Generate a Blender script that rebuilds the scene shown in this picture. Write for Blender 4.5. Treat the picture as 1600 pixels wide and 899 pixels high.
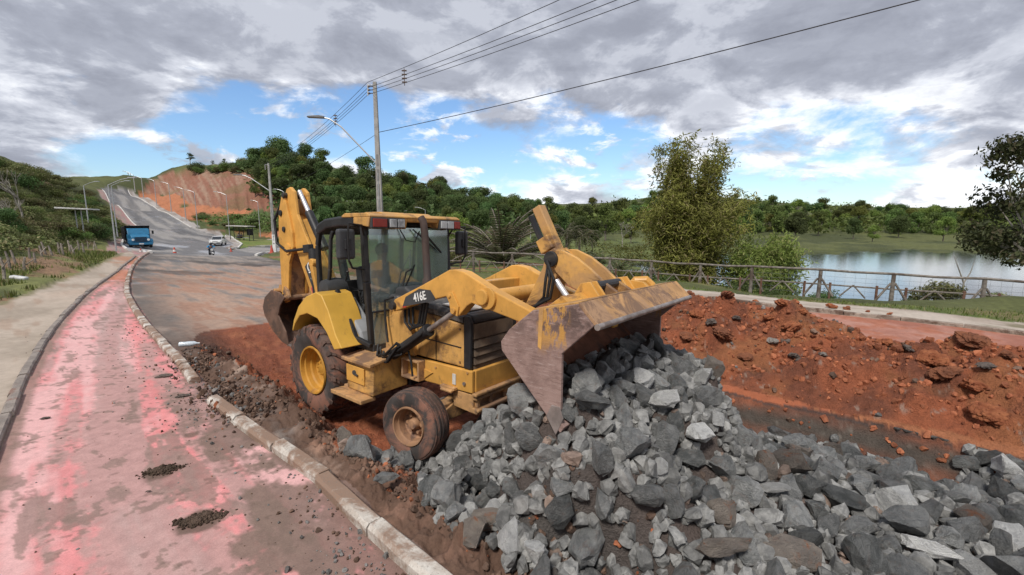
import bpy, bmesh, math, random
import numpy as np
from mathutils import Vector, Matrix, Euler
SC = bpy.context.scene
for o in list(bpy.data.objects):
    bpy.data.objects.remove(o)
COL = SC.collection
R = math.radians
rnd = random.Random(7)
# ------------------------------------------------------------------ camera
H = 2.4                      # camera height above the cycle path
FPX = 700.0                  # focal length in pixels of a 1600 px wide frame
PITCH = math.atan((449.5 - 348.0) / FPX)
cam_d = bpy.data.cameras.new('camera')
cam = bpy.data.objects.new('camera', cam_d)
COL.objects.link(cam)
cam.location = (0, 0, H)
cam.rotation_euler = (math.pi / 2 - PITCH, 0, 0)
cam_d.sensor_width = 36
cam_d.lens = FPX / 1600 * 36
cam_d.clip_start = 0.05
cam_d.clip_end = 3000
SC.camera = cam
SC.render.engine = 'CYCLES'
SC.view_settings.view_transform = 'Standard'
SC.view_settings.look = 'None'
SC.view_settings.gamma = 1
SC.view_settings.exposure = 1.2
# ------------------------------------------------------------------ sun
SUN_AZ, SUN_EL = R(205), R(52)          # behind the camera, a little to the left
sd = bpy.data.lights.new('sun', 'SUN')
sd.energy = 1.5
sd.angle = R(10)
sd.color = (1.0, 0.95, 0.88)
sun = bpy.data.objects.new('sun', sd)
COL.objects.link(sun)
sv = Vector((math.sin(SUN_AZ) * math.cos(SUN_EL), math.cos(SUN_AZ) * math.cos(SUN_EL), math.sin(SUN_EL)))
sun.rotation_euler = sv.to_track_quat('Z', 'Y').to_euler()
sun.location = (0, 0, 60)

# ------------------------------------------------------------------ world: clear sky seen through broken cloud
def pix_ray(u, v):
    a = (u - 800.0) / FPX
    b = -(v - 449.5) / FPX
    c, s = math.cos(PITCH), math.sin(PITCH)
    return np.array([a, c + b * s, -s + b * c])

W = bpy.data.worlds.new('World')
SC.world = W
W.use_nodes = True
nt = W.node_tree
nt.nodes.clear()
class NT:
    """tiny node-tree writer"""
    def __init__(self, tree):
        self.t = tree
    def n(self, typ, ins=None, **kw):
        nd = self.t.nodes.new(typ)
        for k, v in kw.items():
            setattr(nd, k, v)
        for k, v in (ins or {}).items():
            sk = nd.inputs[k]
            if isinstance(v, bpy.types.NodeSocket):
                self.t.links.new(v, sk)
            else:
                sk.default_value = v
        return nd
    def math(self, op, a, b=0.0, c=0.0, clamp=False):
        nd = self.n('ShaderNodeMath', {0: a, 1: b, 2: c}, operation=op)
        nd.use_clamp = clamp
        return nd.outputs[0]
    def vmath(self, op, a, b=(0, 0, 0)):
        return self.n('ShaderNodeVectorMath', {0: a, 1: b}, operation=op)
    def mix(self, f, a, b, blend='MIX'):
        nd = self.n('ShaderNodeMix', data_type='RGBA', blend_type=blend)
        for idx, v in ((0, f), (6, a), (7, b)):
            if isinstance(v, bpy.types.NodeSocket):
                self.t.links.new(v, nd.inputs[idx])
            else:
                if idx and len(v) == 3:
                    v = (*v, 1)
                nd.inputs[idx].default_value = v
        return nd.outputs[2]
    def ramp(self, f, stops):
        nd = self.n('ShaderNodeValToRGB', {0: f})
        el = nd.color_ramp.elements
        while len(el) < len(stops):
            el.new(0.5)
        for e, (p, c) in zip(el, stops):
            e.position = p
            e.color = (*c, 1) if len(c) == 3 else c
        return nd.outputs[0]
    def sstep(self, x, lo, hi):
        nd = self.n('ShaderNodeMapRange', {0: x, 1: lo, 2: hi, 3: 0.0, 4: 1.0}, interpolation_type='SMOOTHSTEP')
        return nd.outputs[0]
    def noise(self, vec, scale, detail=6.0, rough=0.55, dist=0.0):
        nd = self.n('ShaderNodeTexNoise', {'Vector': vec, 'Scale': scale, 'Detail': detail, 'Roughness': rough, 'Distortion': dist})
        return nd.outputs[0]

w = NT(nt)
sky = w.n('ShaderNodeTexSky', sky_type='NISHITA')
sky.sun_disc = False
sky.sun_elevation = SUN_EL
sky.sun_rotation = SUN_AZ
sky.air_density = 1.1
sky.dust_density = 0.4
sky.ozone_density = 2.0
gen = w.n('ShaderNodeTexCoord').outputs['Generated']
sx = w.n('ShaderNodeSeparateXYZ', {0: gen})
zc = w.math('MAXIMUM', sx.outputs[2], 0.0)
den = w.math('ADD', zc, 0.30)
comb = w.n('ShaderNodeCombineXYZ', {0: w.math('DIVIDE', sx.outputs[0], den), 1: w.math('DIVIDE', sx.outputs[1], den), 2: 0.0}).outputs[0]
low = w.vmath('MULTIPLY', gen, (1.0, 1.0, 2.3)).outputs[0]
n_big = w.noise(comb, 1.5, 9.0, 0.60, 0.3)
n_low = w.noise(low, 8.5, 10.0, 0.62, 0.25)
low_up = w.vmath('ADD', low, (0.0, 0.0, 0.045)).outputs[0]
n_low_up = w.noise(low_up, 8.5, 7.0, 0.6, 0.25)
n_tone = w.noise(comb, 2.8, 8.0, 0.60, 0.4)
def patch(u, v, rad):
    d = pix_ray(u, v)
    d = d / np.linalg.norm(d)
    dp = w.vmath('DOT_PRODUCT', gen, tuple(d)).outputs['Value']
    return w.sstep(dp, math.cos(R(rad)), math.cos(R(rad * 0.15)))
gaps = None
for u, v, rad, k in ((330, 165, 6, .20), (440, 200, 7, .26), (390, 250, 6, .18), (230, 258, 5, .16), (300, 265, 6, .22), (640, 205, 8, .28), (545, 180, 7, .26), (740, 190, 7, .20),
                     (160, 275, 5, .14), (700, 262, 7, .24), (880, 205, 9, .20), (760, 285, 7, .2), (980, 240, 8, .16), (1250, 300, 14, .16)):
    p_ = w.math('MULTIPLY', patch(u, v, rad), k)
    gaps = p_ if gaps is None else w.math('ADD', gaps, p_)
gaps = w.math('MINIMUM', gaps, 0.40)
elev = sx.outputs[2]
mixn = w.math('ADD', w.math('MULTIPLY', n_big, 0.34), w.math('MULTIPLY', n_low, 0.66))
cov = w.math('ADD', w.math('SUBTRACT', mixn, gaps), w.math('MULTIPLY', w.sstep(elev, 0.14, 0.34), 0.22))
cover = w.sstep(cov, 0.27, 0.46)
thick = w.sstep(cov, 0.36, 0.66)
lit = w.math('ADD', w.math('MULTIPLY', w.math('SUBTRACT', n_low, n_low_up), 5.0), 0.5, clamp=True)
bright = w.math('ADD', w.math('MULTIPLY', lit, 0.42), w.math('MULTIPLY', w.sstep(n_tone, 0.37, 0.63), 0.92), clamp=True)
bright = w.math('MULTIPLY', bright, w.math('SUBTRACT', 1.0, w.math('MULTIPLY', thick, 0.46)))
bright = w.math('ADD', bright, w.math('MULTIPLY', w.math('SUBTRACT', 1.0, w.sstep(elev, 0.05, 0.26)), w.math('ADD', w.math('MULTIPLY', w.sstep(sx.outputs[0], -0.50, 0.15), 0.34), -0.04)), clamp=True)
cloud = w.ramp(bright, [(0.0, (0.150, 0.160, 0.192)), (0.35, (0.195, 0.207, 0.243)), (0.7, (0.315, 0.328, 0.365)), (1.0, (0.49, 0.50, 0.515))])
skyc = w.mix(1.0, sky.outputs[0], (0.050, 0.059, 0.070), 'MULTIPLY')
puff = w.math('MULTIPLY', w.sstep(n_low, 0.50, 0.62), w.math('SUBTRACT', 1.0, w.sstep(elev, 0.16, 0.30)))
cover = w.math('MAXIMUM', cover, w.math('MULTIPLY', puff, 0.92))
final = w.mix(cover, skyc, cloud)
bg = w.n('ShaderNodeBackground', {'Color': final, 'Strength': 1.0})
w.n('ShaderNodeOutputWorld', {0: bg.outputs[0]})

# ------------------------------------------------------------------ numpy noise
def vnoise(x, y, seed=0):
    xi = np.floor(x).astype(np.int64); yi = np.floor(y).astype(np.int64)
    fx = x - xi; fy = y - yi
    fx = fx * fx * (3 - 2 * fx); fy = fy * fy * (3 - 2 * fy)
    def h(a, b):
        k = (a * 374761393 + b * 668265263 + seed * 974711) & 0x7fffffff
        k = ((k ^ (k >> 13)) * 1274126177) & 0x7fffffff
        k = k ^ (k >> 16)
        return (k & 0xffff) / 65535.0
    return (h(xi, yi) * (1 - fx) + h(xi + 1, yi) * fx) * (1 - fy) + (h(xi, yi + 1) * (1 - fx) + h(xi + 1, yi + 1) * fx) * fy
def fbm(x, y, oct=4, seed=0, gain=0.5):
    x = np.asarray(x, float); y = np.asarray(y, float)
    s = 0; a = 1; tot = 0
    for i in range(oct):
        s = s + a * vnoise(x, y, seed + i * 17)
        tot += a; a *= gain
        x = x * 2.03 + 11.3; y = y * 2.03 + 5.7
    return s / tot
def sst(x, a, b):
    t = np.clip((x - a) / (b - a), 0, 1)
    return t * t * (3 - 2 * t)
def lerp(a, b, f):
    return a + (b - a) * f
# ------------------------------------------------------------------ terrain heights
def gp(u, v, Y):
    """ground point: the pixel's ray at depth Y metres along the optical axis"""
    r = pix_ray(u, v) * Y
    return (r[0], r[1], H + r[2])
CP = [(0, 1.5, 0), (-.4, 2.8, 0), (-3, 5, 0), (-6, 8, 0), (-12.8, 15, 0), (-6, 5, 0), (-9, 8, 0), (-15, 16, 0), (-15.9, 13.2, .05),
      (-5, 1.5, 0), (-10, 2, .1), (0, -3, 0), (-8, -6, 0), (8, -6, 0), (18, -4, -.1), (-20, -4, .5),
      (3, 3, 0), (5, 5, 0), (4, 9, -.03), (8.7, 8, -.06), (8, 3, -.03), (11, 10, -.1), (14.5, 12.5, -.15), (16, 5, -.15), (14, 15, -.22), (18.0, 15.5, -.28),
      (6, 14, -.08), (9, 17, -.2), (-7, 23.5, -.5), (-2, 15, -.1), (-3, 24, -.42), (3, 23, -.4), (8, 20, -.3), (-18.7, 22, -.12), (-21.5, 22.5, .1), (-10, 32, -.8),
      (-25, 24, .7), (-24, 14, 1.2), (-34, 26, 2.6), (-34, 10, 4), (-40, -5, 6),
      gp(235, 395, 40), gp(218, 385.5, 56), gp(331, 404, 48), gp(430, 395.5, 48), gp(359, 370, 93), gp(340, 381, 73), gp(182, 393, 48), gp(150, 393, 46),
      gp(309, 356.5, 110), gp(291, 346, 120), gp(268, 332, 138), gp(245, 322, 157), gp(211, 308, 185), gp(200, 296, 230), gp(158, 296, 230), gp(187, 324, 150), gp(213, 353, 108),
      gp(150, 308, 268), gp(190, 306, 272), gp(222, 304, 268), gp(110, 308, 235), gp(245, 300, 310), gp(180, 305, 330), gp(90, 300, 330), gp(250, 305, 330),
      gp(407, 369, 112), gp(452, 372, 100), gp(455, 390, 62), gp(400, 377, 82), gp(450, 378, 84),
      # left scrub hill
      gp(0, 390, 32), gp(70, 385, 42), gp(0, 330, 48), gp(80, 340, 62), gp(130, 350, 75), gp(150, 322, 112), gp(-300, 300, 40), gp(-300, 180, 90), gp(-150, 240, 70),
      gp(0, 262, 72), gp(60, 276, 96), gp(105, 286, 118), gp(140, 300, 152), gp(20, 270, 160),
      # cut slope and the bank below it
      gp(228, 300, 200), gp(262, 306, 185), gp(300, 321, 152), gp(360, 331, 134), gp(420, 334, 126), gp(238, 282, 216), gp(250, 275, 220), gp(264, 270, 226), gp(282, 267, 224), gp(300, 266, 222), gp(350, 263, 212), gp(388, 267, 196),
      gp(425, 288, 158), gp(445, 320, 135), gp(470, 330, 130), gp(330, 345, 125), gp(300, 262, 240), gp(370, 258, 240),
      # wooded hill
      gp(420, 268, 185), gp(520, 288, 170), gp(600, 302, 165), gp(700, 325, 165), gp(780, 340, 170), gp(500, 340, 115), gp(600, 352, 112), gp(700, 360, 105), gp(800, 362, 110),
      gp(450, 250, 240), gp(600, 285, 250), gp(720, 310, 260), gp(830, 333, 330), gp(830, 345, 170),
      (-15, 50, -1.0), (0, 45, -1.3), (-25, 75, -1.1), (0, 75, -1.4), (5, 34, -1.0), (-5, 34, -.9),
      # lake bed and the far banks
      (9, 27, -2.0), (14, 24, -2.4), (20, 20.5, -2.6), (27, 21, -3.4), (18, 32, -3.6), (35, 30, -3.8), (60, 40, -3.8), (40, 50, -3.8), (25, 50, -3.6), (60, 62, -3.6), (33, 14, -1.8), (50, 10, -2), (16, 46, -3.0), (18, 60, -2.4),
      (30, 84, -1.9), (60, 86, -2.0), (95, 84, -2.0), (10, 90, -1.3), (110, 50, -2), (90, 20, -1.5), (60, 0, -.5),
      gp(900, 345, 200), gp(960, 322, 260), gp(1060, 312, 270), gp(1200, 322, 290), gp(1300, 330, 300), gp(1450, 335, 300), gp(1650, 335, 280), gp(1900, 330, 260), gp(900, 362, 130), gp(1000, 360, 150), gp(1200, 366, 150), gp(1400, 372, 150),
      gp(1060, 305, 420), gp(900, 325, 420), gp(1300, 322, 420), gp(600, 290, 420), gp(300, 310, 420), gp(1700, 325, 420)]
CP = np.array(CP)
def lp(x, y):
    r = np.hypot(x, y + 4.0)
    return np.arctan2(x, y + 4.0) * 1.6, np.log(np.maximum(r, 0.5))
ca, cr = lp(CP[:, 0], CP[:, 1])
CE = 0.09
def _k(a, r, b, q):
    return np.sqrt((a[:, None] - b[None]) ** 2 + (r[:, None] - q[None]) ** 2 + CE * CE)
CW = np.linalg.solve(_k(ca, cr, ca, cr) + np.eye(len(CP)) * 1e-4, CP[:, 2])
def base_h(x, y):
    x = np.asarray(x, float); y = np.asarray(y, float)
    sh = x.shape
    a, r = lp(x.ravel(), y.ravel())
    out = np.empty(a.shape)
    for i in range(0, len(a), 40000):
        out[i:i + 40000] = _k(a[i:i + 40000], r[i:i + 40000], ca, cr) @ CW
    return out.reshape(sh)
# road frame: s along the road away from the camera, t across it to the right
E1 = np.array([-.731, .682]); EN = np.array([.682, .731])
def st(x, y):
    return x * E1[0] + y * E1[1], x * EN[0] + y * EN[1]
def xy(s, t):
    return E1[0] * s + EN[0] * t, E1[1] * s + EN[1] * t
# machine frame
MROT = Euler((R(-1.6), R(-.2), R(-38.2)), 'XYZ').to_matrix()
MO = Vector((-2.26, 7.0, -.40))
def mloc(x, y, z=0.0):
    return MO + MROT @ Vector((x, y, z))

def pit_depth(s, t):
    wob = (fbm(s * .9, t * .9, 3, 5) - .5) * .5
    wobr = (fbm(s * 1.3, t * .3, 3, 9) - .5) * .35
    a = sst(t, 1.95 + wob * .5, 2.75 + wob * .5)              # left flank
    b = 1 - sst(t, 6.12 + wobr, 6.82 + wobr)                    # steep right wall
    c = 1 - sst(s, 8.6 + wob, 12.6 + wob)                        # ramp the machine drove down
    d = sst(s, -5.2, -4.0)
    return a * b * c * d * .47
def mound_h(s, t):
    w1 = (fbm(s * .8, t * .8, 3, 21) - .5)
    ridge = 8.45 + .35 * np.sin(s * .5)
    prof = np.exp(-(np.abs(t - ridge) / np.where(t < ridge, 1.35, 1.15)) ** 2)
    along = .44 + .46 * sst(s, -1.0, 3.0) * (1 - sst(s, 7.0, 11.0)) + .30 * np.exp(-((s + 1.2) / 1.2) ** 2)
    along = along * (1 - sst(s, 9.5, 12.5)) * sst(s, -6.5, -4.5)
    hgt = prof * along * (1 + w1 * .7)
    keep = sst(t, 6.45, 7.2)
    rough = ((fbm(s * 3, t * 3, 5, 31, .62) - .5) * .30 + np.maximum(fbm(s * 1.9 + 7, t * 1.9, 2, 33) - .56, 0) * .9) * sst(hgt, .02, .2)
    rough = rough + (fbm(s * 10, t * 10, 3, 35, .6) - .5) * .07 * sst(hgt, .0, .1)
    return (hgt + rough) * keep
def berm_h(s, t):          # loose soil pushed against the kerb
    p = np.exp(-((t - 2.25) / .33) ** 2) * (.05 + .10 * np.exp(-((s - 7.3) / 1.6) ** 2) + .05 * np.exp(-((s - 1.5) / 1.5) ** 2)) * (1 - sst(s, 9.5, 11)) * sst(s, -5, -3)
    return p * (.5 + fbm(s * 3.2, t * 3.2, 4, 41))
HP = [(600, 778, -.45), (655, 716, -.45), (690, 700, -.27), (700, 765, -.1), (750, 705, 0), (800, 655, .08), (850, 690, .36), (880, 672, .50), (925, 650, .64), (960, 600, .95), (1010, 560, 1.02), (1040, 540, .95),
      (1065, 580, .72), (1100, 605, .55), (1135, 652, .26), (1200, 686, .06), (1300, 706, -.04), (1400, 732, -.14), (1480, 762, -.30), (1570, 745, -.12), (690, 845, -.22), (735, 899, -.10), (800, 800, .16), (900, 760, .40), (1000, 720, .48),
      (1100, 715, .40), (1200, 760, .24), (1350, 790, .12), (1500, 810, .06), (1640, 800, .02), (900, 890, .18), (1050, 890, .16), (1250, 890, .14), (1450, 890, .10), (1640, 890, .08), (800, 1000, 0), (1300, 1050, .1)]
_q = []
for u, v, z in HP:
    r_ = pix_ray(u, v); k_ = (z - H) / r_[2]; _q.append((r_[0] * k_, r_[1] * k_, z + .45))
for lx, ly, hh in ((4.34, -1.0, 1.22), (4.34, -.75, 1.34), (4.36, -.2, 1.36), (4.36, .45, 1.36), (4.30, .9, 1.2), (4.0, .3, 1.3), (3.5, .6, .70), (3.5, 0, .62), (2.9, .3, .28), (2.4, .5, -.05), (1.9, -.4, -.3), (3.3, 1.6, .2), (4.6, 1.7, .3), (5.3, 1.9, .0), (1.6, 0, -.3), (2.7, -1.4, -.2)):
    p_ = mloc(lx, ly); _q.append((p_.x, p_.y, hh))
for s_, t_, hh in ((3, 1.85, -.3), (1.5, 1.85, -.2), (0, 1.9, -.05), (5, 1.9, -.3), (-2.5, 3, .4), (-4.5, 4, .4), (-3, 6.2, .3), (2.5, 6.7, -.2), (1, 6.7, -.12), (-.4, 6.75, .0), (4, 6.7, -.3), (7, 6, -.4), (8, 3, -.5), (10, 5, -.5)):
    p_ = xy(s_, t_); _q.append((p_[0], p_[1], hh))
_q = np.array(_q)
_d = lambda ax, ay: np.sqrt((ax[:, None] - _q[None, :, 0]) ** 2 + (ay[:, None] - _q[None, :, 1]) ** 2 + .04)
HW = np.linalg.solve(_d(_q[:, 0], _q[:, 1]) + np.eye(len(_q)) * .06, _q[:, 2])
def heap_h(x, y):
    """broken stone tipped in front of the bucket, height above the pit floor"""
    x = np.asarray(x, float); y = np.asarray(y, float); sh = x.shape
    x = x.ravel(); y = y.ravel(); out = np.zeros(len(x))
    s, t = st(x, y); m = (s < 7) & (s > -5) & (t > 1.9) & (t < 6.75)
    if m.any():
        xm, ym = x[m] - MO.x, y[m] - MO.y
        lx = xm * MROT[0][0] + ym * MROT[1][0]; ly = xm * MROT[0][1] + ym * MROT[1][1]
        mouth = 1.50 - .95 * np.maximum(lx - 4.30, 0) - 2.2 * np.maximum(-.92 - ly, 0) - 1.3 * np.maximum(ly - .95, 0) - 1.1 * np.maximum(3.95 - lx, 0)
        out[m] = np.maximum(np.clip(_d(x[m], y[m]) @ HW, 0, 1.22), mouth) * sst(t[m], 1.9, 2.15)
    return out.reshape(sh)
def ground_h(x, y, fine=True):
    x = np.asarray(x, float); y = np.asarray(y, float)
    s, t = st(x, y)
    z = base_h(x, y)
    near = (np.abs(s) < 16) & (t > 1.7) & (t < 12)
    if near.any():
        sn, tn = s[near], t[near]
        pd = pit_depth(sn, tn)
        zz = -pd + mound_h(sn, tn) + berm_h(sn, tn)
        if fine:
            wet = sst(pd, .02, .2)
            edge = np.exp(-((tn - 2.15) / .38) ** 2) * (1 - sst(sn, 9.5, 12))
            zz = zz + (fbm(sn * 5, tn * 5, 4, 51, .6) - .5) * (.03 + .07 * wet + .24 * edge) + (fbm(sn * 15, tn * 15, 3, 52, .6) - .5) * (.04 * wet + .17 * edge)
            rut = sst(pd, .02, .3) + .4 * sst(sn, 8, 10) * (1 - sst(sn, 15, 16)) * sst(tn, 2, 2.6) * (1 - sst(tn, 5.5, 7))
            lug = np.sin((sn + .35 * np.abs((tn - 3.0) % 1.1 - .55)) * 2 * math.pi / .19)
            band = np.exp(-((tn - 2.72) / .28) ** 2) + np.exp(-((tn - 4.45) / .28) ** 2) + .6 * np.exp(-((tn - 3.3) / .16) ** 2)
            zz = zz + .034 * lug * band * rut * (1 - sst(tn, 5.5, 6)) - .045 * band * rut * (1 - sst(tn, 5.5, 6))
        hp = heap_h(x[near], y[near])
        zz = np.where(hp > .05, np.maximum(zz, -.45 + hp - .13), zz)
        z[near] += zz
    return z
def hit(u, v, dmax=600, fn=None):
    """where the ray of a pixel meets the ground"""
    fn = fn or base_h
    r = pix_ray(u, v)
    ts = np.exp(np.linspace(math.log(1.5), math.log(dmax), 900))
    P = r[None] * ts[:, None]
    g = fn(P[:, 0], P[:, 1])
    below = np.nonzero(H + P[:, 2] < g)[0]
    if len(below) == 0:
        i = np.argmin(np.abs(H + P[:, 2] - g)); return np.array([P[i, 0], P[i, 1], g[i]])
    i = below[0]
    if i == 0: return np.array([P[0, 0], P[0, 1], g[0]])
    a0 = H + P[i - 1, 2] - g[i - 1]; a1 = H + P[i, 2] - g[i]
    f = a0 / (a0 - a1)
    q = lerp(P[i - 1], P[i], f)
    return np.array([q[0], q[1], H + q[2]])
def in_poly(x, y, poly):
    res = np.zeros(np.shape(x), bool)
    n = len(poly)
    for i in range(n):
        x0, y0 = poly[i][:2]; x1, y1 = poly[(i + 1) % n][:2]
        c = ((y0 > y) != (y1 > y))
        xi = (x1 - x0) * (y - y0) / ((y1 - y0) if abs(y1 - y0) > 1e-9 else 1e-9) + x0
        res ^= c & (x < xi)
    return res
def dist_poly(x, y, line):
    d = np.full(np.shape(x), 1e9)
    for (x0, y0), (x1, y1) in zip(line[:-1], line[1:]):
        vx, vy = x1 - x0, y1 - y0
        f = np.clip(((x - x0) * vx + (y - y0) * vy) / (vx * vx + vy * vy), 0, 1)
        d = np.minimum(d, np.hypot(x - x0 - f * vx, y - y0 - f * vy))
    return d
def smooth_line(pts, n=6):
    """Catmull-Rom through the points"""
    P = [np.array(p, float) for p in pts]
    out = []
    for i in range(len(P) - 1):
        p0 = P[max(i - 1, 0)]; p1 = P[i]; p2 = P[i + 1]; p3 = P[min(i + 2, len(P) - 1)]
        for k in range(n):
            f = k / n
            out.append(.5 * ((2 * p1) + (-p0 + p2) * f + (2 * p0 - 5 * p1 + 4 * p2 - p3) * f * f + (-p0 + 3 * p1 - 3 * p2 + p3) * f ** 3))
    out.append(P[-1])
    return out
def hits(pxs):
    return [tuple(hit(*p)[:2]) for p in pxs]
# kerb lines (plan)
KR = [(6.3, -3.35)] + hits([(705, 899), (560, 770), (400, 660), (335, 612), (290, 560), (240, 510), (207, 460), (206, 436), (211, 418), (222, 405), (235, 396)])
KR = [tuple(p) for p in smooth_line(KR)]
KL = [(1.2, -3.4), (-2.6, 1.55)] + hits([(-40, 830), (18, 660), (60, 560), (100, 500), (150, 450), (190, 420), (206, 407), (213, 401)])
KL[1] = tuple(np.array(KL[2]) + np.array([.74, -.67]) * 2.6); KL[0] = tuple(np.array(KL[2]) + np.array([.74, -.67]) * 8)
KL = [tuple(p) for p in smooth_line(KL)]
KO = hits([(-260, 560), (-120, 508), (0, 472), (60, 451), (120, 426), (160, 408), (185, 397), (196, 391)])
KO = [(-5.0, -6.0), (-9, -.5)] + KO
KO = [tuple(p) for p in smooth_line(KO)]
P_PATH = KR + KL[::-1]
P_WALK = KL + KO[::-1]
P_ROAD = [(6.3, -3.35)] + KR[1:] + hits([(300, 400), (400, 400)]) + [tuple(xy(36, 13.2)), tuple(xy(20, 12.0)), tuple(xy(8, 11.4)), tuple(xy(0, 11.2)), tuple(xy(-9, 11.0))]
P_FAR_ROAD = hits([(236, 396), (225, 393), (198, 390.5), (190, 384), (193, 375), (205, 367), (213, 353), (187, 324), (160, 297), (158, 293), (197, 293), (200, 297), (211, 308), (240, 323), (267, 337), (299, 356),
                   (318, 363), (340, 368), (356, 376), (366, 382), (352, 387), (362, 390), (400, 386.5), (462, 384), (462, 392), (425, 397), (400, 400), (330, 410), (300, 412)])
P_FAR_ROAD += [KR[-1], KR[-4]]
P_ISLAND = hits([(348, 366), (460, 376), (460, 383), (400, 385.5), (372, 388), (376, 382), (368, 376)])
P_FAR_WALK = hits([(299, 356), (330, 360), (460, 370), (460, 376.5), (348, 366.5), (372, 376), (380, 382), (372, 388), (358, 389), (366, 382), (356, 376), (340, 368), (318, 363)])
P_HILL_WALK = hits([(299, 356), (267, 337), (240, 323), (211, 308), (200, 297), (204, 297), (216, 306), (248, 321), (278, 335), (314, 355)])
P_FAR_LANE = hits([(213, 353), (187, 324), (160, 297), (152, 297), (174, 324), (201, 354), (196, 366), (188, 374), (170, 379), (166, 390), (190, 402), (207, 404), (236, 396), (225, 393), (198, 390.5), (190, 384), (193, 375), (205, 367)])
P_CUT = hits([(222, 297), (236, 283), (250, 275), (264, 270), (300, 265), (350, 263), (388, 267), (425, 288), (442, 312), (420, 331), (360, 328), (300, 319), (262, 305)])
P_BANK = hits([(216, 300), (262, 305), (300, 319), (360, 328), (420, 331), (462, 333), (462, 369), (400, 364), (330, 359), (314, 355), (278, 335), (248, 321), (216, 306)])
# right-hand side strips
KB = [tuple(xy(-9, 14.0))] + hits([(1750, 545), (1600, 524), (1450, 506), (1300, 491), (1200, 480), (1100, 467), (1000, 455), (900, 447)])
KB = [tuple(p) for p in smooth_line(KB)]
KG = [tuple(xy(-9, 17.6))] + hits([(1750, 502), (1600, 488), (1450, 480), (1300, 471), (1200, 463), (1100, 455), (1000, 445), (900, 438)])
KG = [tuple(p) for p in smooth_line(KG)]
KA = [tuple(xy(-9, 11.0)), tuple(xy(0, 11.2)), tuple(xy(8, 11.4)), tuple(xy(14, 11.8))] + [tuple(KB[-1])]
P_RLANE = KA + KB[::-1]
P_RWALK = KB + KG[::-1]
FENCE = [(640, 392, 420, 27.5), (740, 394, 427, 26.2), (800, 396.5, 431, 25.2), (870, 400, 434, 24.3), (953, 405, 437, 23), (1018, 409, 441, 21.8), (1095, 414, 444, 20.4), (1175, 417.5, 448, 19.2), (1282, 422.5, 456, 17.8), (1397, 429.5, 461, 16.7), (1540, 437, 468, 15.8), (1700, 446, 480, 15.2), (1880, 457, 492, 14.8)]
FL = [gp(u, vr, d)[:2] for u, vr, vb, d in FENCE]
P_GRASS = KG + FL[::-1]
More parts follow.
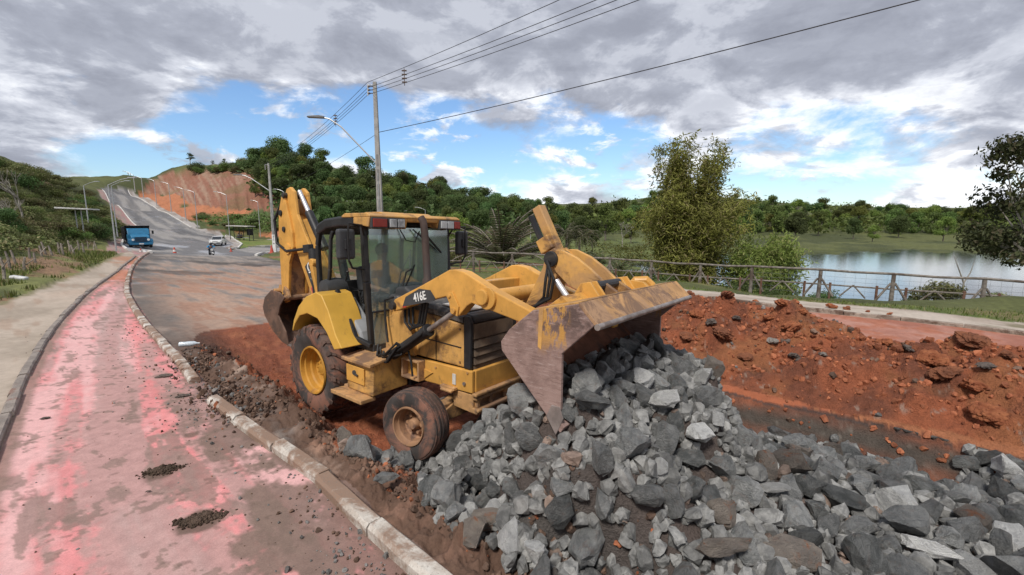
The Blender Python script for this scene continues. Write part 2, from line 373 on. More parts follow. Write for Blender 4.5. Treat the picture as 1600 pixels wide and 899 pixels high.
# ------------------------------------------------------------------ ground colours (albedo)
def C(*a): return np.array(a, float)
RED = C(.33, .105, .05); RED2 = C(.42, .165, .08); DARK = C(.062, .042, .032); BROWN = C(.13, .075, .05)
ASPH = C(.13, .125, .12); PALE = C(.27, .23, .20); PINK = C(.64, .25, .25); PINK2 = C(.66, .385, .375); GRASS = C(.085, .115, .03); GRASS2 = C(.15, .16, .05)
def mixc(c, k, f):
    return c * (1 - f[:, None]) + k[None] * f[:, None]
def colour(x, y, z, zone):
    n = len(x)
    s, t = st(x, y)
    n1 = fbm(x * .7, y * .7, 5, 101); n2 = fbm(x * 3, y * 3, 4, 102); n3 = fbm(x * 11, y * 11, 3, 103)
    ns = fbm(s * .5, t * 3.2, 4, 104)              # streaks along the road
    far = fbm(x * .06, y * .06, 5, 105)
    r = np.hypot(x, y)
    col = np.tile(C(.05, .058, .022), (n, 1))
    m = zone == 0                                  # hills and open ground
    c = np.tile(C(.062, .072, .026), (n, 1))
    c = mixc(c, C(.105, .115, .04), sst(far, .45, .62))
    c = mixc(c, C(.17, .10, .055), sst(fbm(x * .16, y * .16, 4, 111), .58, .70) * (x < 0) * (r < 150))
    c = mixc(c, C(.165, .175, .06), sst(n1, .3, .55) * (1 - sst(dist_poly(x, y, KO), 4.5, 6.5)))
    c = mixc(c, C(.24, .15, .09), sst(fbm(x * .45, y * .45, 4, 116), .55, .66) * (1 - sst(dist_poly(x, y, KO), 7, 11)) * (y > 5))
    park = sst(y, 24, 28) * (1 - sst(y, 95, 120)) * (x > -22) * (x < 40)
    c = mixc(c, C(.12, .145, .045), park * sst(n1, .2, .6))
    c = mixc(c, C(.26, .12, .07), park * sst(fbm(x * .25, y * .6, 3, 112), .58, .64) * (y < 40))
    cut = in_poly(x, y, P_CUT)
    ang = np.arctan2(x, y) * 300 + z * .35
    streak = fbm(ang, z * .07, 5, 113, .6)
    cc = mixc(np.tile(C(.235, .105, .068), (n, 1)), C(.31, .205, .145), sst(streak, .42, .62) * sst(ang, -140, -128) * 0 + sst(streak, .38, .66) * (1 - sst(x, -112, -84)) * .85)
    cc = mixc(cc, C(.15, .11, .05), sst(fbm(x * .1, z * .3, 3, 114), .60, .72) * .6)
    c[cut] = cc[cut]
    bank = in_poly(x, y, P_BANK)
    bc = mixc(np.tile(RED2 * .95, (n, 1)), C(.07, .09, .03), sst(fbm(x * .11, y * .11, 4, 115) + .13 * sst(x, -80, -55), .53, .64))
    c[bank] = bc[bank]
    col[m] = c[m]
    m = zone == 1                                  # left cycle path: worn pink paint
    dk = np.minimum(dist_poly(x, y, KL), 9.0); dr = np.minimum(dist_poly(x, y, KR), 9.0)
    lon = fbm(s * .16 + 3, dk * 3.2, 5, 122); lon2 = fbm(s * .55, dk * 5.5, 4, 123); spk = fbm(x * 22, y * 22, 2, 124)
    c = mixc(np.tile(PINK2, (n, 1)), PINK, sst(lon + .3 * (n2 - .5), .36, .58))
    c = mixc(c, C(.70, .20, .20), np.exp(-((dk - 1.36 - .25 * (n1 - .5)) / .15) ** 2) * sst(lon2, .3, .5) * .55)
    wear = sst(lon * .6 + lon2 * .4 + .26 * np.exp(-((dk - .92 - .3 * (n1 - .5)) / .24) ** 2) + .18 * (n2 - .5) + .10 * (spk - .5), .52, .62)
    c = mixc(c, C(.36, .27, .245), wear * .70)
    mud = sst(fbm(s * .8, dk * 2.6, 5, 121, .6) + .22 * (n2 - .5) + .08 * (spk - .5), .625, .665)
    c = mixc(c, C(.25, .175, .15), mud * .75)
    chip = sst(fbm(x * 5, y * 5, 4, 126, .65), .64, .67)
    c = mixc(c, C(.22, .155, .13), chip * .7)
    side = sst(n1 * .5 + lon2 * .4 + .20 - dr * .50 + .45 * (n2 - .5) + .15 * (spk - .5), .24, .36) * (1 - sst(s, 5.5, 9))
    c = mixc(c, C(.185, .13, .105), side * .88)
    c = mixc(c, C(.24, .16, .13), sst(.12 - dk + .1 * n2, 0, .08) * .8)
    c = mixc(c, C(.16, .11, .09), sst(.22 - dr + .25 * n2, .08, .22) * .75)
    for cu_, cv_, rad_ in ((254, 738, .24), (315, 815, .28), (300, 680, .2)):
        q_ = hit(cu_, cv_); dd_ = np.hypot(x - q_[0], (y - q_[1]))
        c = mixc(c, C(.13, .09, .07), sst(1 - dd_ / rad_ + 1.1 * (n2 - .5), .25, .45) * .85)
    far_red = sst(s, 22, 26) * (1 - sst(s, 36, 40))
    c = mixc(c, RED2, far_red * sst(n1, .25, .5) * .8)
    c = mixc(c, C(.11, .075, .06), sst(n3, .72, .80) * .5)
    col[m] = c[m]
    m = zone == 2                                  # left sidewalk: beige concrete blocks
    c = mixc(np.tile(C(.42, .35, .285), (n, 1)), C(.32, .265, .21), sst(n1, .4, .7))
    c = mixc(c, C(.30, .20, .14), sst(ns, .55, .7) * .5)
    c = mixc(c, RED2, sst(fbm(x * .3, y * .3, 3, 131), .55, .7) * sst(r, 18, 30) * .6)
    c = mixc(c, C(.15, .14, .06), sst(.35 - dist_poly(x, y, KO) + .4 * n2, .25, .45) * .8)
    col[m] = c[m]
    m = zone == 3                                  # main road in front of and behind the pit
    c = mixc(np.tile(C(.20, .18, .165), (n, 1)), PALE * 1.1, sst(ns, .42, .62))
    red = (1 - sst(s, 24, 40)) * sst(n1 * .6 + ns * .5, .38, .60)
    c = mixc(c, C(.40, .265, .195), red * .9)
    c = mixc(c, C(.33, .165, .105), red * sst(ns, .52, .62) * .6)
    dkm = np.exp(-((s - 33) / 8) ** 2) * sst(fbm(x * .35, y * .5, 4, 141), .42, .56)
    c = mixc(c, C(.055, .05, .047), dkm * .85)
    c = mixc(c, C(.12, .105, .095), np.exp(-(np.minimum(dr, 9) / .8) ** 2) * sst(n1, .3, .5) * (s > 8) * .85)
    c = mixc(c, C(.095, .05, .036), np.exp(-((t - 2.2) / .5) ** 2) * (1 - sst(s, 9, 12)) * sst(n1 + n2 * .5, .45, .8))
    c = mixc(c, RED * .95, sst(t, 5.9, 6.3) * (1 - sst(t, 8, 9)) * (1 - sst(s, 10, 13)) * sst(n1 + .5 * n2, .30, .5))
    c = mixc(c, C(.11, .075, .058), np.exp(-((s - 11.5) / 2.2) ** 2) * np.exp(-((t - 6.0) / 2.0) ** 2) * sst(n1, .35, .55))
    clump = (1 - sst(t + .25 * (n1 - .5), 2.15, 2.45)) * sst(n1 * .35 + n2 * .45 + n3 * .35, .42, .62) * (1 - sst(s, 9, 12))
    c = mixc(c, C(.105, .062, .043), clump * .9)
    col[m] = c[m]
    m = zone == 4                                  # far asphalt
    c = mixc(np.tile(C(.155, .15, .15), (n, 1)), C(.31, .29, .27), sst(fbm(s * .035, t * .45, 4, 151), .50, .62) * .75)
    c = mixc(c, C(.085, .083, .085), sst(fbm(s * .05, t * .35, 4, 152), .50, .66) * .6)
    c = mixc(c, C(.40, .42, .46), sst(fbm(s * .09 + 3, t * .28, 4, 153), .55, .62) * np.exp(-((s - 74) / 14) ** 2) * .7)  # wet patch, its bluish sky reflection put into the colour
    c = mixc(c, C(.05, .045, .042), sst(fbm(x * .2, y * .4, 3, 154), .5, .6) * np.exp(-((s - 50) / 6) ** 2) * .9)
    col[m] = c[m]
    m = zone == 5                                  # pit
    bd = base_h(x, y) - z
    c = mixc(np.tile(RED, (n, 1)), C(.23, .075, .04), sst(n1, .4, .65))
    c = mixc(c, RED2, sst(n2, .55, .75) * .5)
    lugc = np.sin((s + .35 * np.abs((t - 3.0) % 1.1 - .55)) * 2 * math.pi / .19); bandc = np.exp(-((t - 2.72) / .28) ** 2) + np.exp(-((t - 4.45) / .28) ** 2) + .6 * np.exp(-((t - 3.3) / .16) ** 2)
    c = mixc(c, C(.20, .066, .036), np.clip(bandc, 0, 1) * sst(-lugc, 0, .8) * .55)
    lf = (1 - sst(t, 2.25, 3.0)) * sst(n1 + .4 * n2, .48, .75)
    c = mixc(c, C(.085, .047, .034), lf * .85)
    clump = (1 - sst(t + .25 * (n1 - .5), 2.15, 2.45)) * sst(n1 * .35 + n2 * .45 + n3 * .35, .42, .62) * (1 - sst(s, 9, 12))
    c = mixc(c, C(.105, .062, .043), clump * .9)
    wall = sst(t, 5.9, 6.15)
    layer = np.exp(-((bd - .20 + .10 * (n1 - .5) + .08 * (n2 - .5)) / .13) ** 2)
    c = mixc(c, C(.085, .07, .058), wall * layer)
    nw = fbm(s * 12, z * 14, 3, 191); nw2 = fbm(s * 3, z * 7, 4, 192)
    c = mixc(c, C(.15, .06, .035), wall * sst(nw2, .45, .6) * .8)
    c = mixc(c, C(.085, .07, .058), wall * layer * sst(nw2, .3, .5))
    c = mixc(c, C(.30, .27, .23), wall * layer * sst(nw, .66, .72) * .3)
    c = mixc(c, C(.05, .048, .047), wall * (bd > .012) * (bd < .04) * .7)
    c = mixc(c, RED2 * .9, wall * (bd < 0))
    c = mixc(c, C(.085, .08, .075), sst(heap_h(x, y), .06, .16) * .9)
    col[m] = c[m]
    m = zone == 6                                  # spoil heap
    c = mixc(np.tile(RED * 1.06, (n, 1)), C(.21, .075, .042), sst(n2 * .6 + n1 * .5, .52, .74))
    c = mixc(c, C(.34, .135, .06), sst(fbm(x * 1.6, y * 1.6, 4, 161), .54, .70) * .8)
    c = mixc(c, C(.13, .07, .05), sst(fbm(x * 1.1, y * 1.1, 4, 162), .58, .68) * .6)
    c = mixc(c, C(.35, .28, .23), sst(n3, .74, .80) * .6)
    col[m] = c[m]
    m = zone == 7                                  # red cycle path on the far side
    c = mixc(np.tile(C(.31, .125, .085), (n, 1)), C(.42, .22, .17), sst(n1, .4, .7))
    c = mixc(c, RED, sst(n2 * .5 + n1 * .5, .50, .6) * .7)
    col[m] = c[m]
    m = zone == 8                                  # right sidewalk
    c = mixc(np.tile(C(.45, .39, .33), (n, 1)), C(.34, .28, .23), sst(fbm(s * .6, t * 3, 4, 171), .4, .65))
    c = mixc(c, C(.12, .11, .045), sst(fbm(s * .5, t * 2, 3, 172), .62, .7) * .7)
    col[m] = c[m]
    m = zone == 9                                  # mown verge
    c = mixc(np.tile(GRASS * 1.15, (n, 1)), GRASS2 * 1.1, sst(n2 * .5 + n1 * .5, .38, .6))
    c = mixc(c, C(.20, .15, .08), sst(fbm(x * .8, y * .8, 3, 181), .62, .72) * .6)
    col[m] = c[m]
    m = zone == 10                                 # far pavements
    c = mixc(np.tile(C(.36, .33, .31), (n, 1)), C(.25, .21, .18), sst(n1, .45, .65))
    col[m] = c[m]
    m = zone == 11                                 # far cycle lane
    c = mixc(np.tile(C(.36, .20, .19), (n, 1)), C(.27, .23, .21), sst(ns, .4, .6))
    c = mixc(c, C(.33, .27, .22), sst(n1, .55, .65) * .6)
    col[m] = c[m]
    m = zone == 12                                 # grass island
    c = mixc(np.tile(C(.12, .17, .035), (n, 1)), C(.18, .19, .06), sst(n1, .4, .6))
    col[m] = c[m]
    v = .88 + .24 * n3
    return np.clip(col * v[:, None], .01, .9)
# ------------------------------------------------------------------ ground sheet in polar rings about the camera, cut by zone
NA = 880
ang = np.radians(np.concatenate([np.linspace(-88, -56, 70)[:-1], np.linspace(-56, 54, NA - 140), np.linspace(54, 88, 71)[1:]]))
rr = [1.6]
while rr[-1] < 2.2: rr.append(rr[-1] + .05)
while rr[-1] < 900:
    d = rr[-1]
    rr.append(d + min(max(.016, 1.4 * d * d / 1700, ), .022 * d + .001) if d > 9.5 else d + (.018 if d < 5 else .032))
rr = np.array(rr)
AA, RRr = np.meshgrid(ang, rr)
GX = np.sin(AA) * RRr; GY = np.cos(AA) * RRr
GZ = ground_h(GX, GY)
GX, GY, GZ = GX.ravel(), GY.ravel(), GZ.ravel()
gr_, gc_ = len(rr), len(ang)
def zones(x, y):
    s, t = st(x, y)
    z = np.zeros(len(x), int)
    r = np.hypot(x, y)
    def setz(poly, k, lim=None):
        m = in_poly(x, y, poly)
        if lim is not None: m &= lim
        z[m] = k
    setz(P_FAR_LANE, 11); setz(P_HILL_WALK, 10); setz(P_FAR_WALK, 10); setz(P_FAR_ROAD, 4); setz(P_ISLAND, 12)
    setz(P_ROAD, 3, (s < 46)); setz(P_WALK, 2); setz(P_PATH, 1); setz(P_RLANE, 7); setz(P_RWALK, 8); setz(P_GRASS, 9)
    near = (z == 3) & (s < 14)
    pd = np.zeros(len(x)); pd[near] = pit_depth(s[near], t[near])
    mh = np.zeros(len(x)); nm = ((z == 3) | (z == 7)) & (s < 14); mh[nm] = mound_h(s[nm], t[nm])
    z[(pd > .03)] = 5
    z[nm & (pd <= .03) & (mh > .035)] = 6
    return z
GZN = zones(GX, GY)
soft = np.zeros(len(GX))
hillm = GZN == 0
GZ[hillm] += (fbm(GX[hillm] * .35, GY[hillm] * .35, 4, 201) - .5) * np.clip(np.hypot(GX[hillm], GY[hillm]) * .02, .06, 1.2)
cutm = in_poly(GX, GY, P_CUT)
GZ[cutm] += (fbm(np.arctan2(GX[cutm], GY[cutm]) * 260, GZ[cutm] * .1, 3, 113) - .5) * 1.5
GZ[GZN == 9] += (fbm(GX[GZN == 9] * 6, GY[GZN == 9] * 6, 3, 202) - .5) * .05
LAKE_Z = -2.55
GCOL = colour(GX, GY, GZ, GZN)
idx = np.arange(gr_ * gc_).reshape(gr_, gc_)
quads = np.stack([idx[:-1, :-1].ravel(), idx[:-1, 1:].ravel(), idx[1:, 1:].ravel(), idx[1:, :-1].ravel()], 1)[:, ::-1]
fcx = GX[quads].mean(1); fcy = GY[quads].mean(1)
fz = zones(fcx, fcy)
GPTS = np.stack([GX, GY, GZ], 1)
def mesh_np(name, verts, faces, col=None, smooth=True):
    me = bpy.data.meshes.new(name)
    me.vertices.add(len(verts)); me.vertices.foreach_set('co', np.asarray(verts, np.float32).ravel())
    k = faces.shape[1]
    me.loops.add(len(faces) * k); me.polygons.add(len(faces))
    me.loops.foreach_set('vertex_index', faces.ravel().astype(np.int32))
    me.polygons.foreach_set('loop_start', np.arange(0, len(faces) * k, k, dtype=np.int32))
    me.polygons.foreach_set('loop_total', np.full(len(faces), k, np.int32))
    me.polygons.foreach_set('use_smooth', np.full(len(faces), smooth))
    me.update(calc_edges=True)
    if col is not None:
        at = me.color_attributes.new('Col', 'FLOAT_COLOR', 'POINT')
        at.data.foreach_set('color', np.concatenate([col, np.ones((len(col), 1))], 1).astype(np.float32).ravel())
    me.validate()
    return me
# ------------------------------------------------------------------ materials
MATS = {}
def new_mat(name):
    m = bpy.data.materials.new(name); m.use_nodes = True
    m.node_tree.nodes.clear()
    return m, NT(m.node_tree)
def finish(w_, base, rough, bump=None, bstr=.3, bdist=.02, metal=0.0, spec=.4, extra=None):
    ins = {'Base Color': base, 'Roughness': rough, 'Metallic': metal, 'Specular IOR Level': spec}
    ins.update(extra or {})
    if bump is not None:
        ins['Normal'] = w_.n('ShaderNodeBump', {'Strength': bstr, 'Distance': bdist, 'Height': bump}).outputs[0]
    b = w_.n('ShaderNodeBsdfPrincipled', ins)
    w_.n('ShaderNodeOutputMaterial', {0: b.outputs[0]})
def ground_mat(name, sc1=14, sc2=70, amt=.35, bstr=.5, bdist=.03, rough=.93, wet=False, blocks=0):
    m, q = new_mat(name)
    pos = q.n('ShaderNodeNewGeometry').outputs['Position']
    col = q.n('ShaderNodeVertexColor', layer_name='Col').outputs[0]
    a = q.noise(pos, sc1, 6, .65); b = q.noise(pos, sc2, 4, .6)
    f = q.math('ADD', q.math('MULTIPLY', q.math('SUBTRACT', a, .5), amt * 1.6), q.math('MULTIPLY', q.math('SUBTRACT', b, .5), amt * 1.6))
    f = q.math('ADD', f, 1.0)
    hsv = q.n('ShaderNodeHueSaturation', {'Value': f, 'Color': col}).outputs[0]
    hgt = q.math('ADD', a, q.math('MULTIPLY', b, .5))
    rg = rough
    if wet:
        wn = q.sstep(q.noise(pos, .35, 4, .55), .56, .64)
        rg = q.math('SUBTRACT', rough, q.math('MULTIPLY', wn, .5))
    if blocks:
        rot = q.n('ShaderNodeMapping', {'Vector': pos, 'Rotation': (0, 0, R(-43) * -1)}).outputs[0]
        br = q.n('ShaderNodeTexBrick', {'Vector': rot, 'Color1': (1, 1, 1, 1), 'Color2': (.9, .9, .9, 1), 'Mortar': (.80, .78, .75, 1), 'Scale': 1.0, 'Mortar Size': .006, 'Brick Width': blocks * 2, 'Row Height': blocks})
        hsv = q.mix(1.0, hsv, br.outputs[0], 'MULTIPLY')
        hgt = q.math('SUBTRACT', hgt, q.math('MULTIPLY', br.outputs[1], .6))
    finish(q, hsv, rg, hgt, bstr, bdist, spec=.3)
    return m
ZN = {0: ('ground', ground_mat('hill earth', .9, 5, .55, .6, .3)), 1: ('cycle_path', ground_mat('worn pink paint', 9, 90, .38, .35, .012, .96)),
      2: ('sidewalk', ground_mat('beige paving', 6, 80, .3, .35, .012, .9)), 3: ('road', ground_mat('muddy asphalt', 6, 60, .45, .55, .03, .9, wet=True)),
      4: ('far_road', ground_mat('far asphalt', .8, 20, .25, .2, .02, .72, wet=True)), 5: ('excavation_pit', ground_mat('wet red clay', 9, 55, .5, .9, .07, .85)),
      6: ('spoil_bank', ground_mat('loose red earth', 11, 60, .6, 1.0, .08, .95)), 7: ('opposite_cycle_path', ground_mat('red paint', 8, 60, .4, .4, .02)),
      8: ('opposite_sidewalk', ground_mat('pale paving', 9, 60, .3, .3, .012)), 9: ('grass_verge', ground_mat('mown grass soil', 9, 60, .7, .9, .05)),
      10: ('far_sidewalk', ground_mat('far paving', 3, 20, .2, .2, .01)), 11: ('far_cycle_path', ground_mat('far pink lane', 3, 20, .3, .2, .01)), 12: ('grass_island', ground_mat('island grass', 4, 30, .6, .6, .05))}
SUBM = {}
for k, (nm, mt) in ZN.items():
    q = quads[fz == k]
    if len(q) == 0: continue
    used, inv = np.unique(q, return_inverse=True)
    me = mesh_np(nm, GPTS[used], inv.reshape(q.shape), GCOL[used])
    me.materials.append(mt)
    o = bpy.data.objects.new(nm, me); COL.objects.link(o); o['kind'] = 'structure'
# ground behind and beside the camera, so the sheet goes on outside the frame
bk = []
ang2 = np.radians(np.linspace(88, 272, 60)); r2 = np.array([0.0] + list(np.exp(np.linspace(math.log(1.6), math.log(900), 40))))
A2, R2 = np.meshgrid(ang2, r2)
bx, by = (np.sin(A2) * R2).ravel(), (np.cos(A2) * R2).ravel()
bz = base_h(bx, np.maximum(by, -30)) - .02
i2 = np.arange(len(bx)).reshape(len(r2), len(ang2))
q2 = np.stack([i2[:-1, :-1].ravel(), i2[:-1, 1:].ravel(), i2[1:, 1:].ravel(), i2[1:, :-1].ravel()], 1)[:, ::-1]
me = mesh_np('ground', np.stack([bx, by, bz], 1), q2, colour(bx, by, bz, np.where(np.hypot(bx, by) < 12, 2, 0)))
me.materials.append(ZN[0][1])
o = bpy.data.objects.new('ground', me); COL.objects.link(o); o['kind'] = 'structure'
# small disc under the camera
th = np.linspace(-math.pi / 2, math.pi / 2, 40)
dv = np.array([[0, 0, 0]] + [[1.6 * math.sin(a), 1.6 * math.cos(a), 0] for a in th]); dv[:, 2] = base_h(dv[:, 0], dv[:, 1])
df = np.array([[0, i + 1, i] for i in range(1, 40)])
me = mesh_np('cycle_path', dv, df, colour(dv[:, 0], dv[:, 1], dv[:, 2], np.ones(len(dv), int)))
me.materials.append(ZN[1][1]); o = bpy.data.objects.new('cycle_path', me); COL.objects.link(o); o['kind'] = 'structure'
# lake
m, q = new_mat('lake water')
pos = q.n('ShaderNodeNewGeometry').outputs['Position']
st_ = q.n('ShaderNodeMapping', {'Vector': pos, 'Scale': (.6, 2.2, 1)}).outputs[0]
finish(q, (.035, .045, .04, 1), .06, q.noise(st_, 1.6, 5, .6), .10, .05, spec=.6)
me = bpy.data.meshes.new('lake')
me.from_pydata([(4, 18, LAKE_Z), (120, 8, LAKE_Z), (140, 90, LAKE_Z), (2, 90, LAKE_Z)], [], [(0, 1, 2, 3)])
me.materials.append(m); o = bpy.data.objects.new('lake', me); COL.objects.link(o); o['kind'] = 'structure'
# ------------------------------------------------------------------ object helpers
def plain(name, col, rough=.6, var=.25, scale=8, col2=None, bump=.15, bscale=40, metal=0.0, spec=.4, dirt=None, dscale=3, dlo=.52, dhi=.66, rnd_amt=0.0, coords='Object', chips=None):
    """painted or natural surface: base colour with mottling, optional blotches of a second colour and of dirt"""
    m, q = new_mat(name)
    pos = q.n('ShaderNodeTexCoord').outputs[coords]
    a = q.noise(pos, scale, 6, .6)
    base = q.mix(q.sstep(a, .35, .65), tuple(c * (1 - var) for c in col), tuple(min(c * (1 + var), .95) for c in col))
    if col2 is not None:
        base = q.mix(q.sstep(q.noise(pos, scale * .55, 6, .65, .3), .48, .62), base, col2)
    if dirt is not None:
        base = q.mix(q.sstep(q.noise(pos, dscale, 9, .72, .6), dlo, dhi), base, dirt)
    if chips is not None:
        base = q.mix(q.sstep(q.noise(pos, 17, 6, .74), .655, .685), base, chips)
        base = q.mix(q.math('MULTIPLY', q.sstep(q.noise(q.n('ShaderNodeMapping', {'Vector': pos, 'Scale': (7, 7, 1.1)}).outputs[0], 2.4, 6, .7), .56, .74), .45), base, chips)
    if rnd_amt:
        rr_ = q.n('ShaderNodeObjectInfo').outputs['Random']
        base = q.n('ShaderNodeHueSaturation', {'Value': q.math('ADD', q.math('MULTIPLY', rr_, rnd_amt * 2), 1 - rnd_amt), 'Color': base}).outputs[0]
    finish(q, base, rough, q.noise(pos, bscale, 5, .65), bump, .01, metal, spec)
    return m
def prop(o, label=None, cat=None, group=None, kind=None):
    if label: o['label'] = label
    if cat: o['category'] = cat
    if group: o['group'] = group
    if kind: o['kind'] = kind
    return o
def empty(name, label, cat, loc=(0, 0, 0), rot=None, group=None):
    o = bpy.data.objects.new(name, None); COL.objects.link(o)
    o.empty_display_size = .1
    o.location = loc
    if rot is not None:
        if isinstance(rot, (int, float)): o.rotation_euler = (0, 0, rot)
        else: o.rotation_euler = rot
    return prop(o, label, cat, group)
def dup(o, parent=None):
    c = o.copy(); COL.objects.link(c)
    if parent is not None: c.parent = parent
    for ch in list(o.children): dup(ch, c)
    return c
class MB:
    """collects simple solids and links them as ONE mesh"""
    def __init__(self): self.v = []; self.f = []; self.mi = []; self.m = 0
    def add(self, vs, fs):
        b = len(self.v); self.v += [tuple(v) for v in vs]
        for f in fs: self.f.append(tuple(b + i for i in f)); self.mi.append(self.m)
    def box(self, c, s, rot=None, taper=1.0):
        vs = []
        for dz in (-.5, .5):
            k = taper if dz > 0 else 1.0
            for dx, dy in ((-.5, -.5), (.5, -.5), (.5, .5), (-.5, .5)):
                vs.append(Vector((dx * s[0] * k, dy * s[1] * k, dz * s[2])))
        if rot is not None:
            M_ = rot if isinstance(rot, Matrix) else Euler(rot).to_matrix()
            vs = [M_ @ v for v in vs]
        c = Vector(c)
        self.add([v + c for v in vs], [(0, 3, 2, 1), (4, 5, 6, 7), (0, 1, 5, 4), (1, 2, 6, 5), (2, 3, 7, 6), (3, 0, 4, 7)])
        return self
    def bar(self, p0, p1, w, h=None, up=(0, 0, 1), w2=None, h2=None):
        p0, p1 = Vector(p0), Vector(p1); h = h or w; w2 = w2 or w; h2 = h2 or h
        d = (p1 - p0).normalized(); u = Vector(up)
        if abs(d.dot(u)) > .97: u = Vector((1, 0, 0))
        x = d.cross(u).normalized(); y = x.cross(d).normalized()
        vs = []
        for p, a, b in ((p0, w, h), (p1, w2, h2)):
            for i, j in ((-.5, -.5), (.5, -.5), (.5, .5), (-.5, .5)): vs.append(p + x * a * i + y * b * j)
        self.add(vs, [(0, 3, 2, 1), (4, 5, 6, 7), (0, 1, 5, 4), (1, 2, 6, 5), (2, 3, 7, 6), (3, 0, 4, 7)])
        return self
    def tube(self, pts, rad, n=8, caps=True):
        P = [Vector(p) for p in pts]; k = len(P)
        rs = rad if isinstance(rad, (list, tuple)) else [rad] * k
        ref = Vector((0, 0, 1))
        vs = []; prev = None
        for i, p in enumerate(P):
            d = (P[min(i + 1, k - 1)] - P[max(i - 1, 0)]).normalized()
            if prev is None:
                u = ref if abs(d.dot(ref)) < .95 else Vector((1, 0, 0))
                x = d.cross(u).normalized()
            else:
                x = (prev - d * prev.dot(d)).normalized()
            prev = x; y = d.cross(x)
            for j in range(n):
                a = 2 * math.pi * j / n
                vs.append(p + (x * math.cos(a) + y * math.sin(a)) * rs[i])
        fs = [(i * n + j, i * n + (j + 1) % n, (i + 1) * n + (j + 1) % n, (i + 1) * n + j) for i in range(k - 1) for j in range(n)]
        if caps: fs += [tuple(range(n - 1, -1, -1)), tuple(range((k - 1) * n, k * n))]
        self.add(vs, fs); return self
    def cyl(self, p0, p1, r, n=16, r2=None): return self.tube([p0, p1], [r, r if r2 is None else r2], n)
    def prism(self, poly, y0, y1, axis='y'):
        """polygon in (x,z) extruded from y0 to y1"""
        n = len(poly)
        mk = {'y': lambda a, b, c: (a, c, b), 'x': lambda a, b, c: (c, a, b), 'z': lambda a, b, c: (a, b, c)}[axis]
        vs = [mk(a, b, y0) for a, b in poly] + [mk(a, b, y1) for a, b in poly]
        self.add(vs, [tuple(range(n)), tuple(range(2 * n - 1, n - 1, -1))] + [(i, n + i, n + (i + 1) % n, (i + 1) % n) for i in range(n)])
        return self
    def lathe(self, prof, c, axis='y', n=32, closed=False):
        """profile of (radius, offset along the axis)"""
        c = Vector(c); vs = []
        for r_, o_ in prof:
            for j in range(n):
                a = 2 * math.pi * j / n
                if axis == 'y': vs.append(c + Vector((r_ * math.cos(a), o_, r_ * math.sin(a))))
                elif axis == 'x': vs.append(c + Vector((o_, r_ * math.cos(a), r_ * math.sin(a))))
                else: vs.append(c + Vector((r_ * math.cos(a), r_ * math.sin(a), o_)))
        k = len(prof)
        fs = [(i * n + j, i * n + (j + 1) % n, (i + 1) * n + (j + 1) % n, (i + 1) * n + j) for i in range(k - 1) for j in range(n)]
        if closed: fs += [((k - 1) * n + j, (k - 1) * n + (j + 1) % n, (j + 1) % n, j) for j in range(n)]
        self.add(vs, fs); return self
    def mesh(self, name, mats, smooth=False):
        me = bpy.data.meshes.new(name)
        me.from_pydata(self.v, [], self.f)
        bm = bmesh.new(); bm.from_mesh(me)
        bmesh.ops.recalc_face_normals(bm, faces=bm.faces)
        bm.to_mesh(me); bm.free()
        for mt in (mats if isinstance(mats, (list, tuple)) else [mats]): me.materials.append(mt)
        me.polygons.foreach_set('material_index', self.mi)
        if smooth:
            me.polygons.foreach_set('use_smooth', [True] * len(me.polygons))
            me.set_sharp_from_angle(angle=R(38))
        return me
    def build(self, name, mats, parent=None, bevel=0, smooth=False, label=None, kind=None, seg=2):
        o = bpy.data.objects.new(name, self.mesh(name, mats, smooth)); COL.objects.link(o)
        if parent is not None: o.parent = parent
        if bevel:
            b = o.modifiers.new('bevel', 'BEVEL'); b.width = bevel; b.segments = seg; b.limit_method = 'ANGLE'; b.angle_limit = R(35)
            b.harden_normals = False
        if label: o['label'] = label
        if kind: o['kind'] = kind
        return o
def link_mesh(name, me, parent=None, loc=None, rot=None, scale=None):
    o = bpy.data.objects.new(name, me); COL.objects.link(o)
    if parent is not None: o.parent = parent
    if loc is not None: o.location = loc
    if rot is not None: o.rotation_euler = rot
    if scale is not None: o.scale = scale if hasattr(scale, '__len__') else (scale,) * 3
    return o
def gz(x, y): return float(ground_h(np.array([x]), np.array([y]))[0])
# ------------------------------------------------------------------ kerbs: one stone after another
M_KERBW = plain('white kerb paint', (.55, .52, .47), .85, .2, 5, (.30, .23, .18), .5, 60, dirt=(.20, .12, .08), dscale=2.6, dlo=.50, dhi=.62, coords='Generated')
def obj_world_mat(name, col, col2, dirt, lo=.5, hi=.62, sc=3, rough=.9, bump=.5):
    m, q = new_mat(name)
    pos = q.n('ShaderNodeNewGeometry').outputs['Position']
    a = q.noise(pos, sc * 3, 6, .65)
    base = q.mix(q.sstep(a, .38, .62), col, col2)
    base = q.mix(q.sstep(q.noise(pos, sc, 9, .7, .5), lo, hi), base, dirt)
    base = q.mix(q.math('MULTIPLY', q.sstep(q.noise(pos, 55, 4, .7), .56, .64), .6), base, tuple(c * .45 for c in col2))
    finish(q, base, rough, q.noise(pos, 45, 6, .7), bump, .012, spec=.25)
    return m
M_KERBW = obj_world_mat('worn white kerb', (.60, .57, .52), (.44, .39, .34), (.26, .175, .13), .41, .54, 1.7)
M_KERBG = obj_world_mat('grey kerb concrete', (.30, .26, .23), (.22, .19, .17), (.24, .15, .12), .54, .64, 1.3)
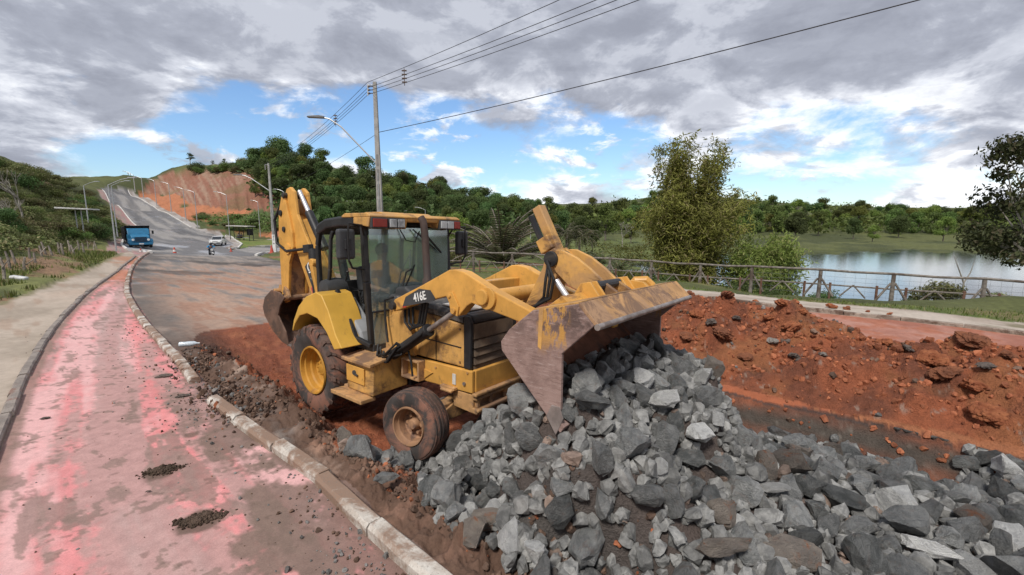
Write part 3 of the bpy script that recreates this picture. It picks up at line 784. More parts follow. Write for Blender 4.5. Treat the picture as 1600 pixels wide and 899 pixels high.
def kerb(name, line, width, height, length, mat, side, smax=1e9, skip=None, sink=0.1):
    root = bpy.data.objects.new(name, None); COL.objects.link(root); root['kind'] = 'structure'
    P = [Vector((p[0], p[1], 0)) for p in line]
    cum = [0]
    for a, b in zip(P[:-1], P[1:]): cum.append(cum[-1] + (b - a).length)
    def at(d):
        for i in range(len(P) - 1):
            if d <= cum[i + 1] or i == len(P) - 2:
                f = (d - cum[i]) / max(cum[i + 1] - cum[i], 1e-6); return P[i].lerp(P[i + 1], f)
    d = 0; k = 0; rk = random.Random(len(name))
    while d < min(cum[-1], smax) - length * .4:
        L = length * rk.uniform(.96, 1.03)
        e = min(d + L, cum[-1])
        a, b = at(d + .008), at(e - .008)
        k += 1
        if skip and skip(k, a, b, d):
            d = e; continue
        dirv = (b - a).normalized(); nrm = Vector((dirv.y, -dirv.x, 0)) * side
        za = float(base_h(a.x, a.y)); zb = float(base_h(b.x, b.y))
        h = height + rk.uniform(-.012, .012); j = rk.uniform(-.012, .012)
        mb = MB(); vs = []; N = 5
        for i in range(N + 1):
            f = i / N; p = a.lerp(b, f); zz = lerp(za, zb, f)
            c1 = rk.uniform(-.006, .006); c2 = rk.uniform(-.008, .008)
            for off, hz_ in ((0, -sink), (0, h - .02), (.02, h + c1), (width - .03 + c2, h + c1 * .6), (width, h - .035 + c2), (width, -sink)):
                q = p + nrm * (off + j); vs.append((q.x, q.y, zz + hz_))
        fs = [(i * 6 + m_, i * 6 + (m_ + 1) % 6, (i + 1) * 6 + (m_ + 1) % 6, (i + 1) * 6 + m_) for i in range(N) for m_ in range(6)]
        fs += [tuple(range(5, -1, -1)), tuple(range(N * 6, N * 6 + 6))]
        mb.add(vs, fs)
        mb.build('kerb_stone', mat, root)
        d = e
    return root
def gap(k, a, b, d):
    s = a.x * E1[0] + a.y * E1[1]
    return 6.55 < s < 7.2
KRS = [(p[0] - .05 * EN[0], p[1] - .05 * EN[1]) for p in KR]
kerb('kerb', KRS, .145, .092, 1.0, M_KERBW, -1, skip=gap)
kerb('kerb', KL, .13, .06, 1.0, M_KERBG, -1)
kerb('kerb', KB[:-8], .13, .10, 1.2, obj_world_mat('muddy kerb', (.36, .30, .25), (.2, .16, .13), (.12, .08, .06), .45, .55, .9), 1)
# ------------------------------------------------------------------ backhoe loader (machine frame: x forward, y left, z up)
YEL = (.62, .325, .075)
M_Y = plain('machine yellow', YEL, .42, .14, 3, None, .12, 30, dirt=(.25, .13, .055), dscale=2.2, dlo=.54, dhi=.70, chips=(.13, .07, .035))
M_YD = plain('dusty machine yellow', (.56, .31, .09), .55, .15, 3, (.45, .26, .11), .2, 25, dirt=(.17, .095, .05), dscale=2.0, dlo=.47, dhi=.63, chips=(.09, .05, .03))
M_YB = plain('mud browned yellow', (.46, .26, .11), .7, .2, 4, (.38, .23, .13), .3, 25, dirt=(.20, .12, .075), dscale=3, dlo=.46, dhi=.58, chips=(.12, .075, .05))
M_FEND = plain('bright fender yellow', (.62, .36, .06), .4, .08, 2, None, .06, 30, dirt=(.40, .24, .09), dscale=1.6, dlo=.56, dhi=.72, chips=(.28, .16, .06))
M_BLK = plain('dusty black paint', (.022, .022, .024), .5, .3, 4, None, .15, 30, dirt=(.07, .06, .05), dscale=3, dlo=.52, dhi=.75)
M_HOSE = plain('rubber hose', (.012, .012, .013), .55, .3, 9, None, .1, 50, dirt=(.07, .05, .04), dscale=6, dlo=.55, dhi=.75)
M_HOOD = plain('dusty black hood', (.05, .05, .052), .38, .3, 3, (.16, .145, .13), .1, 20, dirt=(.33, .29, .25), dscale=4, dlo=.56, dhi=.72)
M_WHITE = plain('pale hood sheen and sticker white', (.60, .58, .54), .5, .12, 6, (.42, .38, .33), .1, 30, dirt=(.2, .16, .13), dscale=7, dlo=.58, dhi=.7)  # white for the painted hood sheen, the sticker and the console
M_GRILL = plain('dusty grille plastic', (.15, .105, .07), .8, .2, 5, (.095, .072, .055), .2, 40)
M_TYRE = plain('muddy tyre rubber', (.055, .047, .044), .9, .25, 4, (.13, .088, .072), .4, 40, dirt=(.24, .115, .08), dscale=2.5, dlo=.45, dhi=.60)
M_TREAD = plain('mud caked tread', (.11, .070, .056), .95, .25, 5, (.21, .10, .07), .6, 35, dirt=(.045, .038, .036), dscale=3.5, dlo=.5, dhi=.62)
M_RIM = plain('yellow rim', (.50, .25, .04), .5, .1, 5, None, .15, 40, dirt=(.27, .14, .06), dscale=3, dlo=.53, dhi=.68)
M_RIMD = plain('dusty rim', (.36, .20, .11), .75, .15, 5, (.27, .15, .09), .25, 40, dirt=(.15, .09, .065), dscale=5, dlo=.52, dhi=.64)
def plate_mat():
    m, q = new_mat('scraped bucket plate')
    pos = q.n('ShaderNodeTexCoord').outputs['Object']; sp = q.n('ShaderNodeSeparateXYZ', {0: pos})
    scr = q.noise(q.n('ShaderNodeMapping', {'Vector': pos, 'Rotation': (0, R(50), 0), 'Scale': (3, 3, 26)}).outputs[0], 2.2, 6, .7)
    base = q.mix(q.sstep(q.noise(pos, 4, 7, .68), .36, .64), (.235, .155, .135), (.36, .25, .22))
    base = q.mix(q.math('MULTIPLY', q.sstep(scr, .56, .68), .6), base, (.50, .40, .37))
    base = q.mix(q.math('MULTIPLY', q.sstep(scr, .47, .36), .55), base, (.14, .085, .07))
    dk = q.math('MULTIPLY', q.sstep(sp.outputs[2], 1.72, 1.98), q.sstep(q.noise(pos, 5, 8, .72, .5), .40, .56))
    base = q.mix(q.math('MULTIPLY', dk, .8), base, (.075, .05, .045))
    band = q.math('MULTIPLY', q.sstep(sp.outputs[0], 3.98, 4.04), q.sstep(sp.outputs[0], 4.34, 4.26))
    ym = q.math('MULTIPLY', band, q.math('MULTIPLY', q.sstep(sp.outputs[2], 1.62, 1.86), q.sstep(q.noise(q.n('ShaderNodeMapping', {'Vector': pos, 'Scale': (2.5, 1, .9)}).outputs[0], 5.5, 8, .72, .3), .47, .54)))
    base = q.mix(ym, base, (.52, .28, .075))
    finish(q, base, .6, q.math('ADD', scr, q.noise(pos, 30, 5, .7)), .35, .01, .1, .4)
    return m
M_RUST = plate_mat()
M_STEELED = plain('polished edge steel', (.33, .29, .27), .45, .2, 8, (.22, .18, .16), .2, 30, metal=.5)
M_CHROME = plain('hydraulic rod', (.58, .59, .63), .38, .03, 4, None, 0, 30, metal=.5)
M_INNER = plain('earth stained bucket lining', (.20, .085, .05), .9, .25, 5, (.11, .06, .045), .5, 22)
M_GREY = plain('grey cab plastic', (.30, .31, .32), .6, .1, 5, None, .06, 50, dirt=(.22, .19, .17), dscale=4)
M_DGREY = plain('dark grey plastic', (.05, .052, .056), .55, .15, 5, None, .08, 60)
M_LAMPR = plain('red lamp lens', (.24, .028, .02), .25, .1, 8, None, 0)
M_LAMPW = plain('clear lamp lens', (.45, .47, .48), .15, .1, 8, (.25, .26, .27), 0)
M_SKIN = plain('skin', (.26, .13, .085), .6, .08, 9, None, .03)
M_SHIRT = plain('charcoal cloth', (.075, .082, .092), .85, .15, 9, None, .2)
M_TROUS = plain('dark trousers', (.03, .032, .04), .85, .15, 9, None, .2)
def glass_mat(name, tint, rough=.03, mixf=.24, dust_glare=.10):
    m, q = new_mat(name)
    fr = q.n('ShaderNodeFresnel', {'IOR': 1.5}).outputs[0]
    tr = q.n('ShaderNodeBsdfTransparent', {'Color': (*tint, 1)}).outputs[0]
    gl = q.n('ShaderNodeBsdfGlossy', {'Color': (.95, 1, 1, 1), 'Roughness': rough}).outputs[0]
    df = q.n('ShaderNodeBsdfDiffuse', {'Color': (.46, .53, .52, 1)}).outputs[0]
    pos = q.n('ShaderNodeTexCoord').outputs['Object']
    f = q.math('ADD', q.math('MULTIPLY', fr, .9), mixf * .35, clamp=True)
    a = q.n('ShaderNodeMixShader', {0: f, 1: tr, 2: gl}).outputs[0]
    d = q.math('MULTIPLY', q.sstep(q.noise(pos, 1.6, 4, .5), .05, .95), dust_glare * 2)  # dust film whose teal colour also paints reflected sky on the pane
    b = q.n('ShaderNodeMixShader', {0: d, 1: a, 2: df}).outputs[0]
    q.n('ShaderNodeOutputMaterial', {0: b})
    return m
M_GLASS = glass_mat('cab glass', (.74, .86, .84), .04, .34, .25)
M_CARGLASS = plain('dark car glass', (.02, .025, .03), .08, .2, 3, None, 0, spec=.7)
BH = empty('backhoe_loader', 'yellow backhoe loader standing in the dug pit, tipping its raised front bucket over broken stone', 'backhoe loader', MO, MROT.to_euler())
def P(mb, name, mat, parent=BH, bevel=0.012, smooth=False, **k): return mb.build(name, mat, parent, bevel, smooth, **k)
# --- wheels
def big_wheel(side):
    y = .82 * side; r = .665; w = .225
    o = side
    mb = MB(); c = (0, y, .665)
    mb.lathe([(.345, -.17 * o), (.40, -.20 * o), (.52, -w * o), (.600, -.205 * o), (.628, -.16 * o), (.636, 0), (.628, .16 * o), (.600, .205 * o), (.52, w * o), (.40, .20 * o), (.345, .17 * o)], c, 'y', 56)
    t = P(mb, 'wheel', M_TYRE, bevel=0, smooth=True)
    lug = MB(); n = 21
    for k in range(n):
        for sd_, ph in ((-1, 0), (1, .5)):
            a0 = 2 * math.pi * (k + ph) / n
            pts = []
            for f in range(5):
                ff = f / 4
                yy = sd_ * lerp(-.02, .215, ff); aa = a0 + ff * .30
                rad = .668 - (.012 if ff < .8 else .050 * (ff - .8) / .2 + .012)
                pts.append((aa, yy, rad))
            vs = []
            for aa, yy, rad in pts:
                for da, rd in ((-.045, rad - .06), (-.030, rad), (.030, rad), (.045, rad - .06)):
                    vs.append((math.cos(aa + da) * rd, y + yy, .665 + math.sin(aa + da) * rd))
            fs = [(i * 4 + j, i * 4 + j + 1, (i + 1) * 4 + j + 1, (i + 1) * 4 + j) for i in range(4) for j in range(3)]
            fs += [(0, 1, 2, 3), (19, 18, 17, 16)]
            lug.add(vs, fs)
            # the lug's shoulder block running down onto the sidewall
            aa = pts[-1][0]
            vs = []
            for da in (-.048, .048):
                for yy, rd in ((.205, .640), (.228, .600), (.225, .545), (.20, .60)):
                    vs.append((math.cos(aa + da) * rd, y + sd_ * yy, .665 + math.sin(aa + da) * rd))
            lug.add(vs, [(0, 1, 2, 3), (7, 6, 5, 4), (0, 4, 5, 1), (1, 5, 6, 2), (2, 6, 7, 3), (3, 7, 4, 0)])
    P(lug, 'tread', M_TREAD, t, 0, kind='stuff')
    rm = MB()
    rm.lathe([(.352, .185 * o), (.345, .205 * o), (.325, .200 * o), (.318, .15 * o), (.300, .135 * o), (.292, .075 * o), (.270, .055 * o), (.262, .0), (.235, -.02 * o), (.12, -.03 * o), (.115, .045 * o), (.085, .06 * o), (0.001, .062 * o)], c, 'y', 48)
    rimo = P(rm, 'rim', M_RIM, t, 0, True)
    b = MB()
    for k in range(8):
        a = 2 * math.pi * k / 8
        b.cyl((math.cos(a) * .09, y + .035 * o, .665 + math.sin(a) * .09), (math.cos(a) * .09, y + .075 * o, .665 + math.sin(a) * .09), .013, 6)
    P(b, 'wheel_nut', M_RIM, t, 0, kind='stuff')
    return t
big_wheel(-1); big_wheel(1)
def small_wheel(side):
    o = side; y = .87 * side
    piv = Matrix.Rotation(R(10), 4, 'Z')
    def place(ob):
        ob.matrix_local = Matrix.Translation((2.1, y, .415)) @ piv @ Matrix.Rotation(R(-3) , 4, 'X')
    mb = MB(); c = (0, 0, 0)
    mb.lathe([(.225, -.12 * o), (.25, -.14 * o), (.33, -.150 * o), (.385, -.135 * o), (.41, -.10 * o), (.418, 0), (.41, .10 * o), (.385, .135 * o), (.33, .150 * o), (.25, .14 * o), (.225, .12 * o)], c, 'y', 56)
    t = P(mb, 'wheel', M_TYRE, bevel=0, smooth=True); place(t)
    g = MB()
    for yy in (-.105, -.055, -.005, .045, .095):
        rr_ = .4225 - .18 * yy * yy * 8
        g.lathe([(rr_ - .012, yy - .019), (rr_, yy - .015), (rr_, yy + .015), (rr_ - .012, yy + .019)], c, 'y', 56)
    P(g, 'tread', M_TREAD, t, 0, kind='stuff')
    rm = MB()
    rm.lathe([(.232, .125 * o), (.226, .148 * o), (.212, .145 * o), (.205, .09 * o), (.190, .075 * o), (.182, -.01 * o), (.16, -.03 * o), (.07, -.03 * o), (.066, .055 * o), (.05, .075 * o), (.001, .078 * o)], c, 'y', 40)
    P(rm, 'rim', M_RIMD, t, 0, True)
    b = MB()
    for k in range(6):
        a = 2 * math.pi * k / 6
        b.cyl((math.cos(a) * .105, -.03 * o, math.sin(a) * .105), (math.cos(a) * .105, .03 * o, math.sin(a) * .105), .020, 7)
        b.bar((math.cos(a) * .06, -.01 * o, math.sin(a) * .06), (math.cos(a) * .11, -.02 * o, math.sin(a) * .11), .05, .03)
    P(b, 'wheel_nut', M_RIMD, t, 0, kind='stuff')
small_wheel(-1); small_wheel(1)
# --- chassis and axle
mb = MB(); mb.prism([(.55, .72), (2.62, .78), (2.62, 1.05), (1.42, 1.03), (.55, 1.02)], -.455, -.40); mb.prism([(.55, .72), (2.62, .78), (2.62, 1.05), (1.42, 1.03), (.55, 1.02)], .40, .455)
mb.box((2.60, 0, .915), (.06, .80, .27))
P(mb, 'frame_rail', M_Y)
mb = MB(); mb.box((.6, 0, .75), (1.6, .74, .34)); mb.box((-.5, 0, .72), (.9, .9, .5)); mb.box((1.9, 0, .85), (1.0, .6, .25)); mb.cyl((0, -.62, .665), (0, .62, .665), .15, 16)
P(mb, 'drivetrain', M_BLK)
mb = MB()
mb.bar((2.1, -.66, .46), (2.1, .66, .46), .16, .17); mb.prism([(-.70, .40), (-.25, .56), (.25, .56), (.70, .40), (.70, .33), (-.70, .33)], 2.0, 2.2, 'x')
mb.box((2.1, -.68, .42), (.14, .12, .26)); mb.box((2.1, .68, .42), (.14, .12, .26)); mb.box((2.1, 0, .66), (.34, .30, .2))
P(mb, 'front_axle', M_YB)
mb = MB(); mb.tube([(1.95, -.62, .5), (1.92, 0, .5), (1.95, .62, .5)], .025, 8)
P(mb, 'tie_rod', M_STEELED, bevel=0)
mb = MB()      # front counterweight with two lips
mb.prism([(2.28, .76), (2.66, .76), (2.68, .70), (2.62, .695), (2.62, .60), (2.70, .59), (2.68, .53), (2.30, .55)], -.44, .44)
mb.box((2.665, 0, .775), (.07, .94, .035)); mb.box((2.69, 0, .585), (.06, .90, .035))
for yy in (-.38, -.15, .12, .36): mb.box((2.64, yy, .68), (.05, .05, .16))
P(mb, 'counterweight', M_YB, bevel=.01)
# --- hood
mb = MB(); mb.prism([(1.02, 1.06), (2.47, 1.06), (2.47, 1.58), (1.75, 1.66), (1.02, 1.70)], -.43, .43)
P(mb, 'hood_side', M_YD, bevel=.02)
mb = MB()
sect = lambda w, z: [(-w, z - .10), (-w, z - .035), (-w + .06, z), (w - .06, z), (w, z - .035), (w, z - .10)]
vs = []; xs = [(1.02, .437, 1.81), (1.5, .437, 1.77), (2.1, .437, 1.735), (2.45, .437, 1.70)]
for x_, w_, z_ in xs: vs += [(x_, a, b) for a, b in sect(w_, z_)]
fs = [(i * 6 + j, i * 6 + (j + 1) % 6, (i + 1) * 6 + (j + 1) % 6, (i + 1) * 6 + j) for i in range(3) for j in range(6)] + [tuple(range(6)), tuple(range(23, 17, -1))]
mb.add(vs, fs)
P(mb, 'hood_top', M_HOOD, smooth=False, bevel=.01)
mb = MB(); mb.prism([(1.95, 1.752), (2.38, 1.715), (2.38, 1.725), (1.95, 1.765)], -.30, .30)
P(mb, 'hood_sheen', M_WHITE, bevel=.003)  # pale plate painting the white sheen on the black hood
mb = MB()      # black grille surround
mb.prism([(2.46, 1.05), (2.575, 1.05), (2.585, 1.62), (2.55, 1.69), (2.46, 1.70)], -.44, -.385); mb.prism([(2.46, 1.05), (2.575, 1.05), (2.585, 1.62), (2.55, 1.69), (2.46, 1.70)], .385, .44)
mb.prism([(2.46, 1.60), (2.583, 1.60), (2.585, 1.64), (2.55, 1.695), (2.46, 1.705)], -.385, .385)
P(mb, 'grille_frame', M_BLK, bevel=.02)
mb = MB(); mb.box((2.52, 0, 1.32), (.05, .77, .56)); P(mb, 'grille', M_GRILL, bevel=0)
mb = MB(); mb.box((2.555, 0, 1.50), (.045, .76, .19)); mb2 = mb
P(mb, 'grille_panel', M_GRILL, bevel=.012)
for i in range(4):
    mb = MB(); z0 = 1.385 - i * .100
    mb.prism([(2.535, z0 - .085), (2.60, z0 - .078), (2.565, z0 + .012), (2.535, z0 + .012)], -.375, .375); P(mb, 'louver', M_GRILL, bevel=.004)
# --- toolbox, step, bracket
mb = MB(); mb.prism([(-.95, .58), (-.93, 1.0), (-.40, 1.06), (-.40, .60)], .79, 1.37, 'x'); P(mb, 'toolbox', M_YD, bevel=.012)
mb = MB(); mb.prism([(-1.0, .965), (-1.0, 1.01), (-.40, 1.085), (-.40, 1.064)], .74, 1.39, 'x'); P(mb, 'toolbox_lid', M_YB, bevel=.008)
mb = MB(); mb.box((1.0, -.955, .80), (.40, .015, .22)); P(mb, 'toolbox_door', M_Y, bevel=.004)
mb = MB(); mb.cyl((1.0, -.965, .83), (1.0, -.985, .83), .03, 10); mb.bar((1.0, -.98, .83), (1.08, -.98, .80), .02); P(mb, 'latch', M_DGREY, bevel=0)
mb = MB(); mb.box((.98, -.99, .53), (.70, .22, .05)); mb.box((.98, -.9, .56), (.60, .06, .07)); P(mb, 'step', M_YB, bevel=.008)
mb = MB(); mb.box((1.62, -.50, 1.02), (.34, .13, .03)); mb.box((1.46, -.50, .90), (.03, .13, .26)); mb.box((1.78, -.50, .90), (.03, .13, .26)); mb.box((1.62, -.50, .785), (.34, .13, .03)); P(mb, 'battery_bracket', M_YB, bevel=.006)
mb = MB(); mb.prism([(1.42, 1.03), (1.75, .93), (1.95, .90), (1.80, .80), (1.42, .78)], -.47, -.456); P(mb, 'frame_gusset', M_Y, bevel=.004)
mb = MB(); mb.box((2.33, -.462, .90), (.055, .01, .13)); P(mb, 'sticker', M_WHITE, bevel=0)
mb = MB(); mb.cyl((2.5, -.455, .88), (2.5, -.475, .88), .022, 8); P(mb, 'bolt', M_STEELED, bevel=0)
mb = MB(); mb.tube([(2.17, -.47, .80), (2.17, -.52, .76), (2.34, -.52, .76), (2.34, -.47, .80)], .022, 8); mb.box((2.26, -.49, .79), (.24, .06, .03)); P(mb, 'tow_lug', M_YB, bevel=0)
# --- rear fenders
def fender(side):
    y0, y1 = (-1.06, -.60) if side < 0 else (.60, 1.06)
    prof = [(-.46, 1.20), (-.40, 1.36), (-.24, 1.58), (-.02, 1.74), (.26, 1.83), (.40, 1.80), (.56, 1.60), (.72, 1.30), (.86, 1.14)]
    inn = [(-.44, 1.18), (-.37, 1.30), (-.22, 1.44), (0, 1.50), (.28, 1.46), (.50, 1.30), (.68, 1.09)]
    mb = MB(); n = len(prof)
    mb.prism(prof + inn[::-1], y0, y1)
    return P(mb, 'fender', M_FEND, bevel=.035, seg=3, smooth=True)
fender(-1); fender(1)
# --- cab
CBL = dict(bevel=.012)
def post(pts, w, h, name='cab_post', mat=None, par=BH):
    mb = MB()
    for a, b in zip(pts[:-1], pts[1:]): mb.bar(a, b, w, h)
    return P(mb, name, mat or M_BLK, par, **CBL)
for sgn in (-1, 1):
    post([(.98, sgn * .68, 1.12), (.97, sgn * .735, 2.0), (.93, sgn * .735, 2.76)], .075, .075)
    post([(-.20, sgn * .74, 1.62), (-.20, sgn * .75, 2.45), (-.12, sgn * .75, 2.72)], .06, .075)
    post([(.02, sgn * .755, 1.70), (.12, sgn * .755, 2.12), (.16, sgn * .755, 2.55), (.22, sgn * .75, 2.66)], .045, .05)
    post([(-.22, sgn * .76, 1.70), (.20, sgn * .78, 1.78)], .06, .06, 'cab_sill')
    post([(.32, sgn * .78, 1.84), (.56, sgn * .78, 1.52), (.76, sgn * .78, 1.22), (1.02, sgn * .72, 1.14)], .06, .06, 'door_sill')
mb = MB(); mb.box((.40, 0, 1.10), (1.25, 1.38, .10)); P(mb, 'cab_floor', M_DGREY, **CBL)
mb = MB()
mb.prism([(-.22, 2.66), (-.14, 2.76), (.05, 2.83), (.40, 2.86), (.78, 2.86), (.78, 2.72), (.4, 2.72), (.1, 2.69), (-.14, 2.60)], -.79, .79)
P(mb, 'roof', M_BLK, bevel=.03, seg=3, smooth=True)
mb = MB()      # yellow roof cap with drooping front visor
mb.prism([(.52, 2.865), (.60, 2.90), (1.10, 2.90), (1.17, 2.87), (1.17, 2.845), (.52, 2.845)], -.80, .80)
for a, b in ((-.80, -.40), (-.40, -.20), (.36, .80)):
    lo = 2.72 if (a, b) != (-.40, -.20) else 2.70
    mb.prism([(.80, 2.845), (1.165, 2.845), (1.13, lo), (.80, lo + .04)], a, b)
mb.prism([(.80, 2.845), (1.165, 2.845), (1.15, 2.80), (.80, 2.80)], -.20, .36)
mb.prism([(.60, 2.90), (.70, 2.925), (1.02, 2.925), (1.10, 2.90)], -.55, .30)
P(mb, 'roof_visor', M_YD, bevel=.02)
for y_, w_, mt in ((-.66, .21, M_LAMPR), (-.455, .11, M_LAMPW), (-.325, .11, M_LAMPW), (.455, .12, M_LAMPW), (.59, .12, M_LAMPW), (.725, .12, M_LAMPR)):
    mb = MB(); mb.box((1.155, y_, 2.775), (.06, w_ + .03, .135)); h_ = P(mb, 'work_light', M_DGREY, bevel=.008)
    mb = MB(); mb.box((1.19, y_, 2.775), (.02, w_, .105)); P(mb, 'lens', mt, h_, .006)
# glazing (front: two panes beside a centre bar; left side and rear)
def pane(name, vs, mat=M_GLASS):
    mb = MB(); a = [Vector(v) for v in vs]; nrm = (a[1] - a[0]).cross(a[2] - a[0]).normalized() * .006
    n = len(a); mb.add([v - nrm for v in a] + [v + nrm for v in a], [tuple(range(n)), tuple(range(2 * n - 1, n - 1, -1))] + [(i, n + i, n + (i + 1) % n, (i + 1) % n) for i in range(n)])
    return P(mb, name, mat, bevel=0)
pane('windscreen', [(1.02, -.69, 1.60), (1.02, .69, 1.60), (.99, .70, 2.72), (.99, -.70, 2.72)])
pane('lower_windscreen', [(1.02, -.66, 1.14), (1.02, -.36, 1.14), (1.02, -.36, 1.585), (1.02, -.68, 1.585)])
pane('side_window', [(.92, .74, 1.75), (.20, .76, 1.85), (.22, .75, 2.64), (.90, .74, 2.68)])
pane('rear_window', [(-.21, -.70, 1.85), (-.21, .70, 1.85), (-.16, .70, 2.64), (-.16, -.70, 2.64)], glass_mat('rear glass', (.85, .92, .90), .03, .1, .04))
mb = MB(); mb.bar((1.03, -.68, 1.592), (1.03, -.34, 1.592), .03, .025); P(mb, 'window_rail', M_BLK, bevel=.004)
mb = MB(); mb.box((1.0, .16, 1.36), (.08, 1.02, .46)); mb.box((.9, .16, 1.72), (.3, .6, .26)); mb.prism([(.72, 1.6), (1.02, 1.6), (1.0, 1.9), (.86, 1.98), (.74, 1.86)], -.22, .42); P(mb, 'dashboard', M_DGREY, bevel=.04)
mb = MB(); mb.lathe([(.17, -.012), (.185, 0), (.17, .012), (.155, 0)], (0, 0, 0), 'z', 28, True); 
for a in (0, 2.1, 4.2): mb.bar((0, 0, -.02), (.165 * math.cos(a), .165 * math.sin(a), 0), .02, .012)
sw = P(mb, 'steering_wheel', M_DGREY, bevel=0, smooth=True); sw.matrix_local = Matrix.Translation((.66, .0, 1.90)) @ Matrix.Rotation(R(-30), 4, 'Y')
mb = MB(); mb.cyl((.84, 0, 1.55), (.67, 0, 1.89), .03, 8); P(mb, 'steering_column', M_DGREY, bevel=0)
mb = MB(); mb.box((.30, -.02, 1.50), (.50, .50, .14)); st_seat = P(mb, 'seat', M_DGREY, bevel=.05, seg=3)
mb = MB(); mb.box((.05, -.02, 1.82), (.14, .48, .62), Euler((0, R(-8), 0)).to_matrix()); P(mb, 'backrest', M_DGREY, bevel=.06, seg=3)
mb = MB(); mb.box((-.215, 0, 1.50), (.05, 1.40, .80)); P(mb, 'rear_panel', M_BLK, bevel=.01)
mb = MB(); mb.box((.30, -.02, 1.29), (.36, .36, .30)); P(mb, 'seat_base', M_DGREY, bevel=.02)
mb = MB()
mb.prism([(.10, 1.16), (.86, 1.16), (.80, 1.30), (.56, 1.52), (.34, 1.72), (.10, 1.70)], -.74, -.50); P(mb, 'side_console', M_GREY, bevel=.03)
mb = MB(); mb.prism([(.50, 1.34), (.66, 1.32), (.60, 1.44), (.50, 1.48)], -.755, -.738); P(mb, 'console_panel', M_WHITE, bevel=.004)
mb = MB(); mb.lathe([(.001, -.20), (.13, -.17), (.16, 0), (.14, .14), (.001, .20)], (.05, -.66, 1.83), 'y', 20); P(mb, 'headrest_cushion', M_DGREY, bevel=0, smooth=True)
mb = MB(); rh = random.Random(4)
for k in range(9):
    x0 = rh.uniform(.3, .6); mb.tube([(x0, -.60 + .04 * k, 1.60), (x0 + rh.uniform(-.1, .1), -.62 + .04 * k, 1.78 + rh.uniform(0, .1)), (x0 + rh.uniform(-.15, .1), -.45 + .03 * k, 1.80), (x0 - .1, -.40, 1.62)], .010, 6)
P(mb, 'control_cable', M_HOSE, bevel=0)
mb = MB(); mb.tube([(.16, -.52, 1.7), (.14, -.53, 1.95), (.18, -.52, 2.05)], .012, 6); mb.lathe([(.001, -.03), (.025, 0), (.001, .03)], (.18, -.52, 2.07), 'z', 10); P(mb, 'control_lever', M_HOSE, bevel=0)
mb = MB(); mb.tube([(1.05, -.30, 1.62), (1.07, -.16, 2.10), (1.06, -.06, 2.14)], .012, 6); mb.bar((1.06, -.32, 1.62), (1.065, .0, 2.2), .02, .012); P(mb, 'wiper', M_HOSE, bevel=0)
mb = MB(); mb.bar((1.05, .18, 2.66), (1.05, .52, 2.36), .03, .02); mb.tube([(1.03, .0, 2.70), (1.06, .12, 2.60), (1.05, .4, 2.42)], .010, 6); P(mb, 'wiper', M_HOSE, bevel=0)
mb = MB(); mb.tube([(1.02, -.22, 2.70), (1.05, -.14, 2.55), (1.05, .02, 2.52), (1.03, .12, 2.68)], .008, 6); P(mb, 'cable', M_HOSE, bevel=0)
# exhaust stack
mb = MB(); mb.tube([(1.47, -.12, 1.75), (1.47, -.12, 2.02), (1.47, -.12, 2.05), (1.44, -.13, 2.6), (1.42, -.14, 2.80), (1.38, -.15, 2.86)], [.07, .07, .052, .05, .05, .05], 14)
P(mb, 'exhaust_stack', plain('rusty exhaust', (.075, .05, .042), .7, .3, 5, (.05, .04, .038), .3), bevel=0, smooth=True)
mb = MB(); mb.prism([(1.03, 1.7), (1.45, 1.7), (1.40, 1.86), (1.25, 1.93), (1.03, 1.90)], -.34, .30); P(mb, 'cowl', M_DGREY, bevel=.05, seg=3)
# mirrors
def mirror(side):
    c = Vector((.98, side * 1.03, 2.50))
    mb = MB(); mb.box(c, (.09, .24, .38)); 
    m_ = P(mb, 'mirror', M_DGREY, bevel=.035, seg=3)
    mb = MB(); mb.box(c + Vector((.05, 0, 0)), (.04, .09, .13)); P(mb, 'mirror_clamp', M_BLK, m_, .008)
    mb = MB(); mb.tube([(.96, side * .75, 2.60), (1.02, side * .82, 2.74), (1.06, side * 1.03, 2.76), (1.05, side * 1.04, 2.55), (1.06, side * 1.04, 2.30), (1.04, side * .98, 2.20), (.98, side * .75, 2.17)], .014, 8); P(mb, 'mirror_arm', M_HOSE, m_, 0)
mirror(-1); mirror(1)
mb = MB(); mb.tube([(1.02, .74, 1.72), (1.06, .86, 1.74), (1.06, .86, 2.0), (1.0, .74, 2.0)], .016, 8); P(mb, 'grab_rail', M_HOSE, bevel=0)
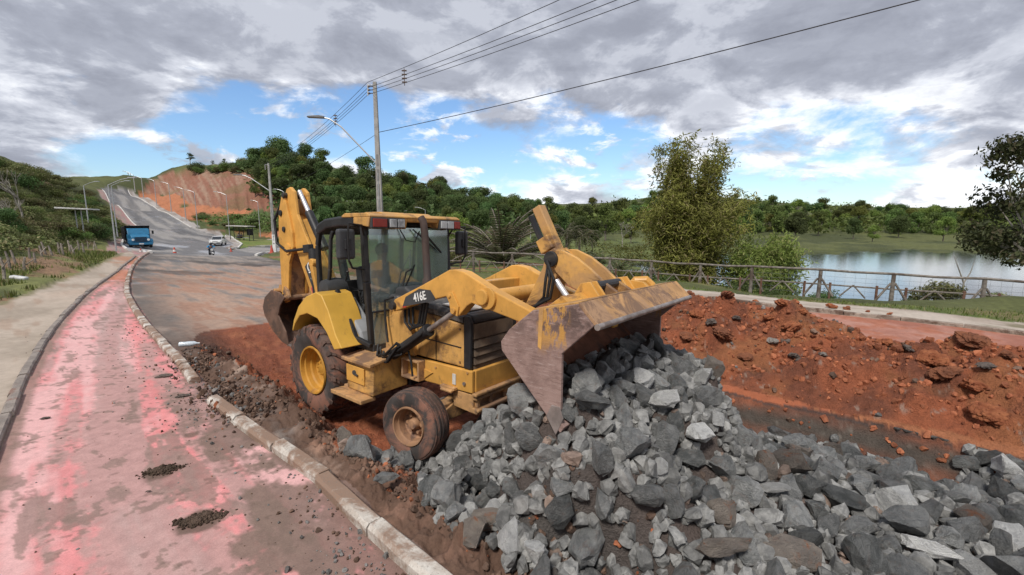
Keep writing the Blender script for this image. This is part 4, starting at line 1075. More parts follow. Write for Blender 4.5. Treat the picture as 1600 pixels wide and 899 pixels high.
# --- loader arms
armP = [(1.40, 1.64), (1.42, 1.80), (1.96, 2.03), (2.43, 2.245), (2.52, 2.255), (2.66, 2.235), (3.10, 2.06), (3.66, 1.88), (3.95, 1.72), (3.92, 1.60), (3.62, 1.74), (3.33, 1.80), (2.78, 1.90), (2.71, 1.86), (2.58, 1.73), (2.50, 1.74), (2.42, 1.87), (2.38, 1.935), (1.95, 1.82)]
LT = []
for sgn in (-1, 1):
    y0, y1 = sorted((sgn * .50, sgn * .64))
    mb = MB(); mb.prism(armP, y0, y1); a = P(mb, 'loader_arm', M_Y, bevel=.012)
    yo = sgn * .64
    mb = MB(); mb.cyl((3.02, yo, 1.98), (3.02, yo + sgn * .035, 1.98), .12, 24); P(mb, 'pivot_boss', M_Y, a, .006)
    mb = MB(); mb.cyl((2.98, yo, 1.99), (2.98, yo + sgn * .07, 1.99), .085, 24); P(mb, 'pivot_cap', M_Y, a, .01)
    mb = MB(); mb.prism([(2.42, 1.98), (2.50, 2.0), (2.60, 1.84), (2.58, 1.73), (2.48, 1.75)], yo, yo + sgn * .02); mb.cyl((2.53, yo, 1.79), (2.53, yo + sgn * .05, 1.79), .035, 12); mb.cyl((2.46, yo, 1.95), (2.46, yo + sgn * .035, 1.95), .02, 10); P(mb, 'pin_bracket', M_Y, a, .004)
    mb = MB(); mb.cyl((1.42, yo - sgn * .02, 1.72), (1.42, yo + sgn * .05, 1.72), .05, 14); P(mb, 'pivot_pin', M_BLK, a, .004)
    # lift cylinder
    A = Vector((1.22, sgn * .60, .98)); B = Vector((2.53, sgn * .60, 1.79))
    d = (B - A).normalized()
    mb = MB(); mb.cyl(A, A + d * .93, .070, 18); mb.cyl(A + d * .86, A + d * .97, .082, 18); lc = P(mb, 'lift_cylinder', M_BLK, bevel=.004, smooth=True)
    mb = MB(); mb.cyl(A + d * .97, B, .034, 14); P(mb, 'piston_rod', M_STEELED, lc, 0, True)
    mb = MB(); mb.tube([A + d * .15 + Vector((0, sgn * .06, .05)), A + d * .30 + Vector((0, sgn * .09, -.02)), A + d * .60 + Vector((0, sgn * .09, -.03)), A + d * .90 + Vector((0, sgn * .09, -.02)), A + d * .95 + Vector((0, sgn * .06, .02))], .016, 8); P(mb, 'hydraulic_pipe', M_HOSE, lc, 0, True)
    mb = MB(); rh = random.Random(3)
    for k in range(9):
        o_ = Vector((rh.uniform(-.06, .1), sgn * rh.uniform(0, .06), rh.uniform(-.04, .06)))
        mb.tube([Vector((1.08, sgn * .62, .98 + .02 * k)) + o_, Vector((1.16, sgn * .70, .93 + rh.uniform(-.03, .1))) + o_, Vector((1.36, sgn * .72, .98 + rh.uniform(-.06, .12))) + o_, Vector((1.50, sgn * .66, 1.12 + rh.uniform(-.05, .10))) + o_, Vector((1.56, sgn * .60, 1.20))], .014, 7)
    P(mb, 'hydraulic_hose', M_HOSE, bevel=0, smooth=True)
    mb = MB()
    for k in range(3):
        mb.tube([(1.46 + .08 * k, sgn * .50, 1.72), (1.50 + .08 * k, sgn * .53, 1.50), (1.62 + .07 * k, sgn * .54, 1.42 + .03 * k), (1.78 + .05 * k, sgn * .54, 1.52), (1.84 + .05 * k, sgn * .53, 1.80)], .018, 8)
    P(mb, 'hydraulic_hose', M_HOSE, bevel=0, smooth=True)
    mb = MB(); mb.tube([(1.22, sgn * .60, 1.20), (1.12, sgn * .56, 1.5), (1.10, sgn * .55, 1.75), (1.25, sgn * .52, 1.80)], .016, 8); mb.tube([(1.62, sgn * .58, 1.15), (1.70, sgn * .60, 1.0), (1.72, sgn * .60, .84)], .014, 8); P(mb, 'hydraulic_hose', M_HOSE, bevel=0, smooth=True)
mb = MB(); mb.prism([(1.02, 1.06), (1.62, 1.06), (1.55, 1.60), (1.45, 1.80), (1.36, 1.80), (1.30, 1.60), (1.02, 1.50)], -.49, -.435); mb.prism([(1.02, 1.06), (1.62, 1.06), (1.55, 1.60), (1.45, 1.80), (1.36, 1.80), (1.30, 1.60), (1.02, 1.50)], .435, .49); P(mb, 'loader_tower', M_YD, bevel=.008)
for x_, z_, y_ in ((1.10, 1.12, -.432), (2.40, 1.12, -.432), (1.75, 1.60, -.432), (1.10, 1.60, -.432), (2.40, 1.52, -.432), (1.5, .85, -.457), (2.0, .98, -.457), (2.55, 1.02, -.457), (1.62, .98, -.457)):
    P(MB().cyl((x_, y_, z_), (x_, y_ - .012, z_), .013, 6), 'bolt', M_YB, bevel=0)
P(MB().bar((1.12, -.433, 1.33), (2.42, -.433, 1.30), .008, .012), 'panel_seam', M_BLK, bevel=0)
P(MB().bar((1.98, -.4335, 1.07), (1.98, -.4335, 1.60), .008, .010), 'panel_seam', M_BLK, bevel=0)
# number panel on the arm
mb = MB(); mb.prism([(1.60, 1.73), (1.66, 1.86), (1.92, 1.985), (2.12, 1.985), (2.20, 1.90), (2.19, 1.865), (1.66, 1.745)], -.6425, -.6465); P(mb, 'number_panel', M_DGREY, bevel=0)
mb = MB(); mb.prism([(1.59, 1.715), (1.605, 1.75), (1.65, 1.80), (1.67, 1.73)], -.6425, -.6455); P(mb, 'decal_stripe', plain('red decal', (.45, .035, .03), .4, .05, 4), bevel=0)
def text_mesh(txt, size, depth=.002):
    cu = bpy.data.curves.new('lettering', 'FONT'); cu.body = txt; cu.size = size; cu.extrude = depth; cu.offset = size * .016; cu.resolution_u = 3
    cu.align_x = 'CENTER'; cu.align_y = 'CENTER'
    ob = bpy.data.objects.new('lettering', cu); COL.objects.link(ob)
    dg = bpy.context.evaluated_depsgraph_get(); me = bpy.data.meshes.new_from_object(ob.evaluated_get(dg))
    bpy.data.objects.remove(ob); me.name = 'lettering'
    return me
M_LETT = plain('white lettering', (.78, .78, .76), .5, .05, 6)
def letter(txt, size, parent, mat4, mt=M_LETT, sx_=.8):
    me = text_mesh(txt, size); me.materials.clear(); me.materials.append(mt)
    o = link_mesh('lettering', me, parent); o.matrix_local = mat4 @ Matrix.Diagonal((sx_, 1, 1, 1)); return o
FACE_R = Matrix(((1, 0, 0, 0), (0, 0, -1, 0), (0, 1, 0, 0), (0, 0, 0, 1)))      # reads on a face that looks to -y
letter('416E', .145, BH, Matrix.Translation((1.93, -.649, 1.885)) @ Matrix.Rotation(R(-15), 4, 'Y') @ FACE_R)
# cross tube, tilt lever, tilt cylinder and links
mb = MB(); mb.cyl((3.02, -.52, 1.98), (3.02, .52, 1.98), .085, 20); P(mb, 'cross_tube', M_Y, bevel=0, smooth=True)
mb = MB(); mb.bar((2.5, -.50, 2.02), (2.5, .50, 2.02), .14, .14); P(mb, 'cross_beam', M_Y, bevel=.01)
for yy in (-.13, .10):
    mb = MB(); mb.prism([(3.12, 1.84), (3.40, 1.90), (3.56, 2.25), (3.60, 2.42), (3.50, 2.52), (3.40, 2.46), (3.36, 2.30)], yy, yy + .05); P(mb, 'tilt_lever', M_YD, bevel=.01)
mb = MB(); mb.bar((3.50, .0, 2.42), (3.20, .0, 2.96), .125, .11); mb.box((3.36, -.03, 2.55), (.17, .17, .16), Euler((0, R(-30), 0)).to_matrix()); P(mb, 'tilt_cylinder', M_YD, bevel=.012)
mb = MB(); mb.bar((3.30, .0, 2.50), (3.10, 0, 2.86), .09, .03, up=(1, 0, .5)); P(mb, 'cylinder_guard', M_BLK, bevel=.004)
mb = MB(); mb.cyl((3.50, -.20, 2.40), (3.50, .20, 2.40), .085, 18); P(mb, 'lever_pin', M_BLK, bevel=.008)
for yy in (-.17, .13):
    mb = MB(); mb.prism([(3.50, 2.50), (3.62, 2.50), (3.80, 2.43), (3.97, 2.32), (4.12, 2.20), (4.26, 2.12), (4.30, 2.06), (4.12, 2.03), (3.92, 2.06), (3.72, 2.13), (3.56, 2.26), (3.46, 2.40)], yy, yy + .045); P(mb, 'bucket_link', M_YD, bevel=.008)
mb = MB(); mb.bar((3.98, -.24, 2.10), (4.12, -.24, 2.17), .06, .12); mb.cyl((4.10, -.28, 2.17), (4.10, .2, 2.17), .045, 12); mb.cyl((3.98, -.28, 2.10), (3.98, -.2, 2.10), .03, 12); P(mb, 'link_pin', M_BLK, bevel=.006)
mb = MB(); mb.cyl((3.60, -.22, 2.18), (3.78, -.24, 1.99), .033, 14); P(mb, 'piston_rod', M_CHROME, bevel=0, smooth=True)
mb = MB()
for k in range(3): mb.tube([(3.50, -.22 - .02 * k, 2.38), (3.52 + .05 * k, -.30, 2.2), (3.50 + .04 * k, -.30, 2.0), (3.38, -.30 - .02 * k, 1.88), (3.24, -.26, 1.86)], .017, 8)
P(mb, 'hydraulic_hose', M_HOSE, bevel=0, smooth=True)
# --- loader bucket
BP = [(4.16, 1.10), (3.62, 1.62), (3.61, 1.70), (3.70, 1.82), (3.95, 2.02), (4.39, 2.125), (4.55, 1.985), (4.25, 1.70), (4.255, 1.22)]
bk_root = None
mb = MB()
sh = [(4.20, 1.08), (3.63, 1.63), (3.62, 1.70), (3.71, 1.81), (3.96, 2.00), (4.385, 2.11), (4.53, 1.97)]
inn = [(4.50, 1.955), (4.375, 2.075), (3.97, 1.965), (3.74, 1.785), (3.66, 1.70), (3.67, 1.645), (4.225, 1.11)]
mb.prism(sh + inn, -1.10, 1.10)
bucket = P(mb, 'loader_bucket', M_INNER, bevel=0)
for sgn in (-1, 1):
    y0, y1 = sorted((sgn * 1.10, sgn * 1.135))
    mb = MB(); mb.prism(BP, y0, y1); P(mb, 'side_plate', M_RUST, bucket, .006)
mb = MB(); mb.prism([(3.70, 1.835), (3.95, 2.035), (4.395, 2.14), (4.385, 2.112), (3.96, 2.002), (3.71, 1.812)], -1.098, 1.098); P(mb, 'back_plate', M_YD, bucket, .003)
mb = MB(); mb.prism([(4.40, 2.138), (4.575, 1.975), (4.56, 1.955), (4.535, 1.972), (4.388, 2.112)], -1.137, 1.137); P(mb, 'spill_guard', M_YB, bucket, .004)
mb = MB(); mb.cyl((4.562, -1.14, 1.962), (4.562, 1.14, 1.962), .026, 10); P(mb, 'lip_bar', M_STEELED, bucket, 0, True)
mb = MB(); mb.prism([(4.26, 1.03), (4.14, 1.13), (4.18, 1.20), (4.30, 1.09)], -1.14, 1.14); P(mb, 'cutting_edge', M_RUST, bucket, .004)
mb = MB(); mb.prism([(4.12, 1.14), (4.17, 1.25), (4.255, 1.25), (4.29, 1.16), (4.22, 1.00)], -1.145, -1.137); P(mb, 'edge_plate', M_STEELED, bucket, .004)
mb = MB(); mb.prism([(4.02, 2.045), (4.065, 2.055), (4.05, 1.70), (4.015, 1.72)], -1.1385, -1.1365); P(mb, 'wear_strip', M_YD, bucket, 0)
for yy in (-.42, -.30, .26, .40):
    mb = MB(); mb.prism([(3.85, 1.96), (4.0, 2.20), (4.10, 2.22), (4.20, 2.09), (4.0, 2.04)], yy, yy + .03); P(mb, 'bucket_ear', M_Y, bucket, .005)
mb = MB(); mb.prism([(3.72, 1.90), (4.02, 2.12), (4.10, 2.06), (3.74, 1.84)], -.78, -.40); P(mb, 'bucket_rib', M_Y, bucket, .01)
mb = MB(); mb.tube([(4.06, .62, 2.08), (4.12, .62, 2.16), (4.22, .66, 2.17), (4.28, .7, 2.1)], .05, 10); mb.prism([(4.0, 2.05), (4.1, 2.17), (4.25, 2.16), (4.32, 2.1)], .50, .56); P(mb, 'bucket_hook', M_Y, bucket, .004)
# --- backhoe: boom, stick, bucket
mb = MB()
for yy in (-.15, .09):
    mb.prism([(-2.44, 3.28), (-2.36, 3.42), (-2.22, 3.45), (-2.08, 3.36), (-2.0, 2.95), (-1.62, 2.42), (-1.25, 1.80), (-.85, 1.05), (-.95, .85), (-1.2, .85), (-1.65, 1.60), (-2.02, 2.20), (-2.22, 2.55), (-2.42, 2.95)], yy, yy + .06)
mb.prism([(-2.25, 2.95), (-1.98, 2.85), (-1.62, 2.36), (-1.2, 1.7), (-.95, 1.1), (-1.25, 1.0), (-1.7, 1.72), (-2.1, 2.4)], -.09, .09)
boom = P(mb, 'boom', M_Y, bevel=.015)
mb = MB(); mb.prism([(-1.78, 2.02), (-1.52, 2.20), (-1.30, 1.84), (-1.52, 1.62)], -.153, -.156); P(mb, 'logo_panel', M_DGREY, boom, 0)
letter('CAT', .26, boom, Matrix.Translation((-1.54, -.1585, 1.92)) @ Matrix.Rotation(R(58), 4, 'Y') @ FACE_R, sx_=.85)
mb = MB(); mb.prism([(-1.60, 1.64), (-1.47, 1.76), (-1.40, 1.66), (-1.52, 1.52)], -.153, -.157); P(mb, 'decal_stripe', plain('red logo wedge', (.55, .10, .09), .4, .05, 4), boom, 0)
mb = MB()
for yy in (-.20, .14):
    mb.prism([(-2.46, 3.30), (-2.38, 3.34), (-2.26, 3.02), (-2.12, 2.62), (-2.10, 2.35), (-2.28, 2.05), (-2.36, 1.5), (-2.40, 1.32), (-2.52, 1.28), (-2.62, 1.45), (-2.64, 2.6), (-2.60, 3.0)], yy, yy + .06)
mb.prism([(-2.58, 2.9), (-2.2, 2.7), (-2.2, 2.4), (-2.42, 2.0), (-2.46, 1.45), (-2.58, 1.45)], -.14, .14)
stick = P(mb, 'stick', M_Y, bevel=.015)
mb = MB(); mb.prism([(-2.455, 1.44), (-2.40, 1.44), (-2.36, 1.96), (-2.18, 2.36), (-2.2, 2.5), (-2.46, 2.1)], -.135, .135); P(mb, 'stick_channel', M_YB, stick, 0)
for x_, z_, r_ in ((-2.36, 3.30, .05), (-2.50, 2.98, .055), (-2.40, 2.68, .05), (-2.28, 2.32, .10), (-2.50, 1.40, .06)):
    mb = MB(); mb.cyl((x_, -.225, z_), (x_, .225, z_), r_, 16); P(mb, 'pivot_pin', M_BLK if r_ < .08 else M_Y, stick, .006)
A = Vector((-2.17, 0, 3.38)); B = Vector((-1.35, 0, 2.35)); d = (B - A).normalized()
mb = MB(); mb.cyl(A + d * .50, B, .075, 16); sc_ = P(mb, 'stick_cylinder', M_BLK, boom, .004, True)
mb = MB(); mb.cyl(A, A + d * .52, .04, 14); P(mb, 'piston_rod', M_CHROME, sc_, 0, True)
mb = MB(); mb.tube([(-2.34, -.10, 3.16), (-2.62, -.14, 3.14), (-2.82, -.18, 2.85), (-2.72, -.2, 2.42), (-2.30, -.22, 2.28), (-1.75, -.22, 2.33), (-1.55, -.2, 2.36)], .026, 10); P(mb, 'hydraulic_hose', M_HOSE, boom, 0, True)
mb = MB(); mb.bar((-1.65, -.2, 2.34), (-1.45, -.2, 2.36), .10, .14); P(mb, 'hose_clamp', M_BLK, boom, .01)
mb = MB(); mb.cyl((-1.05, -.30, 1.25), (-1.30, -.25, 2.35), .075, 14); mb.cyl((-1.05, .30, 1.25), (-1.30, .25, 2.35), .075, 14); P(mb, 'boom_cylinder', M_BLK, boom, 0, True)
mb = MB(); mb.bar((-1.22, -.30, 2.1), (-.98, -.30, 1.3), .09, .09); mb.cyl((-1.22, -.34, 2.12), (-1.22, -.24, 2.12), .075, 14); mb.prism([(-1.25, .7), (-.6, .7), (-.6, 1.3), (-1.0, 1.5), (-1.25, 1.2)], -.35, .35); P(mb, 'swing_frame', M_Y, bevel=.012)
mb = MB()
bp = [(-2.42, 1.42), (-2.62, 1.50), (-2.95, 1.52), (-3.25, 1.35), (-3.36, 1.15), (-3.30, .98), (-2.98, .72), (-2.62, .56), (-2.36, .52), (-2.45, .78), (-2.72, 1.05), (-2.62, 1.25)]
for yy in (-.32, .29): mb.prism(bp, yy, yy + .03)
mb.prism([(-2.95, 1.52), (-3.25, 1.35), (-3.36, 1.15), (-3.30, .98), (-2.98, .72), (-2.62, .56), (-2.36, .52), (-2.38, .57), (-2.62, .61), (-2.95, .77), (-3.25, 1.01), (-3.30, 1.15), (-3.21, 1.32), (-2.95, 1.47)], -.30, .30)
hb = P(mb, 'backhoe_bucket', plain('brown bucket steel', (.15, .09, .065), .7, .25, 5, (.10, .065, .05), .35, 30, dirt=(.24, .12, .07), dscale=4, dlo=.55, dhi=.66, metal=.1), bevel=.008)
for k in range(5):
    mb = MB(); y_ = -.28 + .14 * k; mb.bar((-2.42, y_, .535), (-2.22, y_, .52), .07, .05, w2=.04, h2=.015); P(mb, 'tooth', M_STEELED, hb, .004)
mb = MB()
for yy in (-.24, .20): mb.prism([(-2.66, 1.50), (-2.60, 1.62), (-2.46, 1.55), (-2.40, 1.42), (-2.50, 1.36)], yy, yy + .04); mb.prism([(-2.95, 1.50), (-2.90, 1.62), (-2.62, 1.62), (-2.55, 1.50), (-2.7, 1.46)], yy + .05, yy + .08)
mb.cyl((-2.88, -.3, 1.50), (-2.88, .3, 1.50), .05, 12); mb.cyl((-2.50, -.3, 1.40), (-2.50, .3, 1.40), .05, 12)
P(mb, 'bucket_linkage', M_YB, hb, .006)
mb = MB(); mb.box((-.72, 0, .95), (.12, 1.3, .5)); P(mb, 'rear_frame', M_YB, bevel=.02)
hb.location.x += .16
for sgn in (-1, 1):
    mb = MB(); mb.bar((-.78, sgn * .62, 1.6), (-.78, sgn * .62, .55), .14, .14); mb.box((-.78, sgn * .62, .48), (.3, .26, .06)); P(mb, 'stabilizer', M_YB, bevel=.01)
# ------------------------------------------------------------------ broken stone
def rock_mat(name, lo, hi, vein, rust, rustk, dust_glare=.5):
    m, q = new_mat(name)
    pos = q.n('ShaderNodeTexCoord').outputs['Object']
    rv = q.n('ShaderNodeObjectInfo').outputs['Random']
    off = q.n('ShaderNodeCombineXYZ', {0: q.math('MULTIPLY', rv, 37.0), 1: q.math('MULTIPLY', rv, 91.0), 2: q.math('MULTIPLY', rv, 53.0)}).outputs[0]
    p = q.vmath('ADD', pos, off).outputs[0]
    a = q.noise(p, 1.6, 7, .68, .4); b = q.noise(p, 7, 5, .7); c = q.noise(p, 26, 4, .7)
    base = q.mix(q.sstep(a, .34, .66), lo, hi)
    base = q.mix(q.math('MULTIPLY', q.sstep(b, .56, .70), .55), base, vein)
    base = q.mix(q.math('MULTIPLY', q.sstep(c, .55, .72), .35), base, tuple(k * .4 for k in lo))
    base = q.mix(q.math('MULTIPLY', q.sstep(q.noise(p, 1.1, 6, .7, .8), .56, .68), rustk), base, rust)
    base = q.mix(q.math('MULTIPLY', q.sstep(q.noise(p, 2.4, 7, .75), .54, .70), dust_glare), base, (.23, .155, .12))
    base = q.n('ShaderNodeHueSaturation', {'Value': q.math('ADD', q.math('MULTIPLY', rv, .9), .72), 'Color': base}).outputs[0]
    h = q.math('ADD', q.math('MULTIPLY', b, .7), q.math('MULTIPLY', c, .4))
    finish(q, base, .75, h, .9, .16, spec=.3)
    return m
M_ROCK = [rock_mat('grey gneiss', (.185, .192, .193), (.36, .363, .355), (.44, .44, .42), (.22, .12, .08), .35),
          rock_mat('dark gneiss', (.098, .104, .104), (.215, .22, .215), (.26, .26, .25), (.18, .10, .07), .2),
          rock_mat('pale gneiss', (.56, .56, .55), (.78, .78, .76), (.38, .385, .385), (.35, .25, .2), .10, .12),
          rock_mat('rust stained gneiss', (.19, .165, .145), (.28, .24, .205), (.24, .22, .2), (.30, .13, .07), .95)]
TONE = ['mid grey', 'dark grey', 'pale whitish', 'rust stained']
rr_ = random.Random(11)
ROCKV = []
for k in range(14):
    bm = bmesh.new()
    ax = (1, rr_.uniform(.72, .96), rr_.uniform(.58, .84))
    pw = rr_.uniform(.55, .85)
    for i in range(20):
        v = Vector((rr_.gauss(0, 1), rr_.gauss(0, 1), rr_.gauss(0, 1))).normalized()
        # push towards a blocky solid, so that faces come out broad
        mx = max(abs(v.x), abs(v.y), abs(v.z)); v = v.lerp(v / mx * .8, pw * .7) * rr_.uniform(.86, 1.06)
        bm.verts.new((v.x * ax[0], v.y * ax[1], v.z * ax[2]))
    r_ = bmesh.ops.convex_hull(bm, input=bm.verts)
    bmesh.ops.delete(bm, geom=[g for g in r_['geom_interior'] if isinstance(g, bmesh.types.BMVert)], context='VERTS')
    bmesh.ops.dissolve_limit(bm, angle_limit=R(18), verts=bm.verts, edges=bm.edges)
    bmesh.ops.triangulate(bm, faces=bm.faces)
    bmesh.ops.subdivide_edges(bm, edges=list(bm.edges), cuts=1)
    bm.normal_update()
    for v in bm.verts: v.co += v.normal * rr_.gauss(0, .030) + Vector((rr_.gauss(0, .022), rr_.gauss(0, .022), rr_.gauss(0, .022)))
    me = bpy.data.meshes.new('rock'); bm.to_mesh(me); bm.free()
    ROCKV.append(me)
def rock_variant(i, tone):
    key = ('rv', i, tone)
    if key not in MATS:
        me = ROCKV[i].copy(); me.materials.append(M_ROCK[tone]); MATS[key] = me
    return MATS[key]
placed = []           # x, y, r
ZC = {}
def heap_top(x, y):
    if (x, y) in ZC: return ZC[(x, y)]
    return float(ground_h(np.array([x]), np.array([y]), False)[0])
def try_place(x, y, r, k):
    z = heap_top(x, y)
    for (px, py, pr_, pz) in placed:
        if (px - x) ** 2 + (py - y) ** 2 + (pz - z) ** 2 < ((pr_ + r) * k) ** 2: return False
    placed.append((x, y, r, z)); return True
def pix_on_heap(u, v):
    return hit(u, v, 30, lambda a, b: ground_h(a, b, False))
def region(x, y):
    L_ = MROT.transposed() @ (Vector((x, y, 0)) - MO); lx, ly = L_.x, L_.y
    s, t = st(x, y)
    if lx < 3.1: return 'beside the small front tyre'
    if 3.6 < lx < 4.3 and ly > -.9: return 'inside the bucket mouth'
    if 4.3 <= lx < 5.0 and ly > -.5: return 'just below the bucket lip'
    if lx < 4.5 and ly < -.9 and t > 2.6: return 'under the bucket corner'
    if t > 5.4: return 'along the pit wall, %s' % ('near bucket' if s > .8 else 'far right')
    if t < 2.7: return 'by the kerb, %s' % ('near the tyre' if s > 2.6 else 'frame bottom')
    if s < -.2: return 'at the heap end, %s' % ('pit side' if t > 4.2 else 'camera side')
    if s < 1.0: return 'right of heap centre, %s' % ('pit side' if t > 4.4 else 'middle' if t > 3.5 else 'frame bottom')
    return 'in heap centre, %s' % ('upper slope' if t > 3.6 else 'lower slope')
ROCKS = []
def add_rock(x, y, r, tone, label=None, rot=None, scl=None, var=None, dz=-.25):
    i = rr_.randrange(14) if var is None else var
    z = heap_top(x, y) + .06
    o = link_mesh('rock', rock_variant(i, tone), None, (x, y, z + r * (.45 + dz)), rot or (rr_.uniform(-1.1, 1.1), rr_.uniform(-1.1, 1.1), rr_.uniform(0, 6.3)), scl or rr_.choice([(r * 1.18, r * .95, r * .92), (r, r * .98, r), (r * 1.02, r * 1.05, r * .96), (r * 1.3, r * .9, r * .88)]))
    size = 'large' if r > .135 else 'medium' if r > .10 else 'small'
    shape = 'long' if scl is None and max(o.scale) / min(o.scale) > 1.14 else 'blocky'
    o['label'] = label or '%s %s %s stone %s' % (size, TONE[tone], shape, region(x, y)); o['category'] = 'stone'; o['group'] = 'broken stones tipped out of the bucket'
    ROCKS.append(o); return o
# stones that stand out in the photograph
SPEC = [(1098, 604, .14, 2, 'bright whitish stone standing on the pit-side edge of the heap, right of the bucket', None, None),
        (1098, 700, .17, 2, 'bright flat-topped whitish block on the right flank of the heap', (.1, .1, .6), (.20, .15, .11)),
        (1035, 650, .17, 2, 'large pale stone with a white broken face below the bucket mouth', None, (.19, .15, .13)),
        (925, 650, .17, 0, 'long pale grey slab leaning upright just right of the bucket corner', (1.15, .3, .5), (.22, .12, .10)),
        (1003, 612, .14, 2, 'whitish top stone among the stones under the bucket mouth', None, None),
        (882, 665, .15, 0, 'rounded smooth grey stone leaning beside the bucket corner', None, (.15, .13, .11)),
        (1203, 783, .12, 2, 'narrow bright white stone lying aslant in the right half of the heap', (.2, .35, 2.5), (.17, .07, .06)),
        (835, 890, .16, 2, 'pale pinkish white stone at the bottom of the heap, cut by the frame edge', None, (.15, .13, .12)),
        (1450, 885, .17, 2, 'white streaked blue grey stone at the lower right of the heap', (.5, .2, 2.2), (.20, .10, .10)),
        (1030, 748, .08, 2, 'small bright white stone in the middle of the heap', None, None),
        (1415, 845, .22, 0, 'broad flat-faced grey boulder at the right of the heap', (.4, 0, .3), (.24, .16, .13)),
        (1130, 885, .2, 3, 'long reddish brown stone lying in red soil at the bottom of the heap', (0, .1, .3), (.25, .11, .10)),
        (1570, 755, .2, 2, 'large pale boulder against the pit wall at the right edge of the frame', None, (.22, .17, .15)),
        (605, 766, .13, 0, 'single grey stone lying apart on the red clay left of the heap', (0, .1, .4), (.13, .09, .08)),
        (1005, 800, .17, 0, 'large light grey stone with a broad sunlit face in the heap centre', None, (.18, .15, .13)),
        (940, 745, .15, 0, 'squarish light grey stone with a flat front in the heap centre', None, (.15, .14, .12)),
        (870, 830, .17, 1, 'dark faceted stone at the lower left of the heap', None, (.18, .14, .13)),
        (1075, 740, .17, 1, 'dark triangular slab standing on edge in the heap', (1.1, .1, .2), (.19, .14, .09))]
for u, v, r, tone, lab, rot, scl in SPEC:
    p = pix_on_heap(u, v); placed.append((p[0], p[1], r * .9, p[2])); add_rock(p[0], p[1], r, tone, lab, rot, scl, dz=.05)
def hval(x, y): return float(heap_h(np.array([x]), np.array([y]))[0])
cand = []
for _ in range(36000):
    s_ = rr_.uniform(-4.6, 5.2); t_ = rr_.uniform(2.0, 6.7); x, y = xy(s_, t_)
    if y < 1.9: continue
    cand.append((x, y))
cx_, cy_ = np.array(cand).T
ch = heap_h(cx_, cy_)
ok = ch > .05
cand = [(x, y, h_) for x, y, h_, k in zip(cx_, cy_, ch, ok) if k]
def inview(x, y, m=40):
    u = 800 + FPX * x / max(y * .99 + .3, .5); return -m < u < 1600 + m
cand = [c for c in cand if inview(c[0], c[1], 700)]
zt = ground_h(np.array([c[0] for c in cand]), np.array([c[1] for c in cand]), False)
ZC = {(c[0], c[1]): float(z_) for c, z_ in zip(cand, zt)}
ci = 0
small = []
for rad, tries, lim in ((.185, 1000, 54), (.155, 1900, 125), (.128, 3200, 190), (.096, 5000, 320), (.076, 7000, 999)):
    cnt = 0
    for x, y, h_ in cand[ci:ci + tries]:
        r = rad * rr_.uniform(.88, 1.12)
        if h_ < r * .5: continue
        if rad > .17 and y > 4.4: continue
        if try_place(x, y, r, .60):
            tone = rr_.choices([0, 1, 2, 3], [.66, .21, .07, .06])[0]
            if len(ROCKS) < 300 and inview(x, y): add_rock(x, y, r, tone)
            else: small.append((x, y, r, tone))
            cnt += 1
            if cnt >= lim: break
    ci = (ci + tries) % max(len(cand) - 6000, 1)
# small rubble that fills the gaps between the stones: one mass
def lift(raw):
    a = np.array([q[:2] for q in raw]); z = ground_h(a[:, 0], a[:, 1])
    return [(x, y, float(zz) + k * r, r, mi) for (x, y, k, r, mi), zz in zip(raw, z)]
def rubble(name, pts, label, mats, kind='stuff', cat='rubble'):
    V = []; F = []; MI = []
    base = []
    for me in ROCKV[:8]:
        base.append((np.array([v.co[:] for v in me.vertices]), [tuple(p.vertices) for p in me.polygons]))
    for x, y, z, r, mi in pts:
        bv, bf = base[rr_.randrange(8)]
        M_ = np.array(Euler((rr_.uniform(0, 6), rr_.uniform(0, 6), rr_.uniform(0, 6))).to_matrix())
        vv = (bv * r) @ M_.T + [x, y, z]; b0 = sum(map(len, V)) if False else rubble.n
        V.append(vv); F += [tuple(i + b0 for i in f) for f in bf]; MI += [mi] * len(bf); rubble.n += len(vv)
    me = bpy.data.meshes.new(name); me.from_pydata(np.concatenate(V).tolist(), [], F)
    for m_ in mats: me.materials.append(m_)
    me.polygons.foreach_set('material_index', MI)
    o = bpy.data.objects.new(name, me); COL.objects.link(o); rubble.n = 0
    if kind: o['kind'] = kind
    o['label'] = label; o['category'] = cat
    return o
rubble.n = 0
def stuff_rock_mat(name, lo, hi):
    m, q = new_mat(name)
    pos = q.n('ShaderNodeNewGeometry').outputs['Position']; rv = q.n('ShaderNodeNewGeometry').outputs['Random Per Island']
    base = q.mix(q.sstep(q.noise(pos, 12, 6, .65), .35, .65), lo, hi)
    base = q.n('ShaderNodeHueSaturation', {'Value': q.math('ADD', q.math('MULTIPLY', rv, .8), .6), 'Color': base}).outputs[0]
    finish(q, base, .8, q.noise(pos, 70, 5, .65), .5, .015, spec=.3)
    return m
M_RUB = [stuff_rock_mat('grey rubble', (.13, .13, .127), (.26, .258, .248)), stuff_rock_mat('brown rubble', (.15, .11, .09), (.25, .185, .15))]
pts = []
for x, y, r, tone in small: pts.append((x, y, heap_top(x, y) + .06 + r * .2, r, 1 if tone == 3 else 0))
for x, y, h_ in cand[::3]:
    r = rr_.uniform(.035, .085)
    pts.append((x, y, heap_top(x, y) + rr_.uniform(-.01, .05), r, 1 if rr_.random() < .07 else 0))
rubble('stone_rubble', pts, 'small grey rubble filling the gaps between the big stones of the heap', M_RUB)
